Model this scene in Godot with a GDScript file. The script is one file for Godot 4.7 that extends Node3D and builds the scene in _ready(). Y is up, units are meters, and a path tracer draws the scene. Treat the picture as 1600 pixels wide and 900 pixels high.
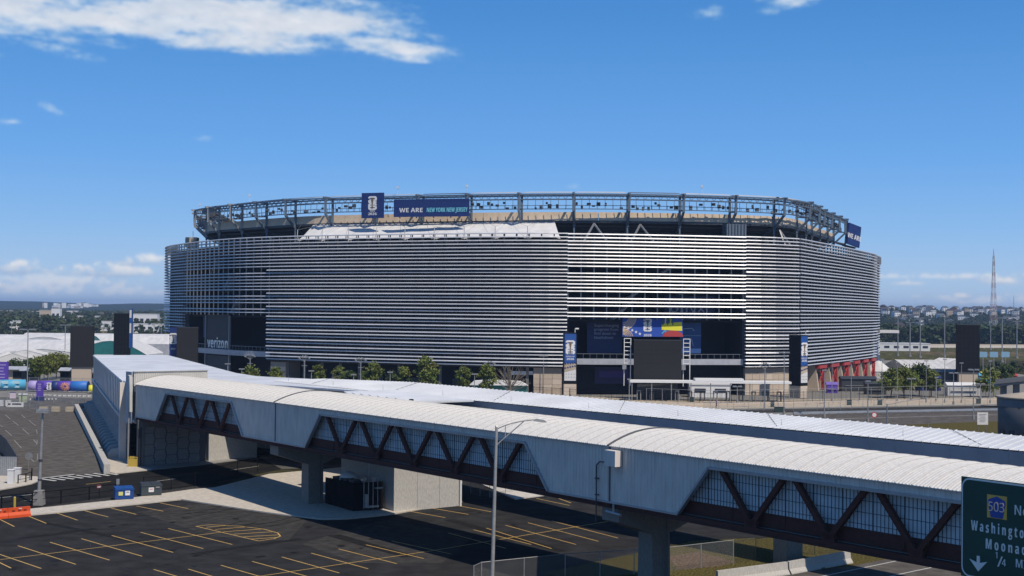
extends Node3D

var M := {}
var counts := {}
var rng := RandomNumberGenerator.new()
var fac_p: PackedVector2Array = []
var fac_s: PackedFloat32Array = []
var ring_p: PackedVector2Array = []
var ring_s: PackedFloat32Array = []

# ---------------------------------------------------------------- mesh building
class MB:
	var st := SurfaceTool.new()
	var n := 0
	func _init(smooth := false):
		st.begin(Mesh.PRIMITIVE_TRIANGLES)
		st.set_smooth_group(0 if smooth else -1)
	func tri(a, b, c):
		st.add_vertex(a); st.add_vertex(b); st.add_vertex(c); n += 1
	func quad(a, b, c, d):
		tri(a, b, c); tri(a, c, d)
	func col(c) -> MB:
		st.set_color(c)
		return self
	func box(c: Vector3, s: Vector3, b := Basis()) -> MB:
		var h := s * 0.5
		var p := []
		for i in 8:
			p.append(c + b * Vector3(h.x if i & 1 else -h.x, h.y if i & 2 else -h.y, h.z if i & 4 else -h.z))
		quad(p[4], p[6], p[7], p[5]); quad(p[1], p[3], p[2], p[0])
		quad(p[5], p[7], p[3], p[1]); quad(p[0], p[2], p[6], p[4])
		quad(p[6], p[2], p[3], p[7]); quad(p[0], p[4], p[5], p[1])
		return self
	func beam(a: Vector3, b: Vector3, w: float, h: float, up := Vector3.UP) -> MB:
		var x := (b - a).normalized()
		var z := x.cross(up)
		if z.length() < 0.01:
			z = x.cross(Vector3.RIGHT)
		z = z.normalized()
		box((a + b) * 0.5, Vector3(a.distance_to(b), h, w), Basis(x, z.cross(x), z))
		return self
	func tube(a: Vector3, b: Vector3, r0: float, r1 := -1.0, k := 8, caps := true) -> MB:
		if r1 < 0.0: r1 = r0
		var x := (b - a).normalized()
		var u := x.cross(Vector3.UP if abs(x.y) < 0.9 else Vector3.RIGHT).normalized()
		var v := u.cross(x)
		for i in k:
			var t0 := TAU * i / k
			var t1 := TAU * (i + 1) / k
			var d0 := u * cos(t0) + v * sin(t0)
			var d1 := u * cos(t1) + v * sin(t1)
			quad(a + d0 * r0, b + d0 * r1, b + d1 * r1, a + d1 * r0)
			if caps:
				tri(b, b + d1 * r1, b + d0 * r1); tri(a, a + d0 * r0, a + d1 * r0)
		return self
	func quad_pair(a, b, c, d) -> MB:
		quad(a, b, c, d)
		var n: Vector3 = (b - a).cross(c - a).normalized() * 0.04
		quad(a - n, d - n, c - n, b - n)
		return self
	# a polygon in x,y pushed out along z from z0 to z1
	func prism(poly: PackedVector2Array, z0: float, z1: float, t := Transform3D()) -> MB:
		var idx := Geometry2D.triangulate_polygon(poly)
		for i in range(0, idx.size(), 3):
			var a := poly[idx[i]]; var b := poly[idx[i + 1]]; var c := poly[idx[i + 2]]
			tri(t * Vector3(a.x, a.y, z1), t * Vector3(c.x, c.y, z1), t * Vector3(b.x, b.y, z1))
			tri(t * Vector3(a.x, a.y, z0), t * Vector3(b.x, b.y, z0), t * Vector3(c.x, c.y, z0))
		for i in poly.size():
			var a := poly[i]; var b := poly[(i + 1) % poly.size()]
			quad(t * Vector3(a.x, a.y, z0), t * Vector3(b.x, b.y, z0), t * Vector3(b.x, b.y, z1), t * Vector3(a.x, a.y, z1))
		return self
	func mesh() -> ArrayMesh:
		st.generate_normals()
		return st.commit()

func numbered(parent, called: String) -> String:
	var key := "%d/%s" % [parent.get_instance_id(), called]
	counts[key] = counts.get(key, 0) + 1
	return called if counts[key] == 1 else "%s_%03d" % [called, counts[key] - 1]

func obj(called: String, mesh, material, parent = self, at := Vector3.ZERO, basis := Basis()) -> MeshInstance3D:
	var o := MeshInstance3D.new()
	o.mesh = mesh.mesh() if mesh is MB else mesh
	o.material_override = material
	o.name = numbered(parent, called)
	o.transform = Transform3D(basis, at)
	parent.add_child(o, true)
	return o

func tag(o, label: String, category: String, group := ""):
	o.set_meta("label", label); o.set_meta("category", category)
	if group: o.set_meta("group", group)
	return o

func thing(called: String, label: String, category: String, at := Vector3.ZERO, turn := 0.0, group := "") -> Node3D:
	var o := Node3D.new()
	o.name = numbered(self, called)
	o.position = at
	o.rotation.y = turn
	add_child(o, true)
	return tag(o, label, category, group)

func struct(called: String, mesh, material) -> MeshInstance3D:
	var o := obj(called, mesh, material)
	o.set_meta("kind", "structure")
	return o

func copy(o: Node3D, label: String, at: Vector3, turn := 0.0, size := 1.0) -> Node3D:
	var c: Node3D = o.duplicate()
	c.name = numbered(self, String(o.get_meta("kindname", o.name)))
	c.position = at
	c.rotation.y = turn
	c.scale = Vector3.ONE * size
	add_child(c, true)
	c.set_meta("label", label)
	return c

func text(called: String, words: String, high: float, material, parent, at: Vector3, basis := Basis(), wide := 1.0, bold := true, align := HORIZONTAL_ALIGNMENT_LEFT, deep := 0.04):
	var t := TextMesh.new()
	var f := SystemFont.new()
	f.font_names = PackedStringArray(["Droid Sans"])
	f.font_weight = 700 if bold else 400
	t.font = f
	t.text = words
	t.font_size = 64
	t.pixel_size = high / 46.0
	t.depth = deep
	t.horizontal_alignment = align
	return obj(called, t, material, parent, at, basis * Basis.from_scale(Vector3(wide, 1, 1)))

# ---------------------------------------------------------------- materials
func grain(seed_: int, f: float, lo: float, hi: float, side := 512, fine := 0.0, power := 1.0) -> ImageTexture:
	var nz := FastNoiseLite.new()
	nz.seed = seed_
	nz.frequency = f
	nz.fractal_octaves = 5
	nz.fractal_gain = 0.55
	var im := nz.get_seamless_image(side, side)
	im.convert(Image.FORMAT_L8)
	var d := im.get_data()
	var r := RandomNumberGenerator.new()
	r.seed = seed_
	for i in d.size():
		var v: float = pow(d[i] / 255.0, power)
		if fine > 0.0:
			v += (r.randf() - 0.5) * fine
		d[i] = int(clamp(lerpf(lo, hi, v), 0.0, 1.0) * 255.0)
	return ImageTexture.create_from_image(Image.create_from_data(side, side, false, Image.FORMAT_L8, d))

func mat(c: Color, rough := 0.8, metal := 0.0, tex: Texture2D = null, meters := 4.0, world := true) -> StandardMaterial3D:
	var m := StandardMaterial3D.new()
	m.albedo_color = c.linear_to_srgb()
	m.roughness = rough
	m.metallic = metal
	if tex:
		m.albedo_texture = tex
		m.uv1_triplanar = true
		m.uv1_world_triplanar = world
		m.uv1_scale = Vector3.ONE / meters
	return m

func dull(names: Array, spec: float):
	for k in names:
		M[k].metallic_specular = spec

# stretch a material's pattern: metres along x, y, z
func stretch(names: Array, s: Vector3):
	for k in names:
		M[k].uv1_scale = Vector3.ONE / s

func make_materials():
	var t_asphalt := grain(3, 0.012, 0.72, 1.0, 1024, 0.3)
	var t_mottle := grain(5, 0.02, 0.86, 1.0, 512, 0.07)
	var t_streak := grain(8, 0.03, 0.75, 1.0, 512, 0.08)
	var t_soft := grain(9, 0.01, 0.86, 1.0, 256, 0.03)
	var t_grass := grain(12, 0.03, 0.35, 1.0, 512, 0.25)
	M.asphalt_lot = mat(Color(0.043, 0.043, 0.0445), 0.9, 0, t_asphalt, 38)
	M.asphalt_new = mat(Color(0.028, 0.028, 0.028), 0.88, 0, t_asphalt, 30)
	M.asphalt_old = mat(Color(0.14, 0.128, 0.117), 0.92, 0, t_asphalt, 26)
	M.asphalt_ramp = mat(Color(0.14, 0.13, 0.12), 0.92, 0, t_asphalt, 21)
	M.asphalt_pale = mat(Color(0.16, 0.155, 0.15), 0.92, 0, t_asphalt, 60)
	M.tar = mat(Color(0.012, 0.012, 0.013), 0.7)
	M.yellow_paint = mat(Color(0.74, 0.47, 0.13), 0.75, 0, t_streak, 1.6)
	M.white_paint = mat(Color(0.68, 0.67, 0.63), 0.75, 0, t_streak, 1.6)
	M.concrete = mat(Color(0.56, 0.51, 0.44), 0.9, 0, t_mottle, 9)
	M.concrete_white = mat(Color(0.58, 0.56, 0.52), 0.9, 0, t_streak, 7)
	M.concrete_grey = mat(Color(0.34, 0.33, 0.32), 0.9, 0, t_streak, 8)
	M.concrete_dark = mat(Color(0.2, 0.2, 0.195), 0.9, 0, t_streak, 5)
	M.verge = mat(Color(0.1, 0.097, 0.095), 1.0, 0, t_grass, 5)
	M.asphalt_patch = mat(Color(0.066, 0.063, 0.06), 0.9, 0, t_asphalt, 17)
	M.plaza = mat(Color(0.5, 0.43, 0.33), 0.9, 0, t_mottle, 14)
	M.plaza_grey = mat(Color(0.24, 0.23, 0.21), 0.9, 0, t_mottle, 14)
	M.ground = mat(Color(0.11, 0.105, 0.06), 1.0, 0, t_grass, 160)
	M.field = mat(Color(0.26, 0.21, 0.12), 1.0, 0, t_grass, 90)
	M.field_green = mat(Color(0.17, 0.165, 0.07), 1.0, 0, t_grass, 70)
	M.grass = mat(Color(0.2, 0.17, 0.06), 1.0, 0, t_grass, 4)
	M.dirt = mat(Color(0.3, 0.2, 0.13), 1.0, 0, t_grass, 5)
	M.hill = mat(Color(0.035, 0.055, 0.028), 1.0, 0, t_grass, 130)
	M.roof_cream = mat(Color(0.7, 0.675, 0.63), 0.5, 0.0, t_mottle, 5)
	M.roof_white = mat(Color(0.73, 0.745, 0.765), 0.5, 0.0, t_soft, 26)
	M.cladding = mat(Color(0.8, 0.73, 0.66), 0.6, 0.0, t_mottle, 6)
	M.cladding_pale = mat(Color(0.6, 0.58, 0.53), 0.55, 0.1, t_soft, 5)
	M.gutter = mat(Color(0.44, 0.46, 0.51), 0.5, 0.0, t_soft, 8)
	M.wall_dark = mat(Color(0.17, 0.2, 0.24), 0.5, 0.2, t_soft, 5)
	M.seam = mat(Color(0.1, 0.1, 0.105), 0.6)
	M.trim = mat(Color(0.5, 0.53, 0.57), 0.35, 0.5, t_soft, 5)
	M.oxide = mat(Color(0.1, 0.042, 0.034), 0.85, 0.0, t_mottle, 4)
	M.mesh_sheet = mat(Color(0.58, 0.66, 0.7), 0.6, 0.0, t_soft, 6)
	M.wire = mat(Color(0.05, 0.07, 0.09), 0.6, 0.3)
	M.galv = mat(Color(0.42, 0.42, 0.42), 0.45, 0.5, t_soft, 2)
	M.steel = mat(Color(0.25, 0.26, 0.28), 0.45, 0.5)
	M.steel_dark = mat(Color(0.06, 0.065, 0.075), 0.5, 0.4)
	M.black = mat(Color(0.008, 0.008, 0.009), 0.95)
	M.black.metallic_specular = 0.15
	M.screen = mat(Color(0.028, 0.027, 0.028), 0.55)
	M.screen_black = mat(Color(0.01, 0.011, 0.014), 0.5)
	M.louver = mat(Color(0.64, 0.655, 0.69), 0.45, 0.3, t_soft, 7)
	M.glass_dark = mat(Color(0.022, 0.028, 0.044), 0.25, 0.0, t_soft, 5)
	M.glass_dark.metallic_specular = 0.3
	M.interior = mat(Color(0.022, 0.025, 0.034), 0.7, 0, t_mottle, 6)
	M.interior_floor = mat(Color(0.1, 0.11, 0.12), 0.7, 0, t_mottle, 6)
	M.interior_blue = mat(Color(0.012, 0.03, 0.12), 0.6)
	M.stair = mat(Color(0.42, 0.44, 0.45), 0.7)
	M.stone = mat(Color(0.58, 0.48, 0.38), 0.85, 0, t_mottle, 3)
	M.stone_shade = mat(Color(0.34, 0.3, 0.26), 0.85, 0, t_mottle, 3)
	M.fascia_tan = mat(Color(0.72, 0.58, 0.43), 0.8, 0, t_soft, 9)
	M.soffit = mat(Color(0.1, 0.1, 0.105), 0.8, 0, t_soft, 9)
	M.soffit_dark = mat(Color(0.05, 0.052, 0.056), 0.8, 0, t_soft, 9)
	M.truss = mat(Color(0.13, 0.17, 0.22), 0.5, 0.3)
	M.bracket = mat(Color(0.3, 0.31, 0.32), 0.5, 0.2)
	M.canvas = mat(Color(0.7, 0.7, 0.7), 0.8, 0, t_soft, 12)
	M.tent_white = mat(Color(0.66, 0.66, 0.66), 0.75, 0, t_soft, 12)
	M.teal = mat(Color(0.015, 0.17, 0.17), 0.6, 0, t_soft, 8)
	M.navy = mat(Color(0.012, 0.035, 0.17), 0.55, 0, t_soft, 6)
	M.blue = mat(Color(0.015, 0.09, 0.36), 0.55, 0, t_soft, 6)
	M.sky_blue = mat(Color(0.08, 0.36, 0.56), 0.5)
	M.purple = mat(Color(0.1, 0.05, 0.36), 0.55)
	M.lilac = mat(Color(0.36, 0.3, 0.55), 0.6)
	M.orange = mat(Color(0.75, 0.09, 0.012), 0.5, 0, t_soft, 3)
	M.red = mat(Color(0.42, 0.045, 0.045), 0.6)
	M.yellow = mat(Color(0.75, 0.7, 0.04), 0.6)
	M.safety_yellow = mat(Color(0.6, 0.42, 0.06), 0.6, 0, t_streak, 1)
	M.dumpster_blue = mat(Color(0.012, 0.09, 0.36), 0.5, 0.1, t_streak, 2)
	M.dumpster_grey = mat(Color(0.07, 0.095, 0.11), 0.55, 0.1, t_streak, 2)
	M.white = mat(Color(0.72, 0.72, 0.72), 0.6)
	M.off_white = mat(Color(0.62, 0.62, 0.62), 0.6)
	M.tan = mat(Color(0.5, 0.42, 0.32), 0.8, 0, t_soft, 5)
	M.gold = mat(Color(0.2, 0.14, 0.08), 0.6, 0.2)
	M.sign_green = mat(Color(0.0, 0.062, 0.05), 0.45, 0, t_soft, 4)
	M.sign_white = mat(Color(0.72, 0.76, 0.76), 0.5)
	M.sign_blue = mat(Color(0.02, 0.07, 0.34), 0.5)
	M.sign_yellow = mat(Color(0.7, 0.42, 0.08), 0.5)
	M.verizon_white = mat(Color(0.92, 0.92, 0.9), 0.6)
	M.dim_text = mat(Color(0.42, 0.46, 0.62), 0.6)
	M.translucent = mat(Color(0.86, 0.86, 0.86), 0.5, 0.0, t_soft, 6)
	M.translucent.backlight_enabled = true
	M.translucent.backlight = Color(0.9, 0.9, 0.9)
	M.foot = mat(Color(0.5, 0.49, 0.48), 0.9, 0, t_mottle, 4)
	M.post_pale = mat(Color(0.6, 0.6, 0.6), 0.6, 0.0, t_soft, 4)
	M.stone_b = mat(Color(0.66, 0.56, 0.46), 0.85, 0, t_mottle, 2)
	M.sky_blue_text = mat(Color(0.2, 0.62, 0.72), 0.6)
	M.interior_grey = mat(Color(0.045, 0.047, 0.055), 0.7, 0, t_soft, 6)
	M.interior_blue_b = mat(Color(0.02, 0.075, 0.24), 0.6)
	M.interior_purple = mat(Color(0.02, 0.018, 0.09), 0.6)
	M.purple_dim = mat(Color(0.05, 0.03, 0.2), 0.6)
	M.green_mark = mat(Color(0.05, 0.4, 0.25), 0.6)
	M.banner_blue = mat(Color(0.02, 0.075, 0.4), 0.6)
	M.banner_cream = mat(Color(0.75, 0.55, 0.3), 0.6)
	M.leaf_print = mat(Color(0.02, 0.12, 0.05), 0.6)
	M.dim_text_b = mat(Color(0.3, 0.4, 0.5), 0.6)
	M.oxide_grey = mat(Color(0.15, 0.13, 0.13), 0.6, 0.1, t_mottle, 4)
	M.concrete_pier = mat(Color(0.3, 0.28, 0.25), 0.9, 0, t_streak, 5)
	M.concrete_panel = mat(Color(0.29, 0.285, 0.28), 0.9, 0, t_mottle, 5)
	M.galv_pale = mat(Color(0.5, 0.49, 0.46), 0.4, 0.35, t_soft, 2)
	M.red_dark = mat(Color(0.22, 0.03, 0.01), 0.6)
	M.sticker_yellow = mat(Color(0.62, 0.6, 0.2), 0.6)
	M.sign_orange = mat(Color(0.9, 0.62, 0.45), 0.5)
	M.bin_green = mat(Color(0.02, 0.045, 0.04), 0.6)
	M.wall_slate = mat(Color(0.1, 0.11, 0.125), 0.7, 0, t_soft, 5)
	M.bark_pale = mat(Color(0.2, 0.17, 0.14), 0.95)
	M.sky_pale = mat(Color(0.45, 0.66, 0.72), 0.5)
	M.blue_mid = mat(Color(0.03, 0.16, 0.5), 0.55)
	M.swirl = mat(Color(0.55, 0.25, 0.18), 0.6)
	M.sheet_green = mat(Color(0.4, 0.46, 0.3), 0.7)
	M.lilac_pale = mat(Color(0.6, 0.5, 0.56), 0.7)
	M.roof_slate = mat(Color(0.09, 0.085, 0.085), 0.8)
	M.tower_red = mat(Color(0.46, 0.3, 0.28), 0.6)
	M.sign_pale_blue = mat(Color(0.2, 0.36, 0.5), 0.6)
	M.brick_dark = mat(Color(0.1, 0.075, 0.065), 0.9, 0, t_soft, 5)
	M.skin = mat(Color(0.42, 0.25, 0.17), 0.6)
	M.clothes = mat(Color(1, 1, 1), 0.8)
	M.clothes.vertex_color_use_as_albedo = true
	M.bark = mat(Color(0.1, 0.08, 0.06), 0.95)
	M.brick = mat(Color(0.22, 0.1, 0.07), 0.9, 0, t_soft, 5)
	M.window = mat(Color(0.03, 0.04, 0.06), 0.15)
	M.concrete_pale = mat(Color(0.62, 0.58, 0.52), 0.9, 0, t_mottle, 9)
	M.seam_dark = mat(Color(0.02, 0.02, 0.022), 0.8)
	M.hall_glass = mat(Color(0.86, 0.86, 0.86), 0.25)
	M.hall_glass.transparency = BaseMaterial3D.TRANSPARENCY_ALPHA
	M.hall_glass.albedo_color.a = 0.5
	M.worn_paint = mat(Color(0.3, 0.29, 0.27), 0.9, 0, t_streak, 1.2)
	M.oil = mat(Color(0.016, 0.015, 0.015), 0.6)
	M.tyre = mat(Color(0.024, 0.0235, 0.023), 0.85, 0, t_streak, 2)
	M.asphalt_seal = mat(Color(0.027, 0.027, 0.028), 0.9, 0, t_asphalt, 9)
	dull(["asphalt_lot", "asphalt_new", "asphalt_old", "asphalt_ramp", "asphalt_pale", "asphalt_patch", "asphalt_seal", "tyre", "oil", "verge", "ground", "field", "field_green", "grass", "dirt", "hill"], 0.08)
	dull(["concrete", "concrete_white", "concrete_grey", "concrete_dark", "plaza", "plaza_grey", "stone", "stone_b", "stone_shade", "oxide", "oxide_grey", "cladding", "concrete_pier", "concrete_panel", "screen", "screen_black", "interior", "wall_dark"], 0.25)
	stretch(["concrete_white", "concrete_grey", "concrete_dark", "concrete_pier"], Vector3(1.6, 9.0, 1.6))
	stretch(["roof_cream"], Vector3(2.2, 6.0, 7.0))
	stretch(["cladding", "cladding_pale"], Vector3(6.0, 30.0, 6.0))
	for k in [["leaf", Color(0.17, 0.2, 0.048)], ["leaf_dark", Color(0.075, 0.11, 0.04)], ["leaf_far", Color(0.055, 0.08, 0.035)]]:
		var m := mat(Color(1, 1, 1), 0.8)
		m.albedo_color = Color(k[1]).linear_to_srgb()
		m.vertex_color_use_as_albedo = true
		m.backlight_enabled = true
		m.backlight = Color(0.6, 0.7, 0.2)
		M[k[0]] = m

# ---------------------------------------------------------------- shared shapes
func smoothline(pts: PackedVector2Array, n := 12) -> PackedVector2Array:
	var out := PackedVector2Array()
	for i in pts.size() - 1:
		var p1 := pts[i]; var p2 := pts[i + 1]
		var p0 := pts[i - 1] if i > 0 else 2.0 * p1 - p2
		var p3 := pts[i + 2] if i + 2 < pts.size() else 2.0 * p2 - p1
		for k in n:
			var t := float(k) / n
			out.append(0.5 * (2.0 * p1 + (p2 - p0) * t + (2.0 * p0 - 5.0 * p1 + 4.0 * p2 - p3) * t * t + (3.0 * p1 - p0 - 3.0 * p2 + p3) * t * t * t))
	out.append(pts[-1])
	return out

func along(p: PackedVector2Array) -> PackedFloat32Array:
	var s := PackedFloat32Array([0.0])
	for i in p.size() - 1:
		s.append(s[i] + p[i].distance_to(p[i + 1]))
	return s

# a point on a plan curve: s metres along, moved outwards, at a height; returns [point, outward]
func on_curve(p: PackedVector2Array, cs: PackedFloat32Array, s: float, out: float, y: float) -> Array:
	s = clamp(s, cs[0], cs[-1] - 0.001)
	var i := cs.bsearch(s, false) - 1
	i = clampi(i, 0, p.size() - 2)
	var t: float = (s - cs[i]) / max(cs[i + 1] - cs[i], 0.0001)
	var q := p[i].lerp(p[i + 1], t)
	var d := (p[i + 1] - p[i]).normalized()
	var nrm := Vector3(-d.y, 0, d.x)
	return [Vector3(q.x, y, q.y) + nrm * out, nrm]

func fac(s: float, out: float, y: float) -> Vector3:
	return on_curve(fac_p, fac_s, s, out, y)[0]
func rng_at(s: float, out: float, y: float) -> Vector3:
	return on_curve(ring_p, ring_s, s, out, y)[0]

# a strip of one section (list of (out, y)) swept along a curve from s0 to s1
func sweep(p: PackedVector2Array, cs: PackedFloat32Array, s0: float, s1: float, sec: PackedVector2Array, step := 5.0, closed := true, ends := true) -> MB:
	var mb := MB.new()
	var k: int = max(1, int(ceil((s1 - s0) / step)))
	var m := sec.size()
	var prev := []
	for i in k + 1:
		var row := []
		var s := lerpf(s0 + 0.002, s1 - 0.002, float(i) / k)
		for v in sec:
			row.append(on_curve(p, cs, s, v.x, v.y)[0])
		if i > 0:
			for j in (m if closed else m - 1):
				mb.quad(prev[j], prev[(j + 1) % m], row[(j + 1) % m], row[j])
		if ends and closed and (i == 0 or i == k):
			for j in range(1, m - 1):
				mb.tri(row[0], row[j], row[j + 1])
		prev = row
	return mb

func gh(d: float) -> float:
	return -1.2 * clamp((185.0 - d) / 45.0, 0.0, 1.0)

func on_ground(v: Vector2, lift := 0.0) -> Vector3:
	return Vector3(v.x, gh(-v.y) + lift, v.y)

# a sheet laid on the ground: flat beyond 185 m, a gentle slope, flat again on the near side; with a skirt when it is raised
func sheet(poly: PackedVector2Array, lift: float, skirt := 0.0, mb: MB = null) -> MB:
	if mb == null:
		mb = MB.new()
	for band in [[-20000.0, -185.0], [-185.0, -140.0], [-140.0, 400.0]]:
		var r := PackedVector2Array([Vector2(-30000, band[0]), Vector2(30000, band[0]), Vector2(30000, band[1]), Vector2(-30000, band[1])])
		for piece in Geometry2D.intersect_polygons(poly, r):
			var idx := Geometry2D.triangulate_polygon(piece)
			for i in range(0, idx.size(), 3):
				mb.tri(on_ground(piece[idx[i]], lift), on_ground(piece[idx[i + 2]], lift), on_ground(piece[idx[i + 1]], lift))
			if skirt > 0.0:
				for i in piece.size():
					var a: Vector2 = piece[i]
					var b: Vector2 = piece[(i + 1) % piece.size()]
					mb.quad(on_ground(a, lift), on_ground(b, lift), on_ground(b, lift - skirt), on_ground(a, lift - skirt))
	return mb

func strip(a: Vector2, b: Vector2, w: float) -> PackedVector2Array:
	var n := (b - a).normalized().orthogonal() * w * 0.5
	return PackedVector2Array([a + n, b + n, b - n, a - n])

func crown(seed_: int, r: Vector3, clumps: int, leaves: int, leaf: float, bare := 0.0) -> MB:
	var q := RandomNumberGenerator.new()
	q.seed = seed_
	var mb := MB.new()
	for c in clumps:
		var a := q.randf() * TAU
		var h := q.randf_range(-0.85, 0.95)
		var rad := sqrt(max(0.0, 1.0 - h * h)) * sqrt(q.randf()) * q.randf_range(0.75, 1.08)
		var at := Vector3(cos(a) * rad * r.x, h * r.y, sin(a) * rad * r.z)
		var tone := q.randf_range(0.6, 1.3)
		var warm := q.randf_range(0.85, 1.2)
		var cr := q.randf_range(0.22, 0.38) * r.x
		for l in leaves:
			var d := Vector3(q.randfn(), q.randfn() * 0.7, q.randfn()) * cr * 0.6
			var nx := Vector3(q.randfn(), q.randfn(), q.randfn()).normalized()
			var ny := nx.cross(Vector3(q.randfn(), q.randfn(), q.randfn())).normalized()
			var s := leaf * q.randf_range(0.6, 1.3)
			var v := tone * q.randf_range(0.8, 1.2)
			mb.col(Color(v * warm, v, v * 0.9))
			var p := at + d
			mb.quad(p - nx * s, p + ny * s * 0.7, p + nx * s, p - ny * s * 0.7)
	return mb

func frame(x: Vector3) -> Basis:
	# x along, y up, z across
	var xx := Vector3(x.x, 0, x.z).normalized()
	return Basis(xx, Vector3.UP, xx.cross(Vector3.UP))

# ---------------------------------------------------------------- camera, sky, sun
func put_cloud(im: Image, nz: FastNoiseLite, az: float, el: float, ra: float, re: float, slope: float, dense: float, kind: int):
	var w := im.get_width(); var h := im.get_height()
	var ppd := w / 360.0
	var y0 := int(h * 0.5 - (el + re * 1.5) * ppd); var y1 := int(h * 0.5 - max(0.2, el - re * 1.5) * ppd)
	var squash: float = 1.0 / cos(deg_to_rad(min(el, 70.0)))
	for y in range(max(0, y0), y1):
		for xi in range(int((az - ra * 1.4 * squash) * ppd), int((az + ra * 1.4 * squash) * ppd)):
			var a := (xi / ppd - az) / squash
			var e := (h * 0.5 - y) / ppd - el - slope * a
			var v := e / re
			if kind == 1 and v < 0.0:
				v *= 2.2
			var env := 1.0 - pow(abs(a / ra), 2.0) - v * v
			if env <= -0.8:
				continue
			var f := nz.get_noise_2d(a * (13.0 if kind == 0 else 60.0) + az * 91.0, e * (62.0 if kind == 0 else 110.0) + el * 57.0)
			var t: float = clamp((env * 0.8 + f * 1.5 + dense - 0.25) * (0.82 if kind == 0 else 1.4), 0.0, 1.0)
			t = t * t * (3.0 - 2.0 * t) * (0.92 if kind == 0 else 0.8)
			if t <= 0.004:
				continue
			var top := Color(0.84, 0.855, 0.885)
			if kind == 0:
				var g := nz.get_noise_2d(a * 30.0 + 400.0, e * 80.0)
				top = Color(0.74, 0.77, 0.82).lerp(Color(0.87, 0.875, 0.89), clamp(0.4 + g * 0.9, 0.0, 1.0))
			elif kind == 1:
				top = Color(0.63, 0.71, 0.81).lerp(Color(0.93, 0.905, 0.885), clamp(v * 0.9 + 0.35 + f * 0.8, 0.0, 1.0))
			var px := posmod(xi, w)
			im.set_pixel(px, y, im.get_pixel(px, y).lerp(top, t))

func make_sky() -> Image:
	var w := 4096; var h := 2048
	var im := Image.create(w, h, false, Image.FORMAT_RGB8)
	var stops := [[-90.0, Color(0.36, 0.36, 0.33)], [-0.01, Color(0.36, 0.36, 0.33)], [0.0, Color(0.71, 0.785, 0.865)], [1.6, Color(0.635, 0.75, 0.87)], [3.5, Color(0.515, 0.69, 0.87)],
		[6.5, Color(0.395, 0.615, 0.855)], [12.5, Color(0.275, 0.51, 0.765)], [30.0, Color(0.22, 0.42, 0.655)], [90.0, Color(0.15, 0.29, 0.48)]]
	for y in h:
		var el := (0.5 - (y + 0.5) / h) * 180.0
		for i in stops.size() - 1:
			if el >= stops[i][0] and el <= stops[i + 1][0]:
				im.fill_rect(Rect2i(0, y, w, 1), Color(stops[i][1]).lerp(stops[i + 1][1], (el - stops[i][0]) / (stops[i + 1][0] - stops[i][0])))
	var nz := FastNoiseLite.new()
	nz.seed = 21
	nz.frequency = 0.012
	nz.fractal_octaves = 6
	nz.fractal_gain = 0.72
	# the bank of high cloud, streaming off in a tail
	for c in [[-20.5, 11.45, 6.0, 0.95, 0.0, 0.5], [-14.0, 11.75, 6.5, 1.2, -0.02, 0.62], [-9.0, 12.0, 4.8, 1.25, -0.05, 0.6], [-6.0, 11.3, 3.4, 0.7, -0.16, 0.42], [-4.4, 10.85, 1.8, 0.26, -0.12, 0.12],
			[-11.5, 11.0, 3.4, 0.45, 0.05, 0.2], [-20.6, 10.3, 1.5, 0.5, -0.1, 0.1], [-18.6, 10.2, 2.6, 0.35, -0.15, 0.0], [-18.9, 7.9, 0.8, 0.25, -0.35, -0.16], [-20.2, 7.3, 1.1, 0.14, 0.0, -0.18], [-12.7, 7.0, 0.8, 0.2, 0.05, -0.14],
			[7.9, 12.4, 1.0, 0.5, 0.0, -0.08], [11.3, 12.9, 1.6, 0.7, 0.12, 0.08], [2.3, 5.3, 1.0, 0.15, 0.0, -0.2]]:
		put_cloud(im, nz, c[0], c[1], c[2], c[3], c[4], c[5], 0)
	# low heaps above the hills
	for c in [[-20.1, 1.45, 1.6, 0.42, 0.35], [-16.4, 1.4, 1.9, 0.42, 0.4], [-15.0, 1.85, 1.4, 0.36, 0.3], [-20.6, 1.9, 0.7, 0.16, 0.0], [-17.6, 0.95, 2.2, 0.26, 0.15], [-21.0, 0.8, 1.8, 0.26, 0.15],
			[18.9, 1.5, 1.3, 0.24, 0.2], [19.6, 1.35, 1.0, 0.24, 0.2], [18.3, 0.75, 0.5, 0.17, 0.16], [16.9, 0.75, 0.9, 0.14, 0.05], [20.7, 1.6, 0.9, 0.17, 0.0], [20.6, 0.85, 0.9, 0.16, 0.0], [16.2, 1.3, 0.8, 0.1, -0.05]]:
		put_cloud(im, nz, c[0], c[1], c[2], c[3], 0.0, c[4], 1)
	for c in [[-17.5, 0.75, 5.0, 0.3], [-19.0, 1.15, 4.0, 0.25], [19.5, 0.65, 4.0, 0.2], [17.5, 1.6, 3.5, 0.12]]:
		put_cloud(im, nz, c[0], c[1], c[2], c[3], 0.0, 0.05, 2)
	# the same low heaps all the way round
	var q := RandomNumberGenerator.new()
	q.seed = 5
	for i in 60:
		var az := q.randf_range(24.0, 336.0)
		put_cloud(im, nz, az, q.randf_range(0.7, 2.2), q.randf_range(0.8, 2.0), q.randf_range(0.2, 0.4), 0.0, q.randf_range(-0.05, 0.12), 1)
	for i in 44:  # high banks out of view, added to make the ambient light less blue
		put_cloud(im, nz, q.randf_range(32.0, 328.0), q.randf_range(9.0, 62.0), q.randf_range(3.0, 8.0), q.randf_range(0.8, 2.4), q.randf_range(-0.1, 0.1), q.randf_range(0.05, 0.4), 0)
	return im

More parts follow.
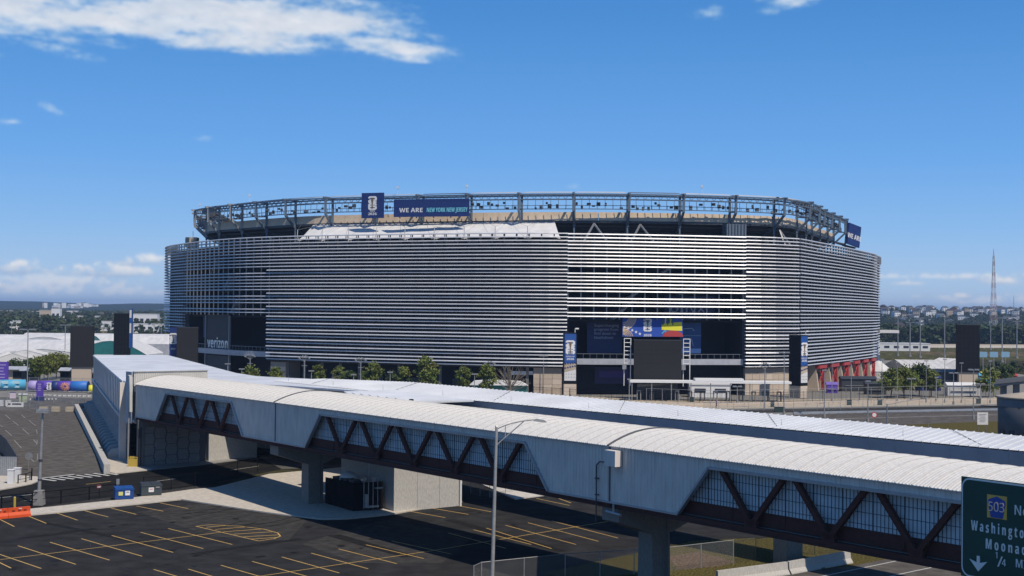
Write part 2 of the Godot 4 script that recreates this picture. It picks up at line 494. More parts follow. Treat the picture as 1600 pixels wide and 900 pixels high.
func view_and_light():
	var cam := Camera3D.new()
	cam.name = "camera"
	cam.position = Vector3(0, 20, 0)
	cam.fov = 23.866
	cam.rotation_degrees = Vector3(0.968, 0, 0.55)
	cam.near = 0.5
	cam.far = 30000.0
	add_child(cam)
	cam.current = true
	var sky_mat := PanoramaSkyMaterial.new()
	sky_mat.panorama = ImageTexture.create_from_image(make_sky())
	var sky := Sky.new()
	sky.sky_material = sky_mat
	var env := Environment.new()
	env.background_mode = Environment.BG_SKY
	env.sky = sky
	env.background_energy_multiplier = 1.15
	env.tonemap_mode = Environment.TONE_MAPPER_LINEAR
	env.tonemap_exposure = 1.05
	env.sdfgi_enabled = true
	env.ssao_enabled = true
	env.ssil_enabled = true
	env.fog_enabled = true
	env.fog_density = 0.0001
	env.fog_light_color = Color(0.62, 0.74, 0.9)
	var we := WorldEnvironment.new()
	we.name = "world_environment"
	we.environment = env
	add_child(we)
	var sun := DirectionalLight3D.new()
	sun.name = "sun"
	sun.light_energy = 1.3
	sun.light_color = Color(1.0, 0.955, 0.89)
	sun.light_angular_distance = 0.5
	sun.shadow_enabled = true
	sun.directional_shadow_max_distance = 900.0
	add_child(sun)
	var el := deg_to_rad(54.0); var az := deg_to_rad(51.0)
	var towards := Vector3(cos(az) * cos(el), sin(el), sin(az) * cos(el))
	sun.look_at_from_position(towards * 100.0, Vector3.ZERO)

# ---------------------------------------------------------------- ground, roads, markings
func line_set(host, called: String, lines: Array, w: float, m, lift := 0.012):
	for l in lines:
		obj(called, sheet(strip(l[0], l[1], w), lift), m, host)

func build_ground():
	struct("ground", sheet(PackedVector2Array([Vector2(-16000, 500), Vector2(16000, 500), Vector2(16000, -16000), Vector2(-16000, -16000)]), -0.05), M.ground)
	# paved surfaces, each a few millimetres over the one below
	struct("plaza", sheet(PackedVector2Array([Vector2(-190, -640), Vector2(-190, -262), Vector2(-86, -262), Vector2(-60, -262), Vector2(150, -262), Vector2(175, -330), Vector2(175, -640)]), -0.03), M.plaza_grey)
	var lot := struct("parking_lot", sheet(PackedVector2Array([Vector2(-61.16, -123.72), Vector2(-48.76, -138.95), Vector2(-35.90, -149.20), Vector2(-12.35, -167.69), Vector2(-7.23, -198.76), Vector2(60, -150), Vector2(48, -118), Vector2(30, -92), Vector2(10, -60), Vector2(-90, -60)]), 0.0), M.asphalt_lot)
	var side := struct("side_parking_lot", sheet(PackedVector2Array([Vector2(-83.80, -163.06), Vector2(-56.55, -163.79), Vector2(-91.44, -263.18), Vector2(-128.79, -250.19)]), 0.0), M.asphalt_old)
	var ramp := struct("ramp_road", sheet(PackedVector2Array([Vector2(-56.55, -163.79), Vector2(-49.50, -169.02), Vector2(-83.74, -264.19), Vector2(-91.44, -263.18)]), 0.004), M.asphalt_ramp)
	struct("festival_ground", sheet(PackedVector2Array([Vector2(-128.79, -250.19), Vector2(-83.74, -264.19), Vector2(-84.07, -276.63), Vector2(-84, -276), Vector2(-86, -300), Vector2(-190, -300), Vector2(-260, -262)]), -0.006), M.asphalt_pale)
	struct("service_pavement", sheet(PackedVector2Array([Vector2(-83.74, -264.19), Vector2(-49.89, -168.99), Vector2(-52.98, -177.99), Vector2(-50.54, -179.38), Vector2(-86.31, -283.98)]), 0.002), M.plaza_grey)
	var road := struct("road", sheet(PackedVector2Array([Vector2(-71.64, -139.54), Vector2(-83.03, -161.58), Vector2(-61.59, -160.94), Vector2(-56.38, -163.29), Vector2(-49.11, -168.50), Vector2(-44.88, -170.98), Vector2(-34.59, -185.75), Vector2(-17.28, -207.48), Vector2(-13.84, -187.62), Vector2(-28.98, -173.17), Vector2(-36.14, -160.08), Vector2(-43.81, -150.45), Vector2(-49.90, -142.72)]), 0.008), M.asphalt_new)
	struct("cross_road", sheet(PackedVector2Array([Vector2(-34.59, -185.75), Vector2(-17.28, -207.48), Vector2(0.23, -209.23), Vector2(-3.03, -173.78), Vector2(-13.06, -177.15), Vector2(-28.98, -173.17)]), 0.012), M.asphalt_pale)
	struct("gravel_verge", sheet(PackedVector2Array([Vector2(-49.82, -141.57), Vector2(-50.03, -143.11), Vector2(-43.81, -150.45), Vector2(-35.96, -159.60), Vector2(-33.77, -156.42), Vector2(-42.74, -147.96)]), 0.02), M.verge)
	struct("sidewalk", sheet(PackedVector2Array([Vector2(-53.37, -133.11), Vector2(-55.84, -139.24), Vector2(-50.02, -141.94), Vector2(-42.74, -147.96), Vector2(-36.26, -155.81), Vector2(-33.97, -157.34), Vector2(-29.71, -168.16), Vector2(-13.33, -180.76), Vector2(-5.92, -168.10), Vector2(-5.23, -149.29), Vector2(-12.32, -140.98), Vector2(-16.56, -137.87), Vector2(-18.96, -137.51), Vector2(-26.43, -142.29), Vector2(-35.85, -148.99), Vector2(-48.57, -138.40)]), 0.12, 0.14), M.concrete)
	struct("corner_pavement", sheet(PackedVector2Array([Vector2(-49.97, -168.99), Vector2(-54.04, -180.37), Vector2(-51.26, -183.10), Vector2(-46.81, -173.69), Vector2(-44.88, -170.98), Vector2(-48.42, -167.47)]), 0.12, 0.14), M.concrete)
	struct("wall_footing", sheet(PackedVector2Array([Vector2(-47.45, -174.22), Vector2(-40.81, -179.45), Vector2(-35.28, -185.69), Vector2(-34.64, -182.38), Vector2(-39.67, -175.92), Vector2(-44.88, -170.98)]), 0.13, 0.15), M.concrete_grey)
	struct("pavement", sheet(PackedVector2Array([Vector2(-59.99, -149.50), Vector2(-66.55, -165.75), Vector2(-61.05, -165.58), Vector2(-56.88, -164.28), Vector2(-55.54, -161.32), Vector2(-55.59, -158.87), Vector2(-56.75, -155.95)]), 0.12, 0.14), M.concrete)
	struct("far_pavement", sheet(PackedVector2Array([Vector2(-6.45, -169.68), Vector2(-3.03, -173.78), Vector2(6.36, -163.73), Vector2(7.97, -157.56), Vector2(0.58, -151.32)]), 0.12, 0.14), M.concrete_pale)
	# worn patches of another tone in the asphalt
	for p in [[Vector2(-38.52, -141.43), Vector2(-32.29, -147.74), Vector2(-20.39, -137.63), Vector2(-20.26, -125.02), Vector2(-27.73, -127.06)], [Vector2(-18.84, -123.38), Vector2(-12.71, -138.11), Vector2(-3.38, -128.48), Vector2(-5.68, -114.70), Vector2(-12.62, -114.34)]]:
		struct("asphalt_patch", sheet(PackedVector2Array(p), 0.003), M.asphalt_patch)
	# stall lines: rows run one way, the stalls square across them
	var a := Vector2(0.714, -0.70); var b := Vector2(-0.70, -0.714)
	var kerb := []
	for p in [[Vector2(-50.61, -135.73), Vector2(-47.67, -131.49)], [Vector2(-48.55, -137.97), Vector2(-45.31, -133.61)], [Vector2(-46.46, -140.24), Vector2(-42.95, -135.80)], [Vector2(-44.15, -141.88), Vector2(-40.56, -138.05)], [Vector2(-41.92, -143.56), Vector2(-38.24, -139.93)], [Vector2(-39.60, -144.88), Vector2(-36.00, -141.95)], [Vector2(-37.64, -147.02), Vector2(-33.81, -143.62)]]:
		kerb.append(p)
	line_set(lot, "stall_line", kerb, 0.12, M.yellow_paint)
	var mid0: Vector2 = Vector2(-43.73, -113.15)
	var mid1: Vector2 = Vector2(-27.06, -129.52)
	line_set(lot, "row_line", [[mid0, mid1]], 0.12, M.yellow_paint, 0.016)
	var stalls := []
	for p in [[Vector2(-45.04, -116.79), Vector2(-40.32, -110.66)], [Vector2(-45.31, -118.65), Vector2(-37.88, -110.65)], [Vector2(-43.50, -121.00), Vector2(-35.70, -112.57)], [Vector2(-41.33, -122.96), Vector2(-33.50, -114.56)], [Vector2(-39.15, -124.98), Vector2(-31.28, -116.47)], [Vector2(-36.93, -126.89), Vector2(-29.13, -118.43)], [Vector2(-34.79, -128.84), Vector2(-26.98, -120.45)], [Vector2(-32.80, -131.23), Vector2(-24.90, -122.71)],
			[Vector2(-28.79, -110.70), Vector2(-24.62, -106.20)], [Vector2(-26.05, -110.98), Vector2(-22.57, -107.05)], [Vector2(-23.79, -112.76), Vector2(-18.84, -107.23)], [Vector2(-21.55, -114.60), Vector2(-16.01, -108.40)], [Vector2(-19.45, -116.79), Vector2(-13.67, -109.97)], [Vector2(-17.23, -118.76), Vector2(-11.55, -111.85)], [Vector2(-15.12, -120.94), Vector2(-9.40, -114.22)], [Vector2(-12.93, -123.21), Vector2(-7.31, -116.68)], [Vector2(-10.81, -125.38), Vector2(-5.07, -118.95)]]:
		stalls.append(p)
	line_set(lot, "stall_line", stalls, 0.12, M.yellow_paint)
	line_set(lot, "row_line", [[Vector2(-20.86, -107.26), Vector2(-6.88, -120.43)], [Vector2(-6.88, -120.43), Vector2(9.94, -138.26)]], 0.12, M.yellow_paint, 0.016)
	var beyond := []
	for p in [[Vector2(-10.52, -143.36), Vector2(-6.58, -139.78)], [Vector2(-8.21, -145.25), Vector2(-4.29, -141.79)], [Vector2(-5.56, -147.01), Vector2(-1.92, -143.45)], [Vector2(-2.27, -133.26), Vector2(3.77, -122.14)], [Vector2(-0.41, -135.16), Vector2(6.05, -124.44)], [Vector2(1.83, -136.93), Vector2(8.20, -126.29)], [Vector2(4.24, -138.33), Vector2(10.18, -128.17)], [Vector2(2.94, -152.32), Vector2(6.46, -147.89)], [Vector2(4.70, -154.18), Vector2(6.67, -149.55)], [Vector2(-5.87, -130.18), Vector2(-0.35, -122.08)], [Vector2(-3.49, -132.22), Vector2(1.97, -124.21)]]:
		beyond.append(p)
	line_set(lot, "stall_line", beyond, 0.12, M.yellow_paint)
	# hatched island at the end of the row
	var isl := [Vector2(-30.47, -132.73), Vector2(-29.22, -133.80), Vector2(-26.24, -132.99), Vector2(-23.64, -131.39), Vector2(-21.92, -129.23), Vector2(-21.37, -127.43), Vector2(-21.71, -125.98), Vector2(-22.89, -124.69)]
	for i in isl.size():
		var p: Vector2 = isl[i]; var q: Vector2 = isl[(i + 1) % isl.size()]
		obj("hatch_outline", sheet(strip(p, q, 0.13), 0.012), M.yellow_paint, lot)
	for l in [[Vector2(-29.36, -132.21), Vector2(-27.73, -133.29)], [Vector2(-28.22, -130.93), Vector2(-25.55, -132.64)], [Vector2(-27.09, -129.67), Vector2(-23.89, -131.38)], [Vector2(-25.89, -128.26), Vector2(-22.47, -129.94)], [Vector2(-24.72, -126.88), Vector2(-21.61, -128.14)], [Vector2(-23.72, -125.69), Vector2(-21.48, -126.71)]]:
		obj("hatch_bar", sheet(strip(l[0], l[1], 0.16), 0.012), M.yellow_paint, lot)
	# sealed cracks wandering over the lot
	var q := RandomNumberGenerator.new()
	q.seed = 4
	var cracks := MB.new()
	for i in 46:
		var at := Vector2(-44, -112) + a * q.randf_range(-14, 34) - b * q.randf_range(-18, 18)
		var dir := Vector2.from_angle(q.randf() * TAU)
		for k in q.randi_range(4, 11):
			var nxt := at + dir * q.randf_range(0.5, 1.5)
			sheet(strip(at, nxt, q.randf_range(0.02, 0.06)), 0.007, 0.0, cracks)
			at = nxt
			dir = dir.rotated(q.randf_range(-0.6, 0.6))
	obj("tar_crack", cracks, M.tar, lot).set_meta("kind", "stuff")
	# oil spots in the stalls, patched trenches, swept tyre marks
	var spots := MB.new()
	for i in 90:
		var at := Vector2(-40, -114) + a * q.randf_range(-16, 62) - b * q.randf_range(-14, 16)
		var blob := PackedVector2Array()
		var rad := q.randf_range(0.12, 0.5)
		for k in 9:
			blob.append(at + Vector2.from_angle(TAU * k / 9.0) * rad * q.randf_range(0.6, 1.2) * Vector2(1.0, 1.3))
		sheet(blob, 0.006, 0.0, spots)
	obj("oil_spot", spots, M.oil, lot).set_meta("kind", "stuff")
	for p in [[Vector2(-44.71, -124.66), Vector2(-39.58, -130.82), 1.1], [Vector2(-27.33, -117.75), Vector2(-19.26, -126.12), 0.9], [Vector2(-16.61, -128.44), Vector2(-8.58, -117.52), 1.4], [Vector2(-6.26, -138.51), Vector2(4.74, -120.74), 1.2], [Vector2(-46.46, -134.75), Vector2(-31.75, -121.99), 0.8]]:
		obj("trench_patch", sheet(strip(p[0], p[1], p[2]), 0.0045), M.asphalt_seal, lot)
	var marks := MB.new()
	for i in 9:
		var at := Vector2(-44, -116) + a * q.randf_range(0, 46) - b * q.randf_range(-14, 12)
		var dir := a.rotated(q.randf_range(-0.5, 0.5))
		var bend := q.randf_range(-0.09, 0.09)
		for k in 16:
			var nxt := at + dir * 0.9
			sheet(strip(at, nxt, 0.2), 0.0055, 0.0, marks)
			sheet(strip(at + dir.orthogonal() * 1.6, nxt + dir.orthogonal() * 1.6, 0.2), 0.0055, 0.0, marks)
			at = nxt
			dir = dir.rotated(bend)
	obj("tyre_mark", marks, M.tyre, lot).set_meta("kind", "stuff")
	# side lot bays, the worn white of the road
	for p in [[Vector2(-81.61, -220.45), Vector2(-77.02, -210.77)], [Vector2(-86.70, -237.76), Vector2(-82.52, -228.96)], [Vector2(-84.50, -239.41), Vector2(-79.83, -229.26)], [Vector2(-93.18, -251.60), Vector2(-88.62, -241.74)], [Vector2(-90.36, -251.95), Vector2(-87.11, -244.82)], [Vector2(-79.75, -223.05), Vector2(-75.20, -213.15)], [Vector2(-74.08, -203.78), Vector2(-69.09, -192.85)], [Vector2(-86.64, -231.06), Vector2(-84.18, -226.24)], [Vector2(-71.65, -205.04), Vector2(-68.78, -198.43)], [Vector2(-63.32, -180.34), Vector2(-61.86, -177.37)]]:
		obj("bay_line", sheet(strip(p[0], p[1], 0.14), 0.012), M.worn_paint, side)
	for c in [[Vector2(-84.85, -240.07), Vector2(-82.75, -238.23)], [Vector2(-78.04, -222.64), Vector2(-77.23, -222.12)], [Vector2(-77.18, -222.13), Vector2(-74.32, -214.35)], [Vector2(-68.54, -195.64), Vector2(-68.23, -196.60)], [Vector2(-70.76, -204.12), Vector2(-68.50, -197.51)], [Vector2(-65.58, -186.23), Vector2(-64.28, -185.52)], [Vector2(-64.24, -185.52), Vector2(-62.03, -179.19)], [Vector2(-61.94, -177.36), Vector2(-61.82, -178.59)]]:
		obj("bay_line", sheet(strip(c[0], c[1], 0.1), 0.012), M.worn_paint, side)
	# zebra crossing
	for k in 8:
		var f := k / 7.0
		var p0: Vector2 = Vector2(Vector2(-55.92, -163.06)).lerp(Vector2(-50.45, -168.74), f)
		var p1: Vector2 = Vector2(Vector2(-53.76, -161.64)).lerp(Vector2(-47.96, -166.96), f)
		obj("crossing_bar", sheet(strip(p0, p1, 0.42), 0.016), M.white_paint, road)
	obj("stop_line", sheet(strip(Vector2(-56.26, -163.40), Vector2(-53.28, -166.99), 0.4), 0.02), M.white_paint, road)
	for l in [[Vector2(-49.45, -159.25), Vector2(-47.24, -161.60)], [Vector2(-53.45, -146.93), Vector2(-51.45, -148.30)], [Vector2(-57.94, -144.44), Vector2(-55.72, -149.32)], [Vector2(-55.72, -149.32), Vector2(-52.64, -152.11)], [Vector2(-43.11, -160.62), Vector2(-40.19, -164.33)], [Vector2(-35.16, -171.63), Vector2(-32.35, -175.54)]]:
		obj("lane_line", sheet(strip(l[0], l[1], 0.14), 0.016), M.white_paint if l[0].x < -50 or l[0].y < -160 else M.yellow_paint, road)
	# the grass verge and the two lanes past the fence, bottom right
	struct("grass_verge", sheet(PackedVector2Array([Vector2(2.82, -110.93), Vector2(17.19, -127.15), Vector2(27.05, -130.24), Vector2(31.54, -126.21), Vector2(35.75, -122.43), Vector2(38.06, -115.51), Vector2(23.23, -109.29), Vector2(7.49, -103.59)]), 0.005), M.grass)
	struct("dirt_patch", sheet(PackedVector2Array([Vector2(13.67, -118.71), Vector2(16.70, -121.39), Vector2(19.32, -116.59), Vector2(17.32, -114.16), Vector2(13.95, -112.86)]), 0.009), M.dirt)
	var hw := struct("highway", sheet(PackedVector2Array([Vector2(17.05, -108.99), Vector2(28.75, -115.03), Vector2(41.77, -126.79), Vector2(70.18, -135.83), Vector2(69.43, -98.64), Vector2(24.66, -74.74)]), 0.01), M.asphalt_old)
	for l in [[Vector2(23.69, -109.05), Vector2(33.25, -117.61)], [Vector2(30.11, -110.15), Vector2(35.47, -114.80)]]:
		obj("lane_line", sheet(strip(l[0], l[1], 0.16), 0.018), M.white_paint, hw)
	# in front of the stadium: bands of pale paving, the access road, a strip of rough grass
	struct("stadium_pavement", sheet(PackedVector2Array([Vector2(-2.28, -268.03), Vector2(-2.85, -330.19), Vector2(44.01, -311.12), Vector2(89.20, -327.06), Vector2(145.02, -343.01), Vector2(134.24, -317.50), Vector2(84.63, -299.93), Vector2(40.22, -284.21)]), -0.01, 0.02), M.plaza)
	struct("kerb", sheet(PackedVector2Array([Vector2(13.57, -284.36), Vector2(42.03, -297.06), Vector2(88.67, -314.28), Vector2(139.43, -329.76), Vector2(138.04, -326.49), Vector2(87.70, -310.85), Vector2(41.45, -292.98), Vector2(13.40, -280.62)]), 0.3, 0.35), M.stone)
	struct("planting_strip", sheet(PackedVector2Array([Vector2(12.66, -264.96), Vector2(39.69, -280.48), Vector2(83.45, -295.78), Vector2(131.32, -310.58), Vector2(126.71, -299.68), Vector2(80.13, -283.98), Vector2(38.43, -271.56), Vector2(12.21, -255.45)]), -0.015), M.verge)
	var acc := struct("access_road", sheet(PackedVector2Array([Vector2(-19.20, -207.28), Vector2(-21.52, -232.04), Vector2(24.18, -255.39), Vector2(79.34, -281.18), Vector2(125.83, -297.59), Vector2(153.65, -297.43), Vector2(116.27, -247.52), Vector2(92.54, -259.07), Vector2(69.92, -247.75), Vector2(19.09, -201.27)]), -0.005), M.asphalt_old)
	obj("lane_line", sheet(strip(Vector2(53.33, -257.40), Vector2(104.62, -278.28), 0.3), 0.0), M.white_paint, acc)
	struct("rough_grass", sheet(PackedVector2Array([Vector2(69.92, -247.75), Vector2(92.54, -259.07), Vector2(116.27, -247.52), Vector2(89.37, -190.24), Vector2(57.86, -204.98)]), -0.002), M.grass)
	# the land beyond
	struct("racetrack_field", sheet(PackedVector2Array([Vector2(150.71, -593.73), Vector2(208.81, -822.77), Vector2(454.62, -880.09), Vector2(308.32, -596.85), Vector2(218.41, -611.71)]), -0.02), M.field_green)
	struct("racetrack", sheet(PackedVector2Array([Vector2(205.36, -824.43), Vector2(231.28, -928.54), Vector2(506.93, -981.35), Vector2(454.62, -880.09)]), -0.01), M.plaza)
	struct("scrub_field", sheet(PackedVector2Array([Vector2(-411.30, -877.21), Vector2(-561.58, -1197.43), Vector2(-332.54, -1377.56), Vector2(-234.10, -970.12)]), -0.02), M.field)
	struct("tan_field", sheet(PackedVector2Array([Vector2(199.56, -707.76), Vector2(227.41, -744.58), Vector2(319.77, -756.46), Vector2(284.46, -672.92), Vector2(221.60, -673.77)]), -0.01), M.field)

func hill_strip(called: String, x0: float, x1: float, z0: float, z1: float, high: float, seed_: int, m):
	var nz := FastNoiseLite.new()
	nz.seed = seed_
	nz.frequency = 0.0016
	var mb := MB.new(true)
	var nx := 70; var nzz := 8
	var pt := func(i, j):
		var x := lerpf(x0, x1, float(i) / nx)
		var f := float(j) / nzz
		var z := lerpf(z0, z1, f)
		var prof: float = smoothstep(0.0, 0.55, f) * (1.0 - 0.4 * smoothstep(0.6, 1.0, f))
		return Vector3(x, -1.0 + high * prof * (0.86 + 0.28 * nz.get_noise_2d(x, z * 0.3)), z)
	for i in nx:
		for j in nzz:
			mb.quad(pt.call(i, j), pt.call(i, j + 1), pt.call(i + 1, j + 1), pt.call(i + 1, j))
	struct(called, mb, m)

# ---------------------------------------------------------------- the stadium
const TOP := 38.5
const STEP := 0.853

func emblem(parent, at: Vector3, basis: Basis, s: float):
	# a stacked 2 and 6 in heavy rounded white strokes with a golden cup standing in front; s is its height
	var e := MB.new()
	var w := s * 0.6
	var th := s * 0.13
	var bars := [[0, 0.93, 1.0, 0], [0, 0.53, 1.0, 0], [0, 0.47, 1.0, 0], [0, 0.07, 1.0, 0], [0, 0.72, 0.7, 0]]
	for q in [[0.0, 0.92, 0.86], [0.0, 0.70, 0.8], [0.0, 0.565, 1.0], [0.0, 0.435, 0.86], [0.0, 0.27, 0.8], [0.0, 0.08, 0.86]]:
		e.box(at + basis * Vector3(0, s * (q[1] - 0.5), 0), Vector3(w * q[2], th, 0.08), basis)
	for q in [[0.42, 0.8, 0.24], [-0.42, 0.63, 0.14], [-0.42, 0.25, 0.36], [0.42, 0.17, 0.2], [-0.42, 0.88, 0.1], [0.42, 0.38, 0.1]]:
		e.box(at + basis * Vector3(w * q[0], s * (q[1] - 0.5), 0.002), Vector3(w * 0.24, s * q[2], 0.08), basis)
	obj("emblem_figures", e, M.white, parent)
	var c := MB.new()
	var prev := 0.0
	for q in [[0.2, 0.1, 0.16], [0.28, 0.13, 0.05], [0.45, 0.09, 0.16], [0.6, 0.13, 0.14], [0.72, 0.2, 0.12], [0.82, 0.17, 0.1]]:
		c.box(at + basis * Vector3(0, s * (q[0] - 0.5), 0.06), Vector3(w * q[1] * 1.35, s * q[2], 0.1), basis)
	obj("emblem_cup", c, M.gold, parent)

func build_stadium():
	var fa := smoothline(PackedVector2Array([Vector2(-116, -500), Vector2(-112, -455), Vector2(-104.5, -415), Vector2(-80.6, -373), Vector2(-59.5, -352), Vector2(-25, -335), Vector2(10.5, -325), Vector2(56.5, -332), Vector2(71, -339)]))
	var fb := smoothline(PackedVector2Array([Vector2(71, -339), Vector2(97, -390), Vector2(116, -432), Vector2(124, -460), Vector2(128, -500), Vector2(115, -560), Vector2(70, -590), Vector2(0, -598), Vector2(-60, -590), Vector2(-105, -550), Vector2(-116, -500)]))
	fac_p = fa + fb.slice(1)
	fac_s = along(fac_p)
	ring_p = smoothline(PackedVector2Array([Vector2(-98, -470), Vector2(-96, -435), Vector2(-90, -402), Vector2(-77.8, -385), Vector2(-67.5, -373), Vector2(-56, -362), Vector2(-43, -354.5), Vector2(0, -339), Vector2(31.5, -336), Vector2(62.6, -343), Vector2(75, -357), Vector2(83, -379), Vector2(99, -419), Vector2(111, -462), Vector2(113, -500), Vector2(100, -550), Vector2(50, -575), Vector2(-40, -572), Vector2(-88, -530), Vector2(-98, -470)]))
	ring_s = along(ring_p)
	var st := thing("stadium", "large oval stadium wrapped in silver horizontal louvers under a ring of roof steel", "stadium", Vector3.ZERO)
	# ---- louvers: one blade per row and bay
	var bays := [["Z", 60.0, 108.8], ["A", 108.8, 159.9], ["B", 159.9, 242.7], ["C", 242.7, 286.8], ["D", 286.8, 302.8], ["E", 303.0, 398.0], ["F", 398.0, 470.0]]
	var heavy := [10, 17, 21, 24, 26, 28, 29, 31, 33, 35, 36]
	for k in 38:
		var y := TOP - STEP * k
		for bay in bays:
			var kind: String = bay[0]
			if kind in ["A", "C"] and (k in [10, 17, 21] or k >= 24):
				continue
			if kind == "Z" and k > 30:
				continue
			var g := 1.0
			var s1: float = bay[2]
			if kind in ["B", "D", "E"] and k in heavy:
				g = 1.22
			if kind == "D" and k in heavy:
				g = 1.4
			if kind == "C":
				g = 1.15
			var push := 0.0 if kind != "F" else -1.2
			var yy := y - (0.12 if g > 1.0 else 0.0)
			if kind == "E":
				yy = y
			var sec := PackedVector2Array([Vector2(push, yy - 0.02), Vector2(0.9 * g + push, yy), Vector2(0.9 * g + push, yy + 0.04), Vector2(0.76 * g + push, yy + 0.25 * g), Vector2(push, yy + 0.22 * g)])
			obj("louver", sweep(fac_p, fac_s, bay[1], s1, sec, 4.5), M.louver, st)
	# ---- upright posts behind the louvers
	for bay in bays:
		var n: int = int((bay[2] - bay[1]) / 3.05)
		for i in n + 1:
			var s: float = lerpf(bay[1] + 0.2, bay[2] - 0.2, float(i) / n)
			var y0 := 7.0 if bay[0] not in ["A", "C"] else 18.2
			var open_bay: bool = bay[0] in ["A", "C"]
			obj("louver_post", MB.new().beam(fac(s, -0.25 if open_bay else -1.1, y0), fac(s, -0.25 if open_bay else -1.1, TOP + 0.2), 0.16, 0.3), M.steel if open_bay else M.steel_dark, st)
			if not open_bay:
				obj("rail_post", MB.new().beam(fac(s, -0.2, TOP - 1.9), fac(s, -0.2, TOP + 0.2), 0.16, 0.2), M.steel, st)
	# ---- dark glazing behind, with the openings left open
	for bay in [[60.0, 108.8, 6.5, 36.7], [159.9, 242.7, 6.5, 36.7], [286.8, 302.9, 6.5, 36.7], [303.1, 470.0, 6.5, 36.7]]:
		var glazing := obj("glass_wall", sweep(fac_p, fac_s, bay[0], bay[1], PackedVector2Array([Vector2(-1.5, bay[2]), Vector2(-1.4, bay[2]), Vector2(-1.4, bay[3]), Vector2(-1.5, bay[3])]), 4.0), M.glass_dark, st)
		for h in [11.5, 16.2, 21.0, 25.6, 30.2, 34.0]:
			obj("floor_edge", sweep(fac_p, fac_s, bay[0], bay[1], PackedVector2Array([Vector2(-1.38, h), Vector2(-1.25, h), Vector2(-1.25, h + 0.3), Vector2(-1.38, h + 0.3)]), 5.0), M.steel_dark, glazing)
	for bay in [[108.8, 159.9], [242.7, 286.8]]:
		# the open concourses: back wall, decks, ends
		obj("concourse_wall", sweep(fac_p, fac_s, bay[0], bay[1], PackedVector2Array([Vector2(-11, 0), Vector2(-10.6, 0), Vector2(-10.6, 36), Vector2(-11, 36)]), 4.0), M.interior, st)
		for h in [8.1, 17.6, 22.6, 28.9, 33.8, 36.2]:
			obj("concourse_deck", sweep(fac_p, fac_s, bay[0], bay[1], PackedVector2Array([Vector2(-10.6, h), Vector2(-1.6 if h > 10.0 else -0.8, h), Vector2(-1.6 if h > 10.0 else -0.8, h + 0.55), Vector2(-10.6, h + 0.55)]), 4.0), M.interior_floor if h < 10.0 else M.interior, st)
		obj("deck_beam", sweep(fac_p, fac_s, bay[0], bay[1], PackedVector2Array([Vector2(-0.78, 7.4), Vector2(-0.4, 7.4), Vector2(-0.4, 8.8), Vector2(-0.78, 8.8)]), 4.0), M.gutter, st)
		var rail := obj("handrail", sweep(fac_p, fac_s, bay[0], bay[1], PackedVector2Array([Vector2(-0.9, 9.9), Vector2(-0.8, 9.9), Vector2(-0.8, 10.0), Vector2(-0.9, 10.0)]), 4.0), M.steel, st)
		var n := int((bay[1] - bay[0]) / 1.6)
		for i in n:
			var s := lerpf(bay[0], bay[1], (i + 0.5) / n)
			obj("baluster", MB.new().beam(fac(s, -0.85, 8.8), fac(s, -0.85, 9.9), 0.07, 0.07), M.steel, rail)
		for s in [bay[0] + 0.3, bay[1] - 0.3]:
			var p: Vector3 = fac(s, -6.0, 18.0)
			var nn: Vector3 = on_curve(fac_p, fac_s, s, 0, 0)[1]
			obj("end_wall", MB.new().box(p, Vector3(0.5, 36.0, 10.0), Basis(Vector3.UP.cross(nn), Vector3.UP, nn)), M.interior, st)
	# stairs climbing across the openings behind the louvers
	for f in [[258.0, 23.0, 272.5, 33.6, -4.0], [254.0, 17.9, 259.5, 22.9, -3.6], [272.0, 24.4, 279.0, 28.6, -7.0], [136.5, 18.6, 141.0, 23.0, -4.0], [131.0, 24.6, 136.0, 28.8, -4.0], [121.5, 29.0, 126.0, 33.6, -4.0]]:
		var sb := MB.new()
		var a := fac(f[0], f[4], f[1]); var b := fac(f[2], f[4], f[3])
		sb.beam(a, b, 2.2, 0.5)
		for i in 14:
			var p := a.lerp(b, (i + 0.5) / 14.0)
			sb.box(p + Vector3(0, 0.36, 0), Vector3(0.5, 0.25, 2.2), frame(b - a))
		obj("stair_flight", sb, M.stair, st)
	# ---- the plinth: dark undercroft with stone piers
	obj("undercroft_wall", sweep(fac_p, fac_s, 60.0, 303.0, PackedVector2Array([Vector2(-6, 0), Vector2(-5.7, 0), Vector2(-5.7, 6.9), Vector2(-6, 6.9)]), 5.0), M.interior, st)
	obj("undercroft_ceiling", sweep(fac_p, fac_s, 159.9, 242.7, PackedVector2Array([Vector2(-6, 6.55), Vector2(0.3, 6.55), Vector2(0.3, 6.85), Vector2(-6, 6.85)]), 5.0), M.soffit_dark, st)
	for i in 13:
		var s := 166.0 + i * 5.6
		obj("column", MB.new().beam(fac(s, -1.0, 0), fac(s, -1.0, 6.6), 0.7, 0.7), M.concrete_dark, st)
		if i % 2 == 0:
			obj("door_panel", MB.new().box(fac(s + 2.8, -5.5, 1.6), Vector3(3.0, 3.2, 0.15), frame(fac(s + 3.8, 0, 0) - fac(s + 1.8, 0, 0))), M.steel_dark, st)
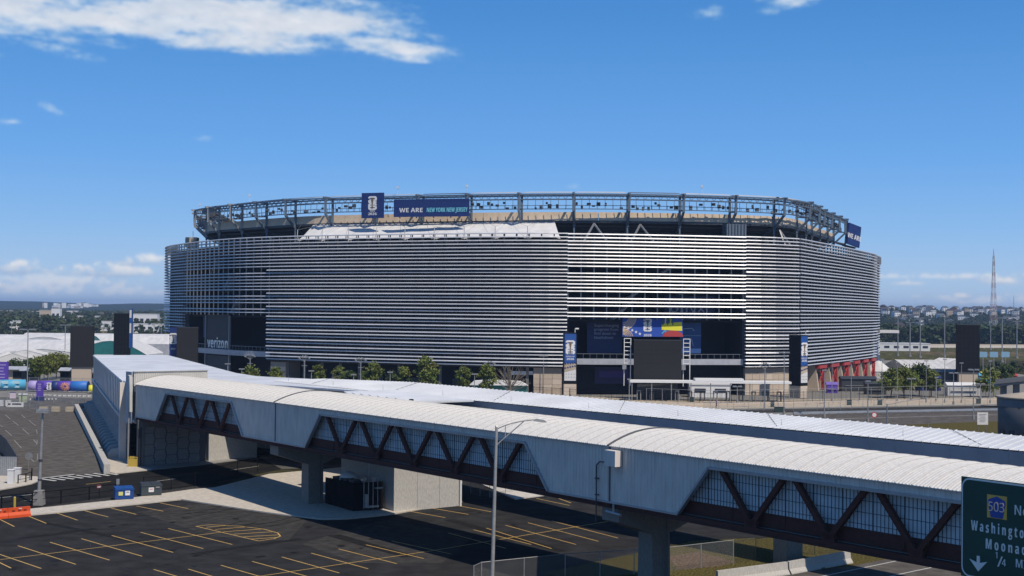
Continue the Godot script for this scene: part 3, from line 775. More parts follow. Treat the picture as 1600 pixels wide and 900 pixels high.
	for p in [[160.6, 166.0, 6.3], [234.8, 241.6, 6.5], [287.2, 302.6, 6.6], [303.3, 310.0, 6.4]]:
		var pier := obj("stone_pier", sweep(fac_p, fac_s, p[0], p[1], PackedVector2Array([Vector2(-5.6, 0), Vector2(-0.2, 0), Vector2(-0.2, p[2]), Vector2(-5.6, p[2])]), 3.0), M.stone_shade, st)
		# courses of pale stone panels
		var cols: int = int(max(2, (p[1] - p[0]) / 1.9))
		for r in 4:
			for c in cols:
				var s0: float = lerpf(p[0], p[1], float(c) / cols) + 0.03
				var s1: float = lerpf(p[0], p[1], float(c + 1) / cols) - 0.03
				var h0 := 0.05 + r * 1.28
				obj("stone_panel", sweep(fac_p, fac_s, s0, s1, PackedVector2Array([Vector2(-0.2, h0), Vector2(-0.08, h0), Vector2(-0.08, h0 + 1.22), Vector2(-0.2, h0 + 1.22)]), 3.0), M.stone if (r * 7 + c * 3) % 5 else M.stone_b, pier)
	# the gate on the far side of the corner: stone fins and red portals
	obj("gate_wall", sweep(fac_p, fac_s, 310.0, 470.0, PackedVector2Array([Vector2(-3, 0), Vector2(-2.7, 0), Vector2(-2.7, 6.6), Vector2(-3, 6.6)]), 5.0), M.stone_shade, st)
	for i in 6:
		var s := 322.0 + i * 13.5
		var nn: Vector3 = on_curve(fac_p, fac_s, s, 0, 0)[1]
		var bb := Basis(Vector3.UP.cross(nn), Vector3.UP, nn)
		obj("stone_fin", MB.new().prism(PackedVector2Array([Vector2(-2.6, 0), Vector2(0.6, 0), Vector2(-0.2, 6.4), Vector2(-2.6, 6.4)]), -0.5, 0.5, Transform3D(Basis(nn, Vector3.UP, nn.cross(Vector3.UP)), fac(s, 0, 0))), M.stone, st)
		var portal := obj("red_portal", MB.new().box(fac(s + 6.0, 0.2, 3.0), Vector3(0.9, 6.0, 0.9), bb), M.red, st)
		obj("red_beam", MB.new().beam(fac(s - 0.5, 0.3, 6.15), fac(s + 7.0, 0.3, 6.15), 1.2, 0.8), M.red, portal)
		var xb := MB.new()
		xb.beam(fac(s + 0.6, 0.4, 2.0), fac(s + 5.8, 0.4, 5.6), 0.2, 0.2)
		xb.beam(fac(s + 0.6, 0.45, 5.6), fac(s + 5.8, 0.45, 2.0), 0.2, 0.2)
		obj("red_brace", xb, M.red, portal)
		obj("gate_opening", MB.new().box(fac(s + 9.3, -2.55, 2.3), Vector3(4.0, 4.6, 0.2), bb), M.interior, st)
	# a pale slab standing out beyond the corner
	obj("balcony_slab", MB.new().box(fac(405, 3.0, 14.7), Vector3(6.0, 0.9, 6.0)), M.off_white, st)
	# ---- roof deck, stepped underside of the upper stand, tan rim
	obj("roof_deck", sweep(fac_p, fac_s, 45.0, 480.0, PackedVector2Array([Vector2(-1.5, 36.5), Vector2(-22, 36.5), Vector2(-22, 36.9), Vector2(-1.5, 36.9)]), 6.0), M.soffit_dark, st)
	var span := [10.0, 330.0]
	for r in 9:
		var o0 := -0.5 - r * 1.5
		var h0 := 42.4 - r * 0.72
		obj("stand_riser", sweep(ring_p, ring_s, 0.0, 330.0, PackedVector2Array([Vector2(o0, h0), Vector2(o0, h0 - 0.6), Vector2(o0 - 1.7, h0 - 0.95), Vector2(o0 - 1.7, h0)]), 6.0), M.soffit if r % 2 else M.soffit_dark, st)
	var nfa := 34
	for i in nfa:
		obj("rim_panel", sweep(ring_p, ring_s, 330.0 * i / nfa + 0.04, 330.0 * (i + 1) / nfa - 0.04, PackedVector2Array([Vector2(-0.5, 42.5), Vector2(0.15, 42.5), Vector2(-0.1, 44.6), Vector2(-0.5, 44.6)]), 5.0), M.fascia_tan, st)
	obj("rim_beam", sweep(ring_p, ring_s, 0.0, 330.0, PackedVector2Array([Vector2(-0.4, 41.9), Vector2(0.3, 41.9), Vector2(0.3, 42.5), Vector2(-0.4, 42.5)]), 6.0), M.steel_dark, st)
	# ---- the ring of roof steel: brackets, catwalks, lights and the thin canopy panels
	var nb := 25
	var gap := 328.0 / nb
	for i in nb + 1:
		var s := 1.0 + i * gap
		var far_side := s > 210.0
		var b := MB.new()
		b.beam(rng_at(s, 0.1, 41.0), rng_at(s, 0.1, 49.2), 0.6, 0.6)
		b.beam(rng_at(s, 3.6, 44.6), rng_at(s, 3.6, 49.2), 0.5, 0.6)
		b.beam(rng_at(s, 0.0, 48.9), rng_at(s, 4.6, 48.9), 0.45, 0.5)
		b.beam(rng_at(s, 0.1, 41.4), rng_at(s, 3.6, 44.8), 0.5, 0.5)
		b.beam(rng_at(s, 0.1, 45.2), rng_at(s, 3.6, 44.9), 0.35, 0.35)
		var br := obj("roof_bracket", b, M.bracket if s < 100.0 else M.truss, st)
		obj("soffit_strut", MB.new().beam(rng_at(s, 0.1, 41.6), rng_at(s, -9.0, 37.0), 0.35, 0.4), M.truss, br)
		obj("prop", MB.new().beam(rng_at(s, 0.1, 36.6), rng_at(s, 0.1, 41.2), 0.4, 0.4), M.truss, br)
		if i == nb:
			break
		var s1 := s + gap
		var t := MB.new()
		for c in [[0.0, 48.6, 0.34], [0.0, 47.7, 0.2], [3.6, 48.7, 0.34], [3.6, 47.5, 0.22], [1.8, 46.1, 0.14], [2.6, 45.2, 0.14], [1.8, 45.2, 0.14]]:
			for h in 3:
				t.beam(rng_at(lerpf(s, s1, h / 3.0), c[0], c[1]), rng_at(lerpf(s, s1, (h + 1) / 3.0), c[0], c[1]), c[2], c[2])
		for h in 7:
			var q0 := lerpf(s, s1, h / 7.0); var q1 := lerpf(s, s1, (h + 1) / 7.0)
			t.beam(rng_at(q0, 3.6, 47.5), rng_at((q0 + q1) / 2, 3.6, 48.7), 0.12, 0.12)
			t.beam(rng_at(q1, 3.6, 47.5), rng_at((q0 + q1) / 2, 3.6, 48.7), 0.12, 0.12)
			t.beam(rng_at(q0, 1.8, 45.2), rng_at(q0, 1.8, 47.6), 0.12, 0.12)
			t.beam(rng_at(q0, 2.6, 45.2), rng_at(q0, 2.6, 46.2), 0.1, 0.1)
		var tr := obj("catwalk_truss", t, M.truss, st)
		var pan := MB.new()
		for h in 3:
			var q0 := lerpf(s + 0.5, s1 - 0.5, h / 3.0); var q1 := lerpf(s + 0.5, s1 - 0.5, (h + 1) / 3.0)
			pan.quad(rng_at(q0, -3.0, 49.9), rng_at(q1, -3.0, 49.9), rng_at(q1, 1.4, 49.45), rng_at(q0, 1.4, 49.45))
			pan.quad(rng_at(q0, -3.0, 49.75), rng_at(q0, 1.4, 49.25), rng_at(q1, 1.4, 49.25), rng_at(q1, -3.0, 49.75))
			pan.quad(rng_at(q0, 1.4, 49.45), rng_at(q1, 1.4, 49.45), rng_at(q1, 1.4, 49.25), rng_at(q0, 1.4, 49.25))
		obj("canopy_panel", pan, M.off_white if i % 4 else M.steel, st)
		var fl := MB.new()
		for h in 9:
			if rng.randf() < 0.3:
				continue
			var q0 := lerpf(s + 0.6, s1 - 0.6, (h + rng.randf() * 0.6) / 9.0)
			var hh := rng.randf_range(45.3, 46.8)
			fl.box(rng_at(q0, 2.3, hh), Vector3(rng.randf_range(0.4, 1.0), rng.randf_range(0.35, 0.9), 0.6), Basis(Vector3(1, 0, 0), rng.randf_range(-0.5, 0.5)))
		obj("floodlight_rack", fl, M.steel_dark, tr).set_meta("kind", "stuff")
	for f in [[100.0, 0.4], [152.0, 0.6], [171.0, 1.2], [229.0, 0.7], [60.0, 0.3], [28.0, 0.4]]:
		obj("roof_aerial", MB.new().tube(rng_at(f[0], 2, 49.5), rng_at(f[0], 2, 51.6), 0.06).box(rng_at(f[0], 2, 51.2), Vector3(0.5, 0.5, 0.4)), M.off_white, st)
	# plant box and small machinery on the roof edge
	var pb := obj("plant_enclosure", MB.new().box(fac(286.5, -6.0, 40.4), Vector3(5.2, 3.2, 3.0), frame(fac(290, 0, 0) - fac(283, 0, 0))), M.truss, st)
	for i in 6:
		obj("enclosure_rib", MB.new().box(fac(284.4 + i * 0.85, -4.35, 40.4), Vector3(0.12, 3.2, 0.12)), M.steel_dark, pb)
	obj("roof_hut", MB.new().box(fac(96.0, -5.0, 39.6), Vector3(3.4, 3.0, 3.4)).box(fac(94.0, -5.0, 39.2), Vector3(1.6, 2.2, 2.0)), M.tan, st)
	obj("roof_vent", MB.new().tube(fac(92.0, -5, 38.0), fac(92.0, -5, 40.2), 0.5).tube(fac(97.0, -5, 41.0), fac(97.0, -5, 43.0), 0.07), M.steel, st)
	for f in [[259.0, 1], [253.0, -1], [306.0, 1]]:
		obj("roof_stay", MB.new().beam(fac(f[0], -4, 37), fac(f[0] + 3.0 * f[1], -6.5, 41.5), 0.35, 0.35).beam(fac(f[0] + 6.0 * f[1], -4, 37), fac(f[0] + 3.0 * f[1], -6.5, 41.5), 0.35, 0.35), M.galv, st)

	# ---- the white fabric canopy laid over the roof edge
	var cp := thing("fabric_canopy", "white scalloped fabric canopy stretched below the roof banners of the stadium", "canopy", Vector3.ZERO)
	var s_a := 172.0; var s_b := 241.0
	var r_a := 126.0; var r_b := 193.0
	var bayn := 9
	for i in bayn:
		var f := MB.new(true)
		var grid := []
		for u in 9:
			var t := (i + u / 8.0) / bayn
			var row := []
			for v in 5:
				var w := v / 4.0
				var a := rng_at(lerpf(r_a, r_b, t), 0.2, 42.2)
				var sag: float = 0.45 * sin(PI * u / 8.0)
				var b := fac(lerpf(s_a - 3.0, s_b, t), -0.6 - sag * 2.2, 37.4 + sag * 1.4)
				row.append(a.lerp(b, w) + Vector3(0, -0.5 * sin(PI * w) * (0.4 + sag), 0))
			grid.append(row)
		for u in 8:
			for v in 4:
				f.quad(grid[u][v], grid[u + 1][v], grid[u + 1][v + 1], grid[u][v + 1])
		obj("fabric_bay", f, M.canvas, cp)
		var t0 := float(i) / bayn
		var foot := fac(lerpf(s_a - 3.0, s_b, t0), -0.5, 37.0)
		var post := obj("mast", MB.new().tube(foot, foot + Vector3(0, 3.4, -1.0), 0.09).tube(foot + Vector3(-0.8, 0, 0), foot + Vector3(0, 1.6, -0.6), 0.05).tube(foot + Vector3(0.8, 0, 0), foot + Vector3(0, 1.6, -0.6), 0.05), M.galv, cp)
		var hi := rng_at(lerpf(r_a, r_b, t0), 0.3, 42.4)
		obj("stay_cable", MB.new().tube(foot + Vector3(0, 3.4, -1.0), hi + Vector3(3.0, 0, 0), 0.03, -1, 4, false).tube(foot + Vector3(0, 3.4, -1.0), hi + Vector3(-3.0, 0, 0), 0.03, -1, 4, false), M.steel, post)

	# ---- banners on the roof ring
	var b1 := thing("roof_banner", "square navy roof banner with a white stacked emblem and 2026", "banner", Vector3(-35.47, 46.40, -345.00))
	var d1 := frame(Vector3(1, 0, 0.34))
	b1.basis = d1
	obj("banner_face", MB.new().box(Vector3.ZERO, Vector3(6.1, 6.4, 0.4)), M.navy, b1)
	emblem(b1, Vector3(0, 0.6, 0.24), Basis(), 3.6)
	text("emblem_year", "2026", 0.62, M.white, b1, Vector3(0, -2.15, 0.24), Basis(), 1.25, true, HORIZONTAL_ALIGNMENT_CENTER)
	text("emblem_word", "FIFA", 0.36, M.white, b1, Vector3(0, -1.42, 0.24), Basis(), 1.25, true, HORIZONTAL_ALIGNMENT_CENTER)
	var b2 := thing("roof_banner", "long blue roof banner lettered WE ARE NEW YORK NEW JERSEY", "banner", Vector3(-20.27, 45.50, -339.00))
	b2.basis = frame(Vector3(1, 0, 0.28))
	obj("banner_face", MB.new().box(Vector3.ZERO, Vector3(19.8, 4.4, 0.4)), M.navy, b2)
	text("banner_lettering", "WE ARE", 1.05, M.white, b2, Vector3(-8.4, -0.55, 0.24), Basis(), 1.2)
	text("banner_lettering", "NEW YORK NEW JERSEY", 1.05, M.sky_blue_text, b2, Vector3(-1.2, -0.55, 0.24), Basis(), 0.66)
	for i in 5:
		obj("banner_hanger", MB.new().beam(Vector3(-9 + i * 4.5, 2.0, -0.3), Vector3(-9 + i * 4.5, -2.4, -1.9), 0.25, 0.25), M.truss, b2)
	var b3 := thing("roof_banner", "curved dark blue roof sign with white letters at the east end of the roof ring", "banner", Vector3(106.23, 44.60, -424.00))
	b3.basis = frame(Vector3(0.72, 0, -0.69)) * Basis(Vector3(0, 0, 1), -0.16)
	obj("banner_face", MB.new().box(Vector3.ZERO, Vector3(6.8, 6.6, 0.6)), M.navy, b3)
	text("banner_lettering", "WE ARE", 1.5, M.white, b3, Vector3(0, -0.6, 0.34), Basis(), 1.05, true, HORIZONTAL_ALIGNMENT_CENTER)
	obj("banner_frame", MB.new().beam(Vector3(-3.3, -3.4, -0.6), Vector3(-3.3, 4.0, -0.6), 0.4, 0.4).beam(Vector3(-3.3, -3.7, -1.5), Vector3(3.3, -3.7, -1.5), 0.5, 0.5).beam(Vector3(-3, -3.5, -0.6), Vector3(-6, -3.0, -4), 0.4, 0.4).beam(Vector3(2.6, -3.5, -0.6), Vector3(-3, -3.0, -4), 0.4, 0.4), M.steel_dark, b3)

	# ---- things hung in the great openings
	var hang := func(called, label, cat, s, out, y, w, h, m):
		var q := on_curve(fac_p, fac_s, s, out, y)
		var n: Vector3 = q[1]
		var t := thing(called, label, cat, q[0])
		t.basis = Basis(Vector3.UP.cross(n), Vector3.UP, n)
		obj("panel_face", MB.new().box(Vector3.ZERO, Vector3(w, h, 0.3)), m, t)
		return t
	var v1: Node3D = hang.call("wall_sign", "dark wall panel with grey lettering hung in the western stadium opening", "sign", 132.5, -1.2, 13.0, 16.0, 10.6, M.interior_grey)
	text("sign_lettering", "verizon", 2.7, M.verizon_white, v1, Vector3(0.0, -2.6, 0.17), Basis(), 1.08, true, HORIZONTAL_ALIGNMENT_CENTER)
	for x in [-8.2, 8.2]:
		obj("side_post", MB.new().box(Vector3(x, -4.0, 0.2), Vector3(0.5, 18.0, 0.5)), M.steel, v1)
	obj("lower_panel", MB.new().box(Vector3(0, -9.5, 0), Vector3(16.0, 7.0, 0.3)), M.interior_grey, v1)
	var v2: Node3D = hang.call("wall_sign", "blue hanging panel with a small green mark in the western stadium opening", "sign", 119.0, -3.6, 14.6, 9.0, 6.0, M.interior_blue)
	obj("green_mark", MB.new().box(Vector3(1.0, 1.0, 0.2), Vector3(1.9, 2.2, 0.1)), M.green_mark, v2)
	var v3: Node3D = hang.call("wall_banner", "tall navy banner reading Supercharging progress from first down to touchdown", "banner", 253.0, -6.5, 14.2, 8.6, 8.6, M.interior_blue)
	var words := ["Supercharging", "progress from", "first down to", "touchdown"]
	for i in 4:
		text("banner_lettering", words[i], 0.62, M.dim_text, v3, Vector3(-2.6, 2.5 - i * 0.98, 0.17), Basis(), 1.1, false)
	var v4: Node3D = hang.call("wall_banner", "wide multicoloured banner with emblem, stars and yellow red shapes over the big screen", "banner", 263.7, -0.6, 16.6, 15.0, 4.9, M.banner_blue)
	for i in 5:
		var arc := MB.new()
		for k in 8:
			var a0 := -PI / 2 * k / 8.0; var a1 := -PI / 2 * (k + 1) / 8.0
			var r := 1.6 + i * 0.42
			arc.beam(Vector3(-7.4 + cos(a0) * r, 2.4 + sin(a0) * r, 0.17), Vector3(-7.4 + cos(a1) * r, 2.4 + sin(a1) * r, 0.17), 0.05, 0.2, Vector3(0, 0, 1).cross(Vector3(cos(a0), sin(a0), 0)))
		obj("printed_arc", arc, M.banner_cream, v4)
		var arc2 := MB.new()
		for k in 6:
			var a0 := PI / 2 * k / 6.0; var a1 := PI / 2 * (k + 1) / 6.0
			var r := 0.7 + i * 0.42
			arc2.tube(Vector3(-7.4 + cos(a0) * r, -2.4 + sin(a0) * r * 0.7, 0.17), Vector3(-7.4 + cos(a1) * r, -2.4 + sin(a1) * r * 0.7, 0.17), 0.09, -1, 4)
		obj("printed_arc", arc2, M.banner_cream, v4)
	for i in 5:
		var star := PackedVector2Array()
		for k in 10:
			star.append(Vector2.from_angle(PI / 2 + TAU * k / 10.0) * (0.42 if k % 2 == 0 else 0.17))
		obj("printed_star", MB.new().prism(star, 0.15, 0.2, Transform3D(Basis(), Vector3(-7.0 + i * 0.95, -0.1 - i * 0.42, 0))), M.white, v4)
	emblem(v4, Vector3(-1.3, 0.35, 0.2), Basis(), 3.2)
	text("emblem_year", "2026", 0.55, M.white, v4, Vector3(-1.3, -2.1, 0.17), Basis(), 1.2, true, HORIZONTAL_ALIGNMENT_CENTER)
	obj("printed_block", MB.new().prism(PackedVector2Array([Vector2(2.2, -0.8), Vector2(2.2, 0.6), Vector2(7.2, 1.2), Vector2(7.3, -1.0)]), 0.15, 0.2), M.yellow, v4)
	var half := PackedVector2Array()
	for k in 13:
		half.append(Vector2(5.0 - 2.6 * cos(PI * k / 12.0), -2.4 + 1.5 * sin(PI * k / 12.0)))
	obj("printed_dome", MB.new().prism(half, 0.15, 0.22), M.red, v4)
	for i in 5:
		obj("printed_bar", MB.new().prism(PackedVector2Array([Vector2(2.3 + i * 0.62, 0.4), Vector2(2.6 + i * 0.62, 0.4), Vector2(2.75 + i * 0.62, 2.4), Vector2(2.45 + i * 0.62, 2.4)]), 0.15, 0.21), M.yellow if i % 2 else M.leaf_print, v4)
	obj("printed_zigzag", MB.new().prism(PackedVector2Array([Vector2(2.2, -1.5), Vector2(3.0, -0.8), Vector2(3.8, -1.5), Vector2(4.6, -0.8), Vector2(4.6, -1.2), Vector2(3.8, -1.9), Vector2(3.0, -1.2), Vector2(2.2, -1.9)]), 0.15, 0.21), M.sky_blue, v4)
	var v5: Node3D = hang.call("wall_banner", "narrow blue banner with pale line drawing beside the multicoloured banner", "banner", 274.4, -4.0, 14.3, 5.4, 8.4, M.interior_blue_b)
	obj("line_drawing", MB.new().tube(Vector3(-0.4, -2.4, 0.2), Vector3(0.2, -0.6, 0.2), 0.1).tube(Vector3(0.2, -0.6, 0.2), Vector3(0.7, -2.4, 0.2), 0.1).tube(Vector3(-2.0, 1.8, 0.2), Vector3(0.4, 1.9, 0.2), 0.1).tube(Vector3(0.4, 1.9, 0.2), Vector3(0.9, 1.3, 0.2), 0.1), M.dim_text_b, v5)
	obj("fold_line", MB.new().box(Vector3(0, 0.1, 0.17), Vector3(5.4, 0.08, 0.05)), M.dim_text_b, v5)
	var v6: Node3D = hang.call("wall_banner", "dark navy banner set high behind the louvers with pale rounded letters", "banner", 274.5, -5.0, 21.2, 13.0, 5.8, M.interior_blue)
	text("banner_lettering", "onyx", 2.2, M.dim_text, v6, Vector3(-0.6, 0.0, 0.17), Basis(), 1.4, false, HORIZONTAL_ALIGNMENT_CENTER)
	var v7: Node3D = hang.call("wall_banner", "dark purple gate banner under the concourse deck left of the big screen", "banner", 255.0, -5.4, 4.6, 9.0, 4.0, M.interior_purple)
	obj("banner_band", MB.new().box(Vector3(0, 0.3, 0.17), Vector3(7.0, 1.6, 0.05)), M.purple_dim, v7)

# ---------------------------------------------------------------- the two footbridges and the hall they meet
const BRIDGE_AT := Vector3(7.4, 0, -100.8)
const BRIDGE_TURN := 2.21246

func bridge_point(s: float, y: float, t: float) -> Vector3:
	return BRIDGE_AT + Basis(Vector3.UP, BRIDGE_TURN) * Vector3(s, y, t)

# upright ribbed cladding between two height functions, its face at z, ribs towards -z
func ribbed(s0: float, s1: float, top: Callable, bottom: Callable, z: float, pitch := 0.36, rise := 0.045) -> MB:
	var mb := MB.new()
	var n: int = max(1, int(round((s1 - s0) / pitch)))
	var p := (s1 - s0) / n
	for i in n:
		var xs := [s0 + i * p, s0 + (i + 0.62) * p, s0 + (i + 0.7) * p, s0 + (i + 0.92) * p, s0 + (i + 1) * p]
		var zs := [z, z, z - rise, z - rise, z]
		for k in 4:
			var a: float = xs[k]; var b: float = xs[k + 1]
			mb.quad(Vector3(a, bottom.call(a), zs[k]), Vector3(a, top.call(a), zs[k]), Vector3(b, top.call(b), zs[k + 1]), Vector3(b, bottom.call(b), zs[k + 1]))
	return mb

func arch(t: float) -> float:
	return 10.14 + 1.05 * (1.0 - pow((t - 4.5) / 4.7, 2.0))

func arch_panel(length: float, ridges: int) -> MB:
	var mb := MB.new()
	var p := length / ridges
	var prof := []
	for i in ridges:
		for q in [[0.0, 0.0], [0.5, 0.0], [0.62, 0.026], [0.88, 0.026]]:
			prof.append(Vector2((i + q[0]) * p, q[1]))
	prof.append(Vector2(length, 0.0))
	var k := 14
	for i in prof.size() - 1:
		for j in k:
			var t0 := lerpf(-0.22, 9.22, float(j) / k); var t1 := lerpf(-0.22, 9.22, float(j + 1) / k)
			var a: Vector2 = prof[i]; var b: Vector2 = prof[i + 1]
			mb.quad(Vector3(a.x, arch(t0) + a.y, t0), Vector3(a.x, arch(t1) + a.y, t1), Vector3(b.x, arch(t1) + b.y, t1), Vector3(b.x, arch(t0) + b.y, t0))
		var a2: Vector2 = prof[i]; var b2: Vector2 = prof[i + 1]
		mb.quad(Vector3(a2.x, arch(-0.22) - 0.05, -0.22), Vector3(a2.x, arch(-0.22) + a2.y, -0.22), Vector3(b2.x, arch(-0.22) + b2.y, -0.22), Vector3(b2.x, arch(-0.22) - 0.05, -0.22))
	# the raised seam where two panels lap
	for j in k:
		var t0 := lerpf(-0.2, 9.2, float(j) / k); var t1 := lerpf(-0.2, 9.2, float(j + 1) / k)
		mb.beam(Vector3(0.03, arch(t0) + 0.03, t0), Vector3(0.03, arch(t1) + 0.03, t1), 0.05, 0.07)
	return mb

func bridge_section(br: Node3D, s0: float, s1: float, ob0: float, ob1: float, nbay: int, roof_mesh: ArrayMesh):
	var ot0 := ob0 + 3.0; var ot1 := ob1 - 3.0
	if ob0 < s0: ot0 = ob0
	var ytop := func(_x): return 10.12
	var ybot := func(x: float) -> float:
		if x < ob0 or x > ob1: return 6.0
		if x < ot0: return lerpf(6.0, 9.5, (x - ob0) / (ot0 - ob0))
		if x > ot1: return lerpf(9.5, 6.0, (x - ot1) / (ob1 - ot1))
		return 9.5
	for q in [[s0, ob0], [ob0, ot0], [ot0, ot1], [ot1, ob1], [ob1, s1]]:
		if q[1] - q[0] > 0.1:
			var pn := obj("wall_panel", ribbed(q[0], q[1], ytop, ybot, 0.0), M.cladding, br)
			if q[0] != ot0 and (q[1] == s1 or q[0] == s0):
				obj("bottom_trim", MB.new().box(Vector3((q[0] + q[1]) / 2, 5.98, -0.07), Vector3(q[1] - q[0], 0.14, 0.1)), M.trim, pn)
	var tr := MB.new()
	tr.beam(Vector3(ob0, 6.0, -0.04), Vector3(ot0, 9.5, -0.04), 0.34, 0.16, Vector3(0, 0, 1).cross(Vector3(ot0 - ob0, 3.5, 0)))
	tr.beam(Vector3(ob1, 6.0, -0.04), Vector3(ot1, 9.5, -0.04), 0.34, 0.16, Vector3(0, 0, 1).cross(Vector3(ot1 - ob1, 3.5, 0)))
	obj("opening_frame", tr, M.trim, br)
	obj("opening_trim", MB.new().box(Vector3((ot0 + ot1) / 2, 9.5, -0.08), Vector3(ot1 - ot0, 0.2, 0.12)), M.trim, br)
	# floor, chords, far wall
	obj("lower_chord", MB.new().box(Vector3((s0 + s1) / 2, 5.78, 0.3), Vector3(s1 - s0 - 0.06, 0.36, 0.5)), M.oxide, br)
	obj("lower_chord", MB.new().box(Vector3((s0 + s1) / 2, 5.78, 8.7), Vector3(s1 - s0 - 0.06, 0.36, 0.5)), M.oxide, br)
	obj("chord_flange", MB.new().box(Vector3((s0 + s1) / 2, 5.585, 0.28), Vector3(s1 - s0 - 0.06, 0.06, 0.7)), M.oxide, br)
	obj("floor_slab", MB.new().box(Vector3((s0 + s1) / 2, 5.88, 4.5), Vector3(s1 - s0 - 0.06, 0.25, 7.9)), M.concrete_dark, br)
	obj("far_wall", MB.new().box(Vector3((s0 + s1) / 2, 8.05, 8.97), Vector3(s1 - s0 - 0.06, 4.1, 0.1)), M.cladding, br)
	# truss diagonals in the opening
	var w := (ob1 - ob0 - 7.0) / nbay
	for i in nbay:
		var foot := Vector3(ob0 + 3.5 + (i + 0.5) * w, 6.1, 0.22)
		var a := Vector3(ob0 + 3.5 + i * w + 0.35, 9.6, 0.22); var b := Vector3(ob0 + 3.5 + (i + 1) * w - 0.35, 9.6, 0.22)
		for q in [a, b]:
			var tilt := Vector3(0, 0, 1).cross(Vector3(q.x - foot.x, q.y - foot.y, 0))
			obj("truss_diagonal", MB.new().beam(foot, q, 0.34, 0.34, tilt), M.oxide, br)
		obj("gusset_plate", MB.new().box(foot + Vector3(0, 0.1, -0.02), Vector3(1.0, 0.45, 0.3)), M.oxide, br)
	obj("kick_plate", MB.new().box(Vector3((ob0 + ob1) / 2, 6.5, 0.62), Vector3(ob1 - ob0, 0.9, 0.06)), M.oxide, br)
	var np: int = int(round((ob1 - ob0) / 2.3))
	for i in np:
		var x0 := lerpf(ob0, ob1, float(i) / np); var x1 := lerpf(ob0, ob1, float(i + 1) / np)
		var pan := obj("mesh_panel", MB.new().box(Vector3((x0 + x1) / 2, 8.35, 0.7), Vector3(x1 - x0 - 0.01, 2.8, 0.03)), M.mesh_sheet, br)
		var g := MB.new()
		for k in 8:
			g.box(Vector3(x0 + 0.06 + (x1 - x0) * k / 8.0, 8.35, 0.67), Vector3(0.03 if k else 0.08, 2.8, 0.03))
		for k in 4:
			g.box(Vector3((x0 + x1) / 2, 7.25 + k * 0.72, 0.655), Vector3(x1 - x0, 0.03, 0.03))
		obj("mesh_wire", g, M.wire, pan)
		if i % 2:
			obj("kick_stiffener", MB.new().box(Vector3(x0, 6.5, 0.57), Vector3(0.06, 0.9, 0.05)), M.oxide, br)
	# roof
	var n: int = int(round((s1 - s0) / 1.22))
	var len_ := (s1 - s0) / n
	for i in n:
		var o := obj("roof_panel", roof_mesh, M.roof_cream, br, Vector3(s0 + i * len_, 0, 0), Basis.from_scale(Vector3(len_ / 1.22, 1, 1)))
	# joint cover at the start of the section
	var j := MB.new()
	for k in 14:
		var t0 := lerpf(-0.26, 9.26, k / 14.0); var t1 := lerpf(-0.26, 9.26, (k + 1) / 14.0)
		j.beam(Vector3(s0, arch(t0) + 0.06, t0), Vector3(s0, arch(t1) + 0.06, t1), 0.2, 0.1)
	j.box(Vector3(s0, 8.05, -0.05), Vector3(0.12, 4.1, 0.12))
	obj("expansion_joint", j, M.seam, br)

func pier(label: String, s: float, t_col: float, cap_t: Vector2):
	var base := bridge_point(s, 0, t_col)
	var g: float = gh(-base.z)
	var p := thing("bridge_pier", label, "pier", Vector3(base.x, g, base.z), BRIDGE_TURN, "concrete piers under the near footbridge")
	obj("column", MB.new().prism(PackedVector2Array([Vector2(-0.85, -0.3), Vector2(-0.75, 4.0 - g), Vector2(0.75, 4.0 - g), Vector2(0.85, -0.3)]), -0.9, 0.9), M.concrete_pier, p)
	var y: float = 5.5 - g
	# the hammerhead: its profile runs across the bridge
	var prof := PackedVector2Array([Vector2(cap_t.x, y), Vector2(cap_t.y, y), Vector2(cap_t.y, y - 0.95), Vector2(1.0, y - 2.1), Vector2(-1.0, y - 2.1), Vector2(cap_t.x, y - 0.95)])
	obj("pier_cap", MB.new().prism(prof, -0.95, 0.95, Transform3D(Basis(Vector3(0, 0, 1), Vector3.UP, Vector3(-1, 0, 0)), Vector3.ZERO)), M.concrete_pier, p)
	for q in [cap_t.x + 0.9, cap_t.y - 0.9]:
		obj("bearing", MB.new().box(Vector3(0, y + 0.04, q), Vector3(0.9, 0.1, 0.7)), M.black, p)
	obj("downpipe", MB.new().tube(Vector3(-0.98, 0.2, 0.4), Vector3(-0.98, y - 0.4, 0.4), 0.07), M.concrete_dark, p)

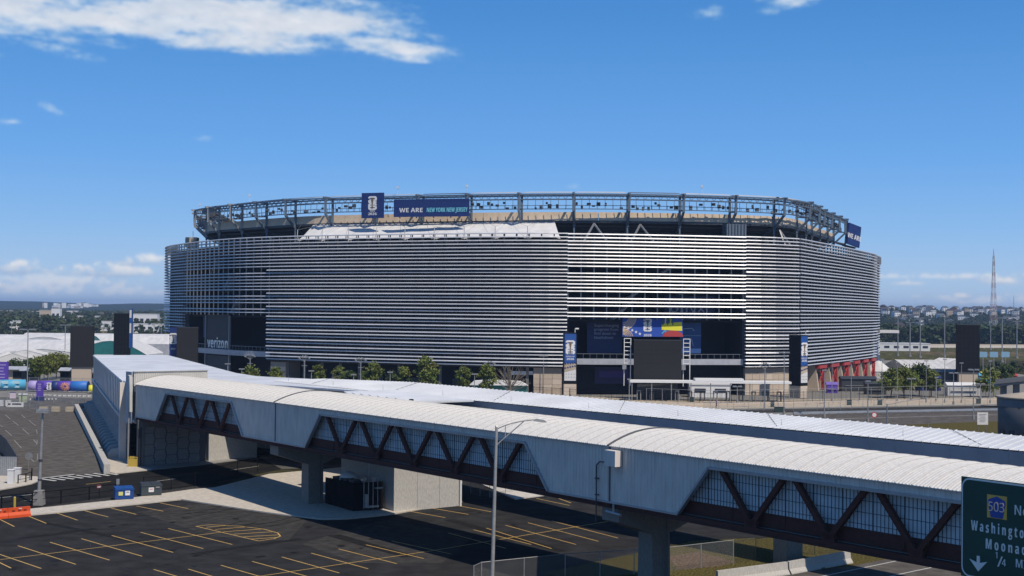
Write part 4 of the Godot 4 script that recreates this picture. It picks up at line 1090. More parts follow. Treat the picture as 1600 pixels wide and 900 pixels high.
func build_bridges():
	var br := thing("footbridge", "covered steel footbridge with cream arched roof, grey cladding and dark red trusses", "footbridge", BRIDGE_AT, BRIDGE_TURN)
	var roof := arch_panel(1.22, 5).mesh()
	bridge_section(br, 53.7, 92.8, 61.4, 85.8, 3, roof)
	bridge_section(br, 0.0, 53.7, 7.3, 47.0, 5, roof)
	bridge_section(br, -53.7, 0.0, -46.6, -7.2, 5, roof)
	obj("cable_box", MB.new().box(Vector3(-0.75, 9.3, -0.4), Vector3(1.2, 1.15, 0.7)), M.cladding, br)
	obj("conduit", MB.new().tube(Vector3(0.1, 8.9, -0.25), Vector3(0.9, 8.9, -0.25), 0.05).tube(Vector3(0.9, 8.9, -0.25), Vector3(1.3, 8.6, -0.25), 0.05).tube(Vector3(1.3, 8.6, -0.25), Vector3(1.3, 4.4, -0.25), 0.05).box(Vector3(1.3, 7.6, -0.2), Vector3(0.3, 0.08, 0.2)).box(Vector3(1.3, 6.4, -0.2), Vector3(0.3, 0.08, 0.2)), M.steel_dark, br)
	obj("drain_pipe", MB.new().tube(Vector3(0.2, 5.3, -0.2), Vector3(-1.4, 5.2, -0.2), 0.12).tube(Vector3(-0.6, 5.3, -0.2), Vector3(-0.6, 5.9, -0.2), 0.08), M.galv, br)
	# ribbed end parapet where it meets the hall
	var par := obj("end_parapet", ribbed(-0.2, 9.9, func(_x): return 11.72, func(_x): return 9.2, 0.0, 0.3, 0.05), M.cladding_pale, br, Vector3(93.0, 0, 0), Basis(Vector3(0, 0, 1), Vector3.UP, Vector3(1, 0, 0)))
	obj("parapet_cap", MB.new().box(Vector3(93.1, 11.74, 4.85), Vector3(0.5, 0.08, 10.2)), M.concrete_white, br)
	obj("parapet_back", MB.new().box(Vector3(93.25, 10.9, 4.85), Vector3(0.1, 1.6, 10.1)), M.cladding_pale, br)
	obj("corner_panel", MB.new().box(Vector3(94.3, 8.4, -0.3), Vector3(2.0, 6.6, 0.2)), M.gutter, br)
	obj("leader_head", MB.new().prism(PackedVector2Array([Vector2(93.2, 11.2), Vector2(93.7, 11.3), Vector2(93.4, 9.2), Vector2(93.2, 6.6), Vector2(92.9, 6.6), Vector2(93.0, 9.2)]), -0.75, -0.4), M.cladding_pale, br)
	obj("leader_pipe", MB.new().tube(Vector3(93.6, 9.0, -0.6), Vector3(93.6, -0.2, -0.6), 0.13), M.galv, br)

	pier("concrete hammerhead pier beside the black dumpster screen", 54.6, 4.9, Vector2(-4.6, 3.9))
	pier("concrete hammerhead pier at the bottom edge, right of the curved lamp post", 0.2, 4.6, Vector2(-4.4, 4.2))
	pier("concrete hammerhead pier hidden behind the green highway sign", -53.2, 4.6, Vector2(-4.4, 4.2))

	# ---- abutment under the far end: precast panels with staggered joints
	var ab := thing("abutment_wall", "shaded retaining wall of interlocking precast concrete panels under the footbridge end", "wall", bridge_point(91.0, -0.4, 0.0), BRIDGE_TURN)
	obj("wall_core", MB.new().box(Vector3(0.6, 3.0, 4.5), Vector3(1.0, 6.0, 9.0)), M.seam, ab)
	for c in 5:
		var y: float = 0.0 if c % 2 == 0 else -0.72
		while y < 5.6:
			var lo: float = max(y, 0.0) + 0.04; var hi: float = min(y + 1.44, 5.7) - 0.04
			if hi - lo > 0.2:
				var z := 1.1 + c * 1.55
				var m := (lo + hi) / 2
				var n := 0.14
				var poly := PackedVector2Array([Vector2(z - 0.78 + n, lo), Vector2(z + 0.78 - n, lo), Vector2(z + 0.78 - n, m - 0.38), Vector2(z + 0.78 - 0.04, m - 0.24), Vector2(z + 0.78 - 0.02, m + 0.24), Vector2(z + 0.78 - n, m + 0.38), Vector2(z + 0.78 - n, hi), Vector2(z - 0.78 + n, hi), Vector2(z - 0.78 + n, m + 0.38), Vector2(z - 0.78 + 0.02, m + 0.24), Vector2(z - 0.78 + 0.02, m - 0.24), Vector2(z - 0.78 + n, m - 0.38)])
				if hi - lo < 1.0:
					poly = PackedVector2Array([Vector2(z - 0.7, lo), Vector2(z + 0.7, lo), Vector2(z + 0.7, hi), Vector2(z - 0.7, hi)])
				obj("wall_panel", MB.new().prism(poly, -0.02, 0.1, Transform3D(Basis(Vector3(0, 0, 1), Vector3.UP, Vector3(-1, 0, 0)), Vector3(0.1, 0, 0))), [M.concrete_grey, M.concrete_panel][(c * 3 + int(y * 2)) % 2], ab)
			y += 1.44
	for q in [-0.3, 0.25]:
		obj("end_post", MB.new().box(Vector3(0.0, 3.0, q), Vector3(0.4, 6.2, 0.3)), M.concrete_dark, ab)
	obj("bearing_shelf", MB.new().box(Vector3(0.3, 5.6, 4.4), Vector3(1.4, 0.8, 9.0)), M.concrete_dark, ab)
	obj("yellow_cabinet_plate", MB.new().box(Vector3(-0.2, 4.4, -0.3), Vector3(0.12, 1.2, 0.3)), M.steel_dark, ab)
	var wing := thing("concrete_wall", "plain concrete wing wall beside the precast abutment, half in sun", "wall", bridge_point(90.9, -0.3, 9.2), BRIDGE_TURN)
	obj("wall_body", MB.new().box(Vector3(1.0, 4.3, 3.6), Vector3(1.6, 8.6, 7.0)), M.concrete_white, wing)
	obj("wall_pilaster", MB.new().box(Vector3(0.0, 4.3, 0.4), Vector3(0.5, 8.6, 0.9)), M.concrete_white, wing)

	# ---- the concrete block between the bridges
	var bl := thing("concrete_block_tower", "bright smooth concrete wall block standing between the two bridges", "building", bridge_point(45.2, -1.2, 9.3), BRIDGE_TURN - 0.06)
	obj("block_body", MB.new().box(Vector3(6.2, 5.5, 4.2), Vector3(12.4, 11.0, 8.2)), M.concrete_white, bl)
	for q in [2.9, 5.6, 8.2]:
		obj("panel_joint", MB.new().box(Vector3(-0.004, 5.5, q), Vector3(0.012, 11.0, 0.03)), M.concrete_dark, bl)
	obj("corner_pipe", MB.new().tube(Vector3(-0.15, 0.1, 8.15), Vector3(-0.15, 8.0, 8.15), 0.12), M.white, bl)
	obj("flat_roof", MB.new().box(Vector3(6.4, 11.5, 4.4), Vector3(15.0, 0.16, 9.4)), M.roof_white, bl)
	for i in 7:
		var sl := MB.new()
		sl.box(Vector3(0.2 + i * 2.0, 11.78, 3.8), Vector3(1.6, 0.1, 6.4), Basis(Vector3(0, 0, 1), 0.18))
		obj("roof_louver", sl, M.roof_white, bl)
	obj("roof_post", MB.new().box(Vector3(-1.0, 11.4, 1.5), Vector3(0.35, 1.0, 0.35)), M.black, bl)
	# ---- second, wider bridge with the white roof
	var b2 := thing("station_bridge", "wide low bridge building with flat white ribbed roof and blue grey gutter behind the footbridge", "bridge", BRIDGE_AT, BRIDGE_TURN)
	var near := func(s: float) -> float: return lerpf(22.3, 18.3, clamp((s + 20.0) / 82.0, -0.6, 1.0))
	var s := -62.0
	var n := 63
	for i in n:
		var s0 := -62.0 + i * 2.42; var s1 := s0 + 2.4
		var pm := MB.new()
		for q in 3:
			var a := lerpf(s0, s1, q / 3.0); var b := lerpf(s0, s1, (q + 0.9) / 3.0); var c := lerpf(s0, s1, (q + 1) / 3.0)
			var ha_: float = 10.95 - 0.62 * clamp((a - 68.0) / 23.0, 0.0, 1.0); var hb_: float = 10.95 - 0.62 * clamp((b - 68.0) / 23.0, 0.0, 1.0)
			pm.quad(Vector3(a, 10.26, near.call(a)), Vector3(a, ha_, 26.2), Vector3(b, hb_, 26.2), Vector3(b, 10.26, near.call(b)))
			pm.quad(Vector3(a, ha_, 26.2), Vector3(a, 10.1, 26.4), Vector3(b, 10.1, 26.4), Vector3(b, hb_, 26.2))
			pm.beam(Vector3((b + c) / 2, 10.275, near.call(b) - 0.1), Vector3((b + c) / 2, hb_ + 0.015, 26.25), c - b, 0.09)
		obj("roof_panel", pm, M.roof_white, b2)
		var gseg := MB.new()
		gseg.quad(Vector3(s0, 9.1, near.call(s0) + 0.12), Vector3(s0, 10.18, near.call(s0) - 0.1), Vector3(s1, 10.18, near.call(s1) - 0.1), Vector3(s1, 9.1, near.call(s1) + 0.12))
		gseg.quad(Vector3(s0, 9.1, near.call(s0) + 0.12), Vector3(s1, 9.1, near.call(s1) + 0.12), Vector3(s1, 9.1, near.call(s1) + 0.6), Vector3(s0, 9.1, near.call(s0) + 0.6))
		obj("gutter_panel", gseg, M.gutter, b2)
		if i % 5 == 2:
			obj("lightning_rod", MB.new().tube(Vector3(s0, 10.2, near.call(s0) + 1.0), Vector3(s0, 11.0, near.call(s0) + 1.0), 0.03, 0.01, 5), M.steel, b2)
			obj("lightning_rod", MB.new().tube(Vector3(s0, 10.1, 26.0), Vector3(s0, 11.3, 26.0), 0.03, 0.01, 5), M.steel, b2)
		if i % 6 == 4:
			obj("downspout", MB.new().tube(Vector3(s0, 5.6, near.call(s0) + 0.35), Vector3(s0, 9.1, near.call(s0) + 0.35), 0.11), M.gutter, b2)
		if i % 8 == 3:
			obj("roof_cable", MB.new().tube(Vector3(s0, 10.34, near.call(s0) + 0.5), Vector3(s0 + 5.0, 11.0, 25.9), 0.025, -1, 4), M.seam, b2)
	for q in [[-62.0, -21.0], [-21.0, 20.0], [20.0, 62.0], [62.0, 73.0]]:
		var z0: float = near.call(q[0]); var z1: float = near.call(q[1])
		var d := Vector3(q[1] - q[0], 0, z1 - z0)
		obj("side_wall", ribbed(0.0, d.length(), func(_x): return 9.4, func(_x): return 5.4, 0.0, 0.4, 0.06), M.wall_dark, b2, Vector3(q[0], 0, z0 + 0.55), frame(d))
	obj("far_side_wall", MB.new().box(Vector3(5.0, 8.0, 26.0), Vector3(134.0, 5.4, 0.12)), M.cladding, b2)
	obj("floor_slab", MB.new().box(Vector3(5.0, 5.3, 23.4), Vector3(134.0, 0.5, 5.0)), M.concrete_dark, b2)
	obj("end_wall", MB.new().box(Vector3(-62.0, 7.7, 24.6), Vector3(0.15, 4.9, 3.6)), M.cladding, b2)
	# ---- the hall that both run into
	var ha := thing("entrance_hall", "hall with a broad flat white roof and pale translucent side wall where both bridges meet", "building", BRIDGE_AT, BRIDGE_TURN)
	var poly := PackedVector2Array([Vector2(62.0, 18.3), Vector2(72.0, 26.4), Vector2(92.0, 26.2), Vector2(104, 22.4), Vector2(114, 24), Vector2(191.9, 45.5), Vector2(196.9, 31.8), Vector2(100.4, 1.25), Vector2(93.6, -0.2), Vector2(93.6, 10.2), Vector2(80, 15.0)])
	var dirh := Vector2(191.9 - 114, 45.5 - 24).normalized()
	var nrm := dirh.orthogonal()
	for i in 60:
		var o := 50.0 + i * 3.0
		var c := dirh * o
		var band := PackedVector2Array([c + nrm * 90, c + dirh * 2.94 + nrm * 90, c + dirh * 2.94 - nrm * 90, c - nrm * 90])
		for piece in Geometry2D.intersect_polygons(poly, band):
			var mb := MB.new()
			mb.prism(piece, -10.22, -10.0, Transform3D(Basis(Vector3(1, 0, 0), Vector3(0, 0, 1), Vector3(0, -1, 0)), Vector3.ZERO))
			obj("roof_panel", mb, M.roof_white, ha)
	var w0 := Vector3(100.4, 0, 1.25); var w1 := Vector3(196.9, 0, 31.8)
	var nw := 22
	var fr := frame(w1 - w0)
	for i in nw:
		var a := w0.lerp(w1, float(i) / nw); var b := w0.lerp(w1, float(i + 1) / nw)
		var l := a.distance_to(b)
		obj("wall_panel", MB.new().box((a + b) / 2 + Vector3(0, 7.7, 0), Vector3(l - 0.12, 4.7, 0.08), fr), M.hall_glass, ha)
		obj("wall_post", MB.new().box(a + Vector3(0, 7.6, 0), Vector3(0.16, 5.0, 0.24), fr), M.galv, ha)
		obj("lower_panel", MB.new().box((a + b) / 2 + Vector3(0, 2.4, 0) + fr.z * 0.9, Vector3(l - 0.1, 5.4, 0.15), fr), M.wall_dark, ha)
		var h := MB.new()
		h.box(a + Vector3(0, 2.4, 0) + fr.z * 0.2, Vector3(0.5, 5.6, 1.1), fr)
		obj("retaining_post", h, M.post_pale, ha)
		obj("buttress_foot", MB.new().prism(PackedVector2Array([Vector2(0.3, -0.3), Vector2(-1.9, -0.3), Vector2(-1.9, 0.55), Vector2(-1.35, 1.15), Vector2(-0.3, 1.3), Vector2(0.3, 1.3)]), -0.5, 0.5, Transform3D(Basis(fr.z, Vector3.UP, -fr.x), a)), M.foot, ha)
	obj("wall_rail", MB.new().beam(w0 + Vector3(0, 5.25, 0) - fr.z * 0.25, w1 + Vector3(0, 5.25, 0) - fr.z * 0.25, 0.22, 0.3), M.trim, ha)
	obj("roof_edge", MB.new().beam(w0 + Vector3(0, 10.1, 0) - fr.z * 0.1, w1 + Vector3(0, 10.1, 0) - fr.z * 0.1, 0.2, 0.26), M.roof_white, ha)
	for q in [[Vector3(191.9, 0, 45.5), Vector3(114, 0, 24)], [Vector3(114, 0, 24), Vector3(104, 0, 22.4)], [Vector3(104, 0, 22.4), Vector3(92.0, 0, 26.2)], [Vector3(92.0, 0, 26.2), Vector3(72.0, 0, 26.2)]]:
		obj("rear_wall", MB.new().beam(q[0] + Vector3(0, 7.4, 0), q[1] + Vector3(0, 7.4, 0), 0.1, 5.0), M.translucent, ha)
		obj("rear_base", MB.new().beam(q[0] + Vector3(0, 2.4, 0), q[1] + Vector3(0, 2.4, 0), 0.2, 5.0), M.cladding, ha)
	obj("end_wall", MB.new().beam(Vector3(191.9, 5, 45.3), Vector3(196.7, 5, 32.0), 0.2, 10.0), M.cladding, ha)
	obj("corner_column", MB.new().box(Vector3(99.6, 4.8, 0.9), Vector3(1.2, 10.4, 0.9), fr), M.cladding, ha)
	obj("hall_floor", MB.new().prism(PackedVector2Array([Vector2(72.0, 26.0), Vector2(92.0, 26.0), Vector2(104, 22.2), Vector2(114, 23.8), Vector2(191.7, 45.3), Vector2(196.5, 32.4), Vector2(100.6, 1.9), Vector2(93.8, 0.4), Vector2(93.8, 10.2), Vector2(72, 18.0)]), -5.3, -5.0, Transform3D(Basis(Vector3(1, 0, 0), Vector3(0, 0, 1), Vector3(0, -1, 0)), Vector3.ZERO)), M.concrete_pale, ha)

	# ---- legs of the wide bridge
	for q in [[Vector3(23.73, -1.20, -116.52), "broad shaded concrete pier under the wide bridge, standing by the dry grass"], [Vector3(-6.00, -0.91, -150.94), "slim dark concrete pier under the wide bridge, just right of the bright concrete block"], [Vector3(-11.96, -0.60, -162.58), "concrete pier of the wide bridge, in deep shade behind the black dumpster screen"]]:
		var p := thing("bridge_pier", q[1], "pier", q[0], BRIDGE_TURN)
		var hh: float = 5.3 - q[0].y
		obj("column", MB.new().box(Vector3(0, hh / 2 - 0.2, 0), Vector3(1.5, hh + 0.2, 2.0) * (Vector3(0.5, 1, 0.35) if q[1].begins_with("slim") else Vector3.ONE)), M.concrete_pier, p)
		obj("pier_cap", MB.new().box(Vector3(0, hh - 0.45, 1.0), Vector3(1.8, 0.9, 5.0 if not q[1].begins_with("slim") else 2.0)), M.concrete_pier, p)

# ---------------------------------------------------------------- street furniture and the rest
func double_lamp(label: String, at: Vector3, high: float, heads: int, arm := 0.9, turn := 0.0, group := "lamp posts around the stadium", thick := 0.11):
	var t := thing("lamp_post", label, "lamp post", at, turn, group)
	obj("pole", MB.new().tube(Vector3(0, -0.3, 0), Vector3(0, high, 0), thick, thick * 0.7), M.galv, t)
	obj("pole_base", MB.new().tube(Vector3(0, -0.3, 0), Vector3(0, 0.7, 0), thick * 2.6, thick * 2.3), M.concrete_grey, t)
	for i in heads:
		var x := (i - (heads - 1) * 0.5) * arm * 1.3
		var h := obj("lamp_head", MB.new().box(Vector3(x, high + 0.06, 0), Vector3(arm * 1.0, 0.22, 0.5)), M.galv, t)
	if heads > 1:
		obj("crossarm", MB.new().box(Vector3(0, high - 0.12, 0), Vector3(arm * heads * 1.2, 0.1, 0.1)), M.galv, t)

func fence(label: String, pts: Array, high: float, gap: float, m, post_r := 0.035, weave := 0.16, wire := 0.006, called := "fence", mw = null) -> Node3D:
	var t := thing(called, label, "fence", pts[0])
	var o: Vector3 = pts[0]
	var w := MB.new()
	for i in pts.size() - 1:
		var a: Vector3 = pts[i] - o; var b: Vector3 = pts[i + 1] - o
		var l := a.distance_to(b)
		var n: int = max(1, int(round(l / gap)))
		for k in n + (1 if i == pts.size() - 2 else 0):
			var p := a.lerp(b, float(k) / n)
			obj("post", MB.new().tube(p + Vector3(0, -0.2, 0), p + Vector3(0, high + 0.05, 0), post_r, -1, 6), m, t)
		obj("top_rail", MB.new().tube(a + Vector3(0, high, 0), b + Vector3(0, high, 0), post_r * 0.7, -1, 6), m, t)
		if weave > 0.0:
			var q: int = int(l / weave)
			for k in q + int(high / weave):
				for s in [0, 1]:
					var x0: float = (k - (0 if s else int(high / weave))) * weave if s == 0 else k * weave
					var x1: float = x0 + high if s == 0 else x0 - high
					var y0 := 0.0; var y1 := high
					if x0 < 0: y0 = -x0; x0 = 0
					if x1 > l: y1 = high - (x1 - l); x1 = l
					if x1 < 0: y1 = high + x1; x1 = 0
					if x0 > l: y0 = x0 - l; x0 = l
					if y1 - y0 < 0.05: continue
					var u := (b - a) / l
					var p0 := a + u * x0 + Vector3(0, y0, 0); var p1 := a + u * x1 + Vector3(0, y1, 0)
					var d := (p1 - p0).normalized()
					var nn := d.cross(u.cross(Vector3.UP)).normalized() * wire
					w.quad(p0 - nn, p1 - nn, p1 + nn, p0 + nn)
	if weave > 0.0:
		obj("chain_link", w, m if mw == null else mw, t).set_meta("kind", "stuff")
	return t

func picket_fence(label: String, pts: Array, high: float, gap: float, m) -> Node3D:
	var t := thing("picket_fence", label, "fence", pts[0])
	var o: Vector3 = pts[0]
	for i in pts.size() - 1:
		var a: Vector3 = pts[i] - o; var b: Vector3 = pts[i + 1] - o
		var l := a.distance_to(b)
		var n: int = max(1, int(round(l / 2.6)))
		for k in n:
			var p := a.lerp(b, float(k) / n); var q := a.lerp(b, float(k + 1) / n)
			var pan := MB.new()
			pan.beam(p + Vector3(0, high - 0.1, 0), q + Vector3(0, high - 0.1, 0), 0.05, 0.06)
			pan.beam(p + Vector3(0, 0.2, 0), q + Vector3(0, 0.2, 0), 0.05, 0.06)
			var c := int(2.6 / gap)
			for j in range(1, c):
				var s := p.lerp(q, float(j) / c)
				pan.beam(s + Vector3(0, 0.1, 0), s + Vector3(0, high, 0), 0.04, 0.04)
			obj("fence_panel", pan, m, t)
			obj("post", MB.new().beam(p, p + Vector3(0, high + 0.15, 0), 0.1, 0.1), m, t)
	return t

func make_tree(called: String, label: String, at: Vector3, high: float, wide: float, seed_: int, m, group: String, category := "tree", leaves := 60, stems := 1) -> Node3D:
	var t := thing(called, label, category, at, seed_ * 0.7, group)
	var tk := MB.new()
	var q := RandomNumberGenerator.new()
	q.seed = seed_
	for k in stems:
		var foot := Vector3(q.randf_range(-0.25, 0.25) * (stems - 1) * 0.3, -0.2, q.randf_range(-0.2, 0.2) * (stems - 1) * 0.3)
		var fork := foot + Vector3(q.randf_range(-0.2, 0.2), high * 0.42, q.randf_range(-0.2, 0.2))
		tk.tube(foot, fork, 0.14, 0.1, 7)
		for i in 5:
			var a := q.randf() * TAU
			tk.tube(fork - Vector3(0, high * 0.06 * i, 0), fork + Vector3(cos(a) * wide * 0.3, high * q.randf_range(0.1, 0.38), sin(a) * wide * 0.3), 0.06, 0.02, 5)
	obj("trunk", tk, M.bark, t)
	obj("crown", crown(seed_, Vector3(wide * 0.46, high * 0.36, wide * 0.46), 34, leaves, 0.2 + wide * 0.016), m, t, Vector3(0, high * 0.64, 0))
	return t

func screen_tower(label: String, at: Vector3, w: float, high: float, bottom: float, depth: float, turn: float, face, side_banner: bool, bare := false) -> Node3D:
	var t := thing("screen_tower", label, "screen", at, turn, "")
	obj("screen_face", MB.new().box(Vector3(0, (high + bottom) / 2, 0), Vector3(w, high - bottom, depth)), face, t)
	var seams := MB.new()
	for i in range(1, 5):
		seams.box(Vector3(lerpf(-w / 2, w / 2, i / 5.0), (high + bottom) / 2, depth / 2 + 0.01), Vector3(0.03, high - bottom, 0.03))
	for i in range(1, 9):
		seams.box(Vector3(0, lerpf(bottom, high, i / 9.0), depth / 2 + 0.012), Vector3(w, 0.03, 0.03))
	obj("module_seam", seams, M.seam_dark, t)
	obj("base_plinth", MB.new().box(Vector3(0, bottom / 2 - 0.15, 0), Vector3(w * 0.85, bottom + 0.2, depth * 0.9)), M.stone if not bare else M.steel_dark, t)
	obj("screen_rim", MB.new().box(Vector3(0, bottom - 0.12, 0), Vector3(w + 0.3, 0.24, depth + 0.3)).box(Vector3(0, high + 0.08, 0), Vector3(w + 0.06, 0.16, depth + 0.06)), M.steel_dark, t)
	return t

func banner_tower(label: String, at: Vector3, w: float, deep: float, high: float, bottom: float, turn: float) -> Node3D:
	var t := thing("banner_tower", label, "banner tower", at, turn, "")
	obj("tower_body", MB.new().box(Vector3(0, (high + bottom) / 2, -deep / 2), Vector3(w, high - bottom, deep)), M.screen_black, t)
	obj("stone_base", MB.new().box(Vector3(0, bottom / 2 - 0.15, -deep / 2), Vector3(w * 0.95, bottom + 0.2, deep * 0.95)), M.stone, t)
	for r in 4:
		obj("stone_panel", MB.new().box(Vector3(0, bottom * (r + 0.5) / 4.0, 0.02), Vector3(w * 0.9, bottom / 4.0 - 0.06, 0.08)), M.stone_b, t)
	obj("banner_face", MB.new().box(Vector3(0, (high + bottom) / 2 + 0.2, 0.06), Vector3(w * 0.86, high - bottom - 1.0, 0.1)), M.blue, t)
	emblem(t, Vector3(0, high - 3.4, 0.14), Basis(), 3.3)
	text("emblem_word", "FIFA", 0.3, M.navy, t, Vector3(0, high - 4.85, 0.2), Basis(), 1.2, true, HORIZONTAL_ALIGNMENT_CENTER)
	text("emblem_year", "WORLD CUP", 0.26, M.white, t, Vector3(0, high - 5.5, 0.12), Basis(), 0.95, true, HORIZONTAL_ALIGNMENT_CENTER)
	text("emblem_year", "2026", 0.46, M.white, t, Vector3(0, high - 6.1, 0.12), Basis(), 1.25, true, HORIZONTAL_ALIGNMENT_CENTER)
	var y0 := bottom + 0.75
	obj("banner_lower", MB.new().prism(PackedVector2Array([Vector2(-w * 0.43, y0), Vector2(w * 0.43, y0), Vector2(w * 0.43, y0 + 2.6), Vector2(-w * 0.43, y0 + 1.9)]), 0.06, 0.125), M.off_white, t)
	obj("banner_pattern", MB.new().prism(PackedVector2Array([Vector2(-w * 0.43, y0 + 1.92), Vector2(w * 0.43, y0 + 2.62), Vector2(w * 0.43, y0 + 4.0), Vector2(-w * 0.43, y0 + 4.0)]), 0.06, 0.125), M.tan, t)
	var zz := MB.new()
	for i in 5:
		zz.box(Vector3(-w * 0.36 + i * w * 0.18, y0 + 3.9 + 0.05 * i, 0.12), Vector3(w * 0.1, 0.5, 0.06), Basis(Vector3(0, 0, 1), 0.5))
		zz.box(Vector3(-w * 0.36 + i * w * 0.18, y0 + 2.9 + 0.12 * i, 0.13), Vector3(w * 0.12, 0.34, 0.06), Basis(Vector3(0, 0, 1), -0.6))
	obj("banner_zigzag", zz, M.navy, t)
	var tiny := MB.new()
	for r in 2:
		for i in 4:
			tiny.box(Vector3(-w * 0.3 + i * w * 0.2, y0 + 1.5 - r * 0.7, 0.13), Vector3(0.22, 0.3, 0.03))
	obj("banner_small_print", tiny, M.gutter, t)
	obj("camera_arm", MB.new().tube(Vector3(w * 0.35, high, -0.3), Vector3(w * 0.35, high + 0.9, -0.3), 0.08).box(Vector3(w * 0.5, high + 0.9, -0.3), Vector3(0.8, 0.3, 0.3)), M.white, t)
	return t

func tent(label: String, at: Vector3, w: float, d: float, eave: float, ridge: float, turn: float, m_wall, curved := true, group := "white event tents", gable = null) -> Node3D:
	var t := thing("event_tent", label, "tent", at, turn, group)
	var prof := PackedVector2Array()
	var k := 10 if curved else 2
	for i in k + 1:
		var f := float(i) / k
		var x := lerpf(-w / 2, w / 2, f)
		var y: float = eave + (ridge - eave) * (sin(PI * f) if curved else 1.0 - abs(f * 2.0 - 1.0))
		prof.append(Vector2(x, y))
	var roof := MB.new(true)
	for i in k:
		var bays := 6
		for j in bays:
			var z0 := lerpf(-d / 2, d / 2, float(j) / bays); var z1 := lerpf(-d / 2, d / 2, float(j + 1) / bays)
			roof.quad(Vector3(prof[i].x, prof[i].y, z1), Vector3(prof[i].x, prof[i].y, z0), Vector3(prof[i + 1].x, prof[i + 1].y, z0), Vector3(prof[i + 1].x, prof[i + 1].y, z1))
	obj("tent_roof", roof, M.tent_white, t)
	var ribs := MB.new()
	for j in 7:
		var z := lerpf(-d / 2, d / 2, j / 6.0)
		for i in k:
			ribs.beam(Vector3(prof[i].x, prof[i].y + 0.02, z), Vector3(prof[i + 1].x, prof[i + 1].y + 0.02, z), 0.18, 0.12)
	obj("tent_rib", ribs, M.off_white, t)
	for s in [-1, 1]:
		var gp := prof.duplicate()
		gp.append(Vector2(w / 2, 0)); gp.append(Vector2(-w / 2, 0))
		var ev := PackedVector2Array()
		obj("gable_wall", MB.new().prism(gp, s * d / 2 - 0.1, s * d / 2), m_wall if gable == null else gable, t)
		obj("side_wall", MB.new().box(Vector3(s * w / 2, eave / 2, 0), Vector3(0.15, eave, d)), m_wall, t)
	return t

func simple_building(called: String, label: String, at: Vector3, w: float, d: float, h: float, turn: float, m, group: String, flat := true, wm = null) -> Node3D:
	var t := thing(called, label, "building", at, turn, group)
	obj("wall", MB.new().box(Vector3(0, h / 2 - 0.5, 0), Vector3(w, h + 1.0, d)), m, t)
	if flat:
		obj("roof", MB.new().box(Vector3(0, h + 0.15, 0), Vector3(w + 0.4, 0.3, d + 0.4)), M.off_white, t)
	else:
		obj("roof", MB.new().prism(PackedVector2Array([Vector2(-w * 0.55, h), Vector2(w * 0.55, h), Vector2(0, h + w * 0.3)]), -d / 2 - 0.3, d / 2 + 0.3), M.roof_slate, t)
	for i in int(clamp(w / 5.0, 2, 9)):
		var n: float = clamp(int(w / 5.0), 2, 9)
		obj("window", MB.new().box(Vector3(lerpf(-w / 2, w / 2, (i + 0.5) / n), h * 0.55, d / 2 + 0.03), Vector3(w / n * 0.55, h * 0.32, 0.1)), M.window, t)
	return t

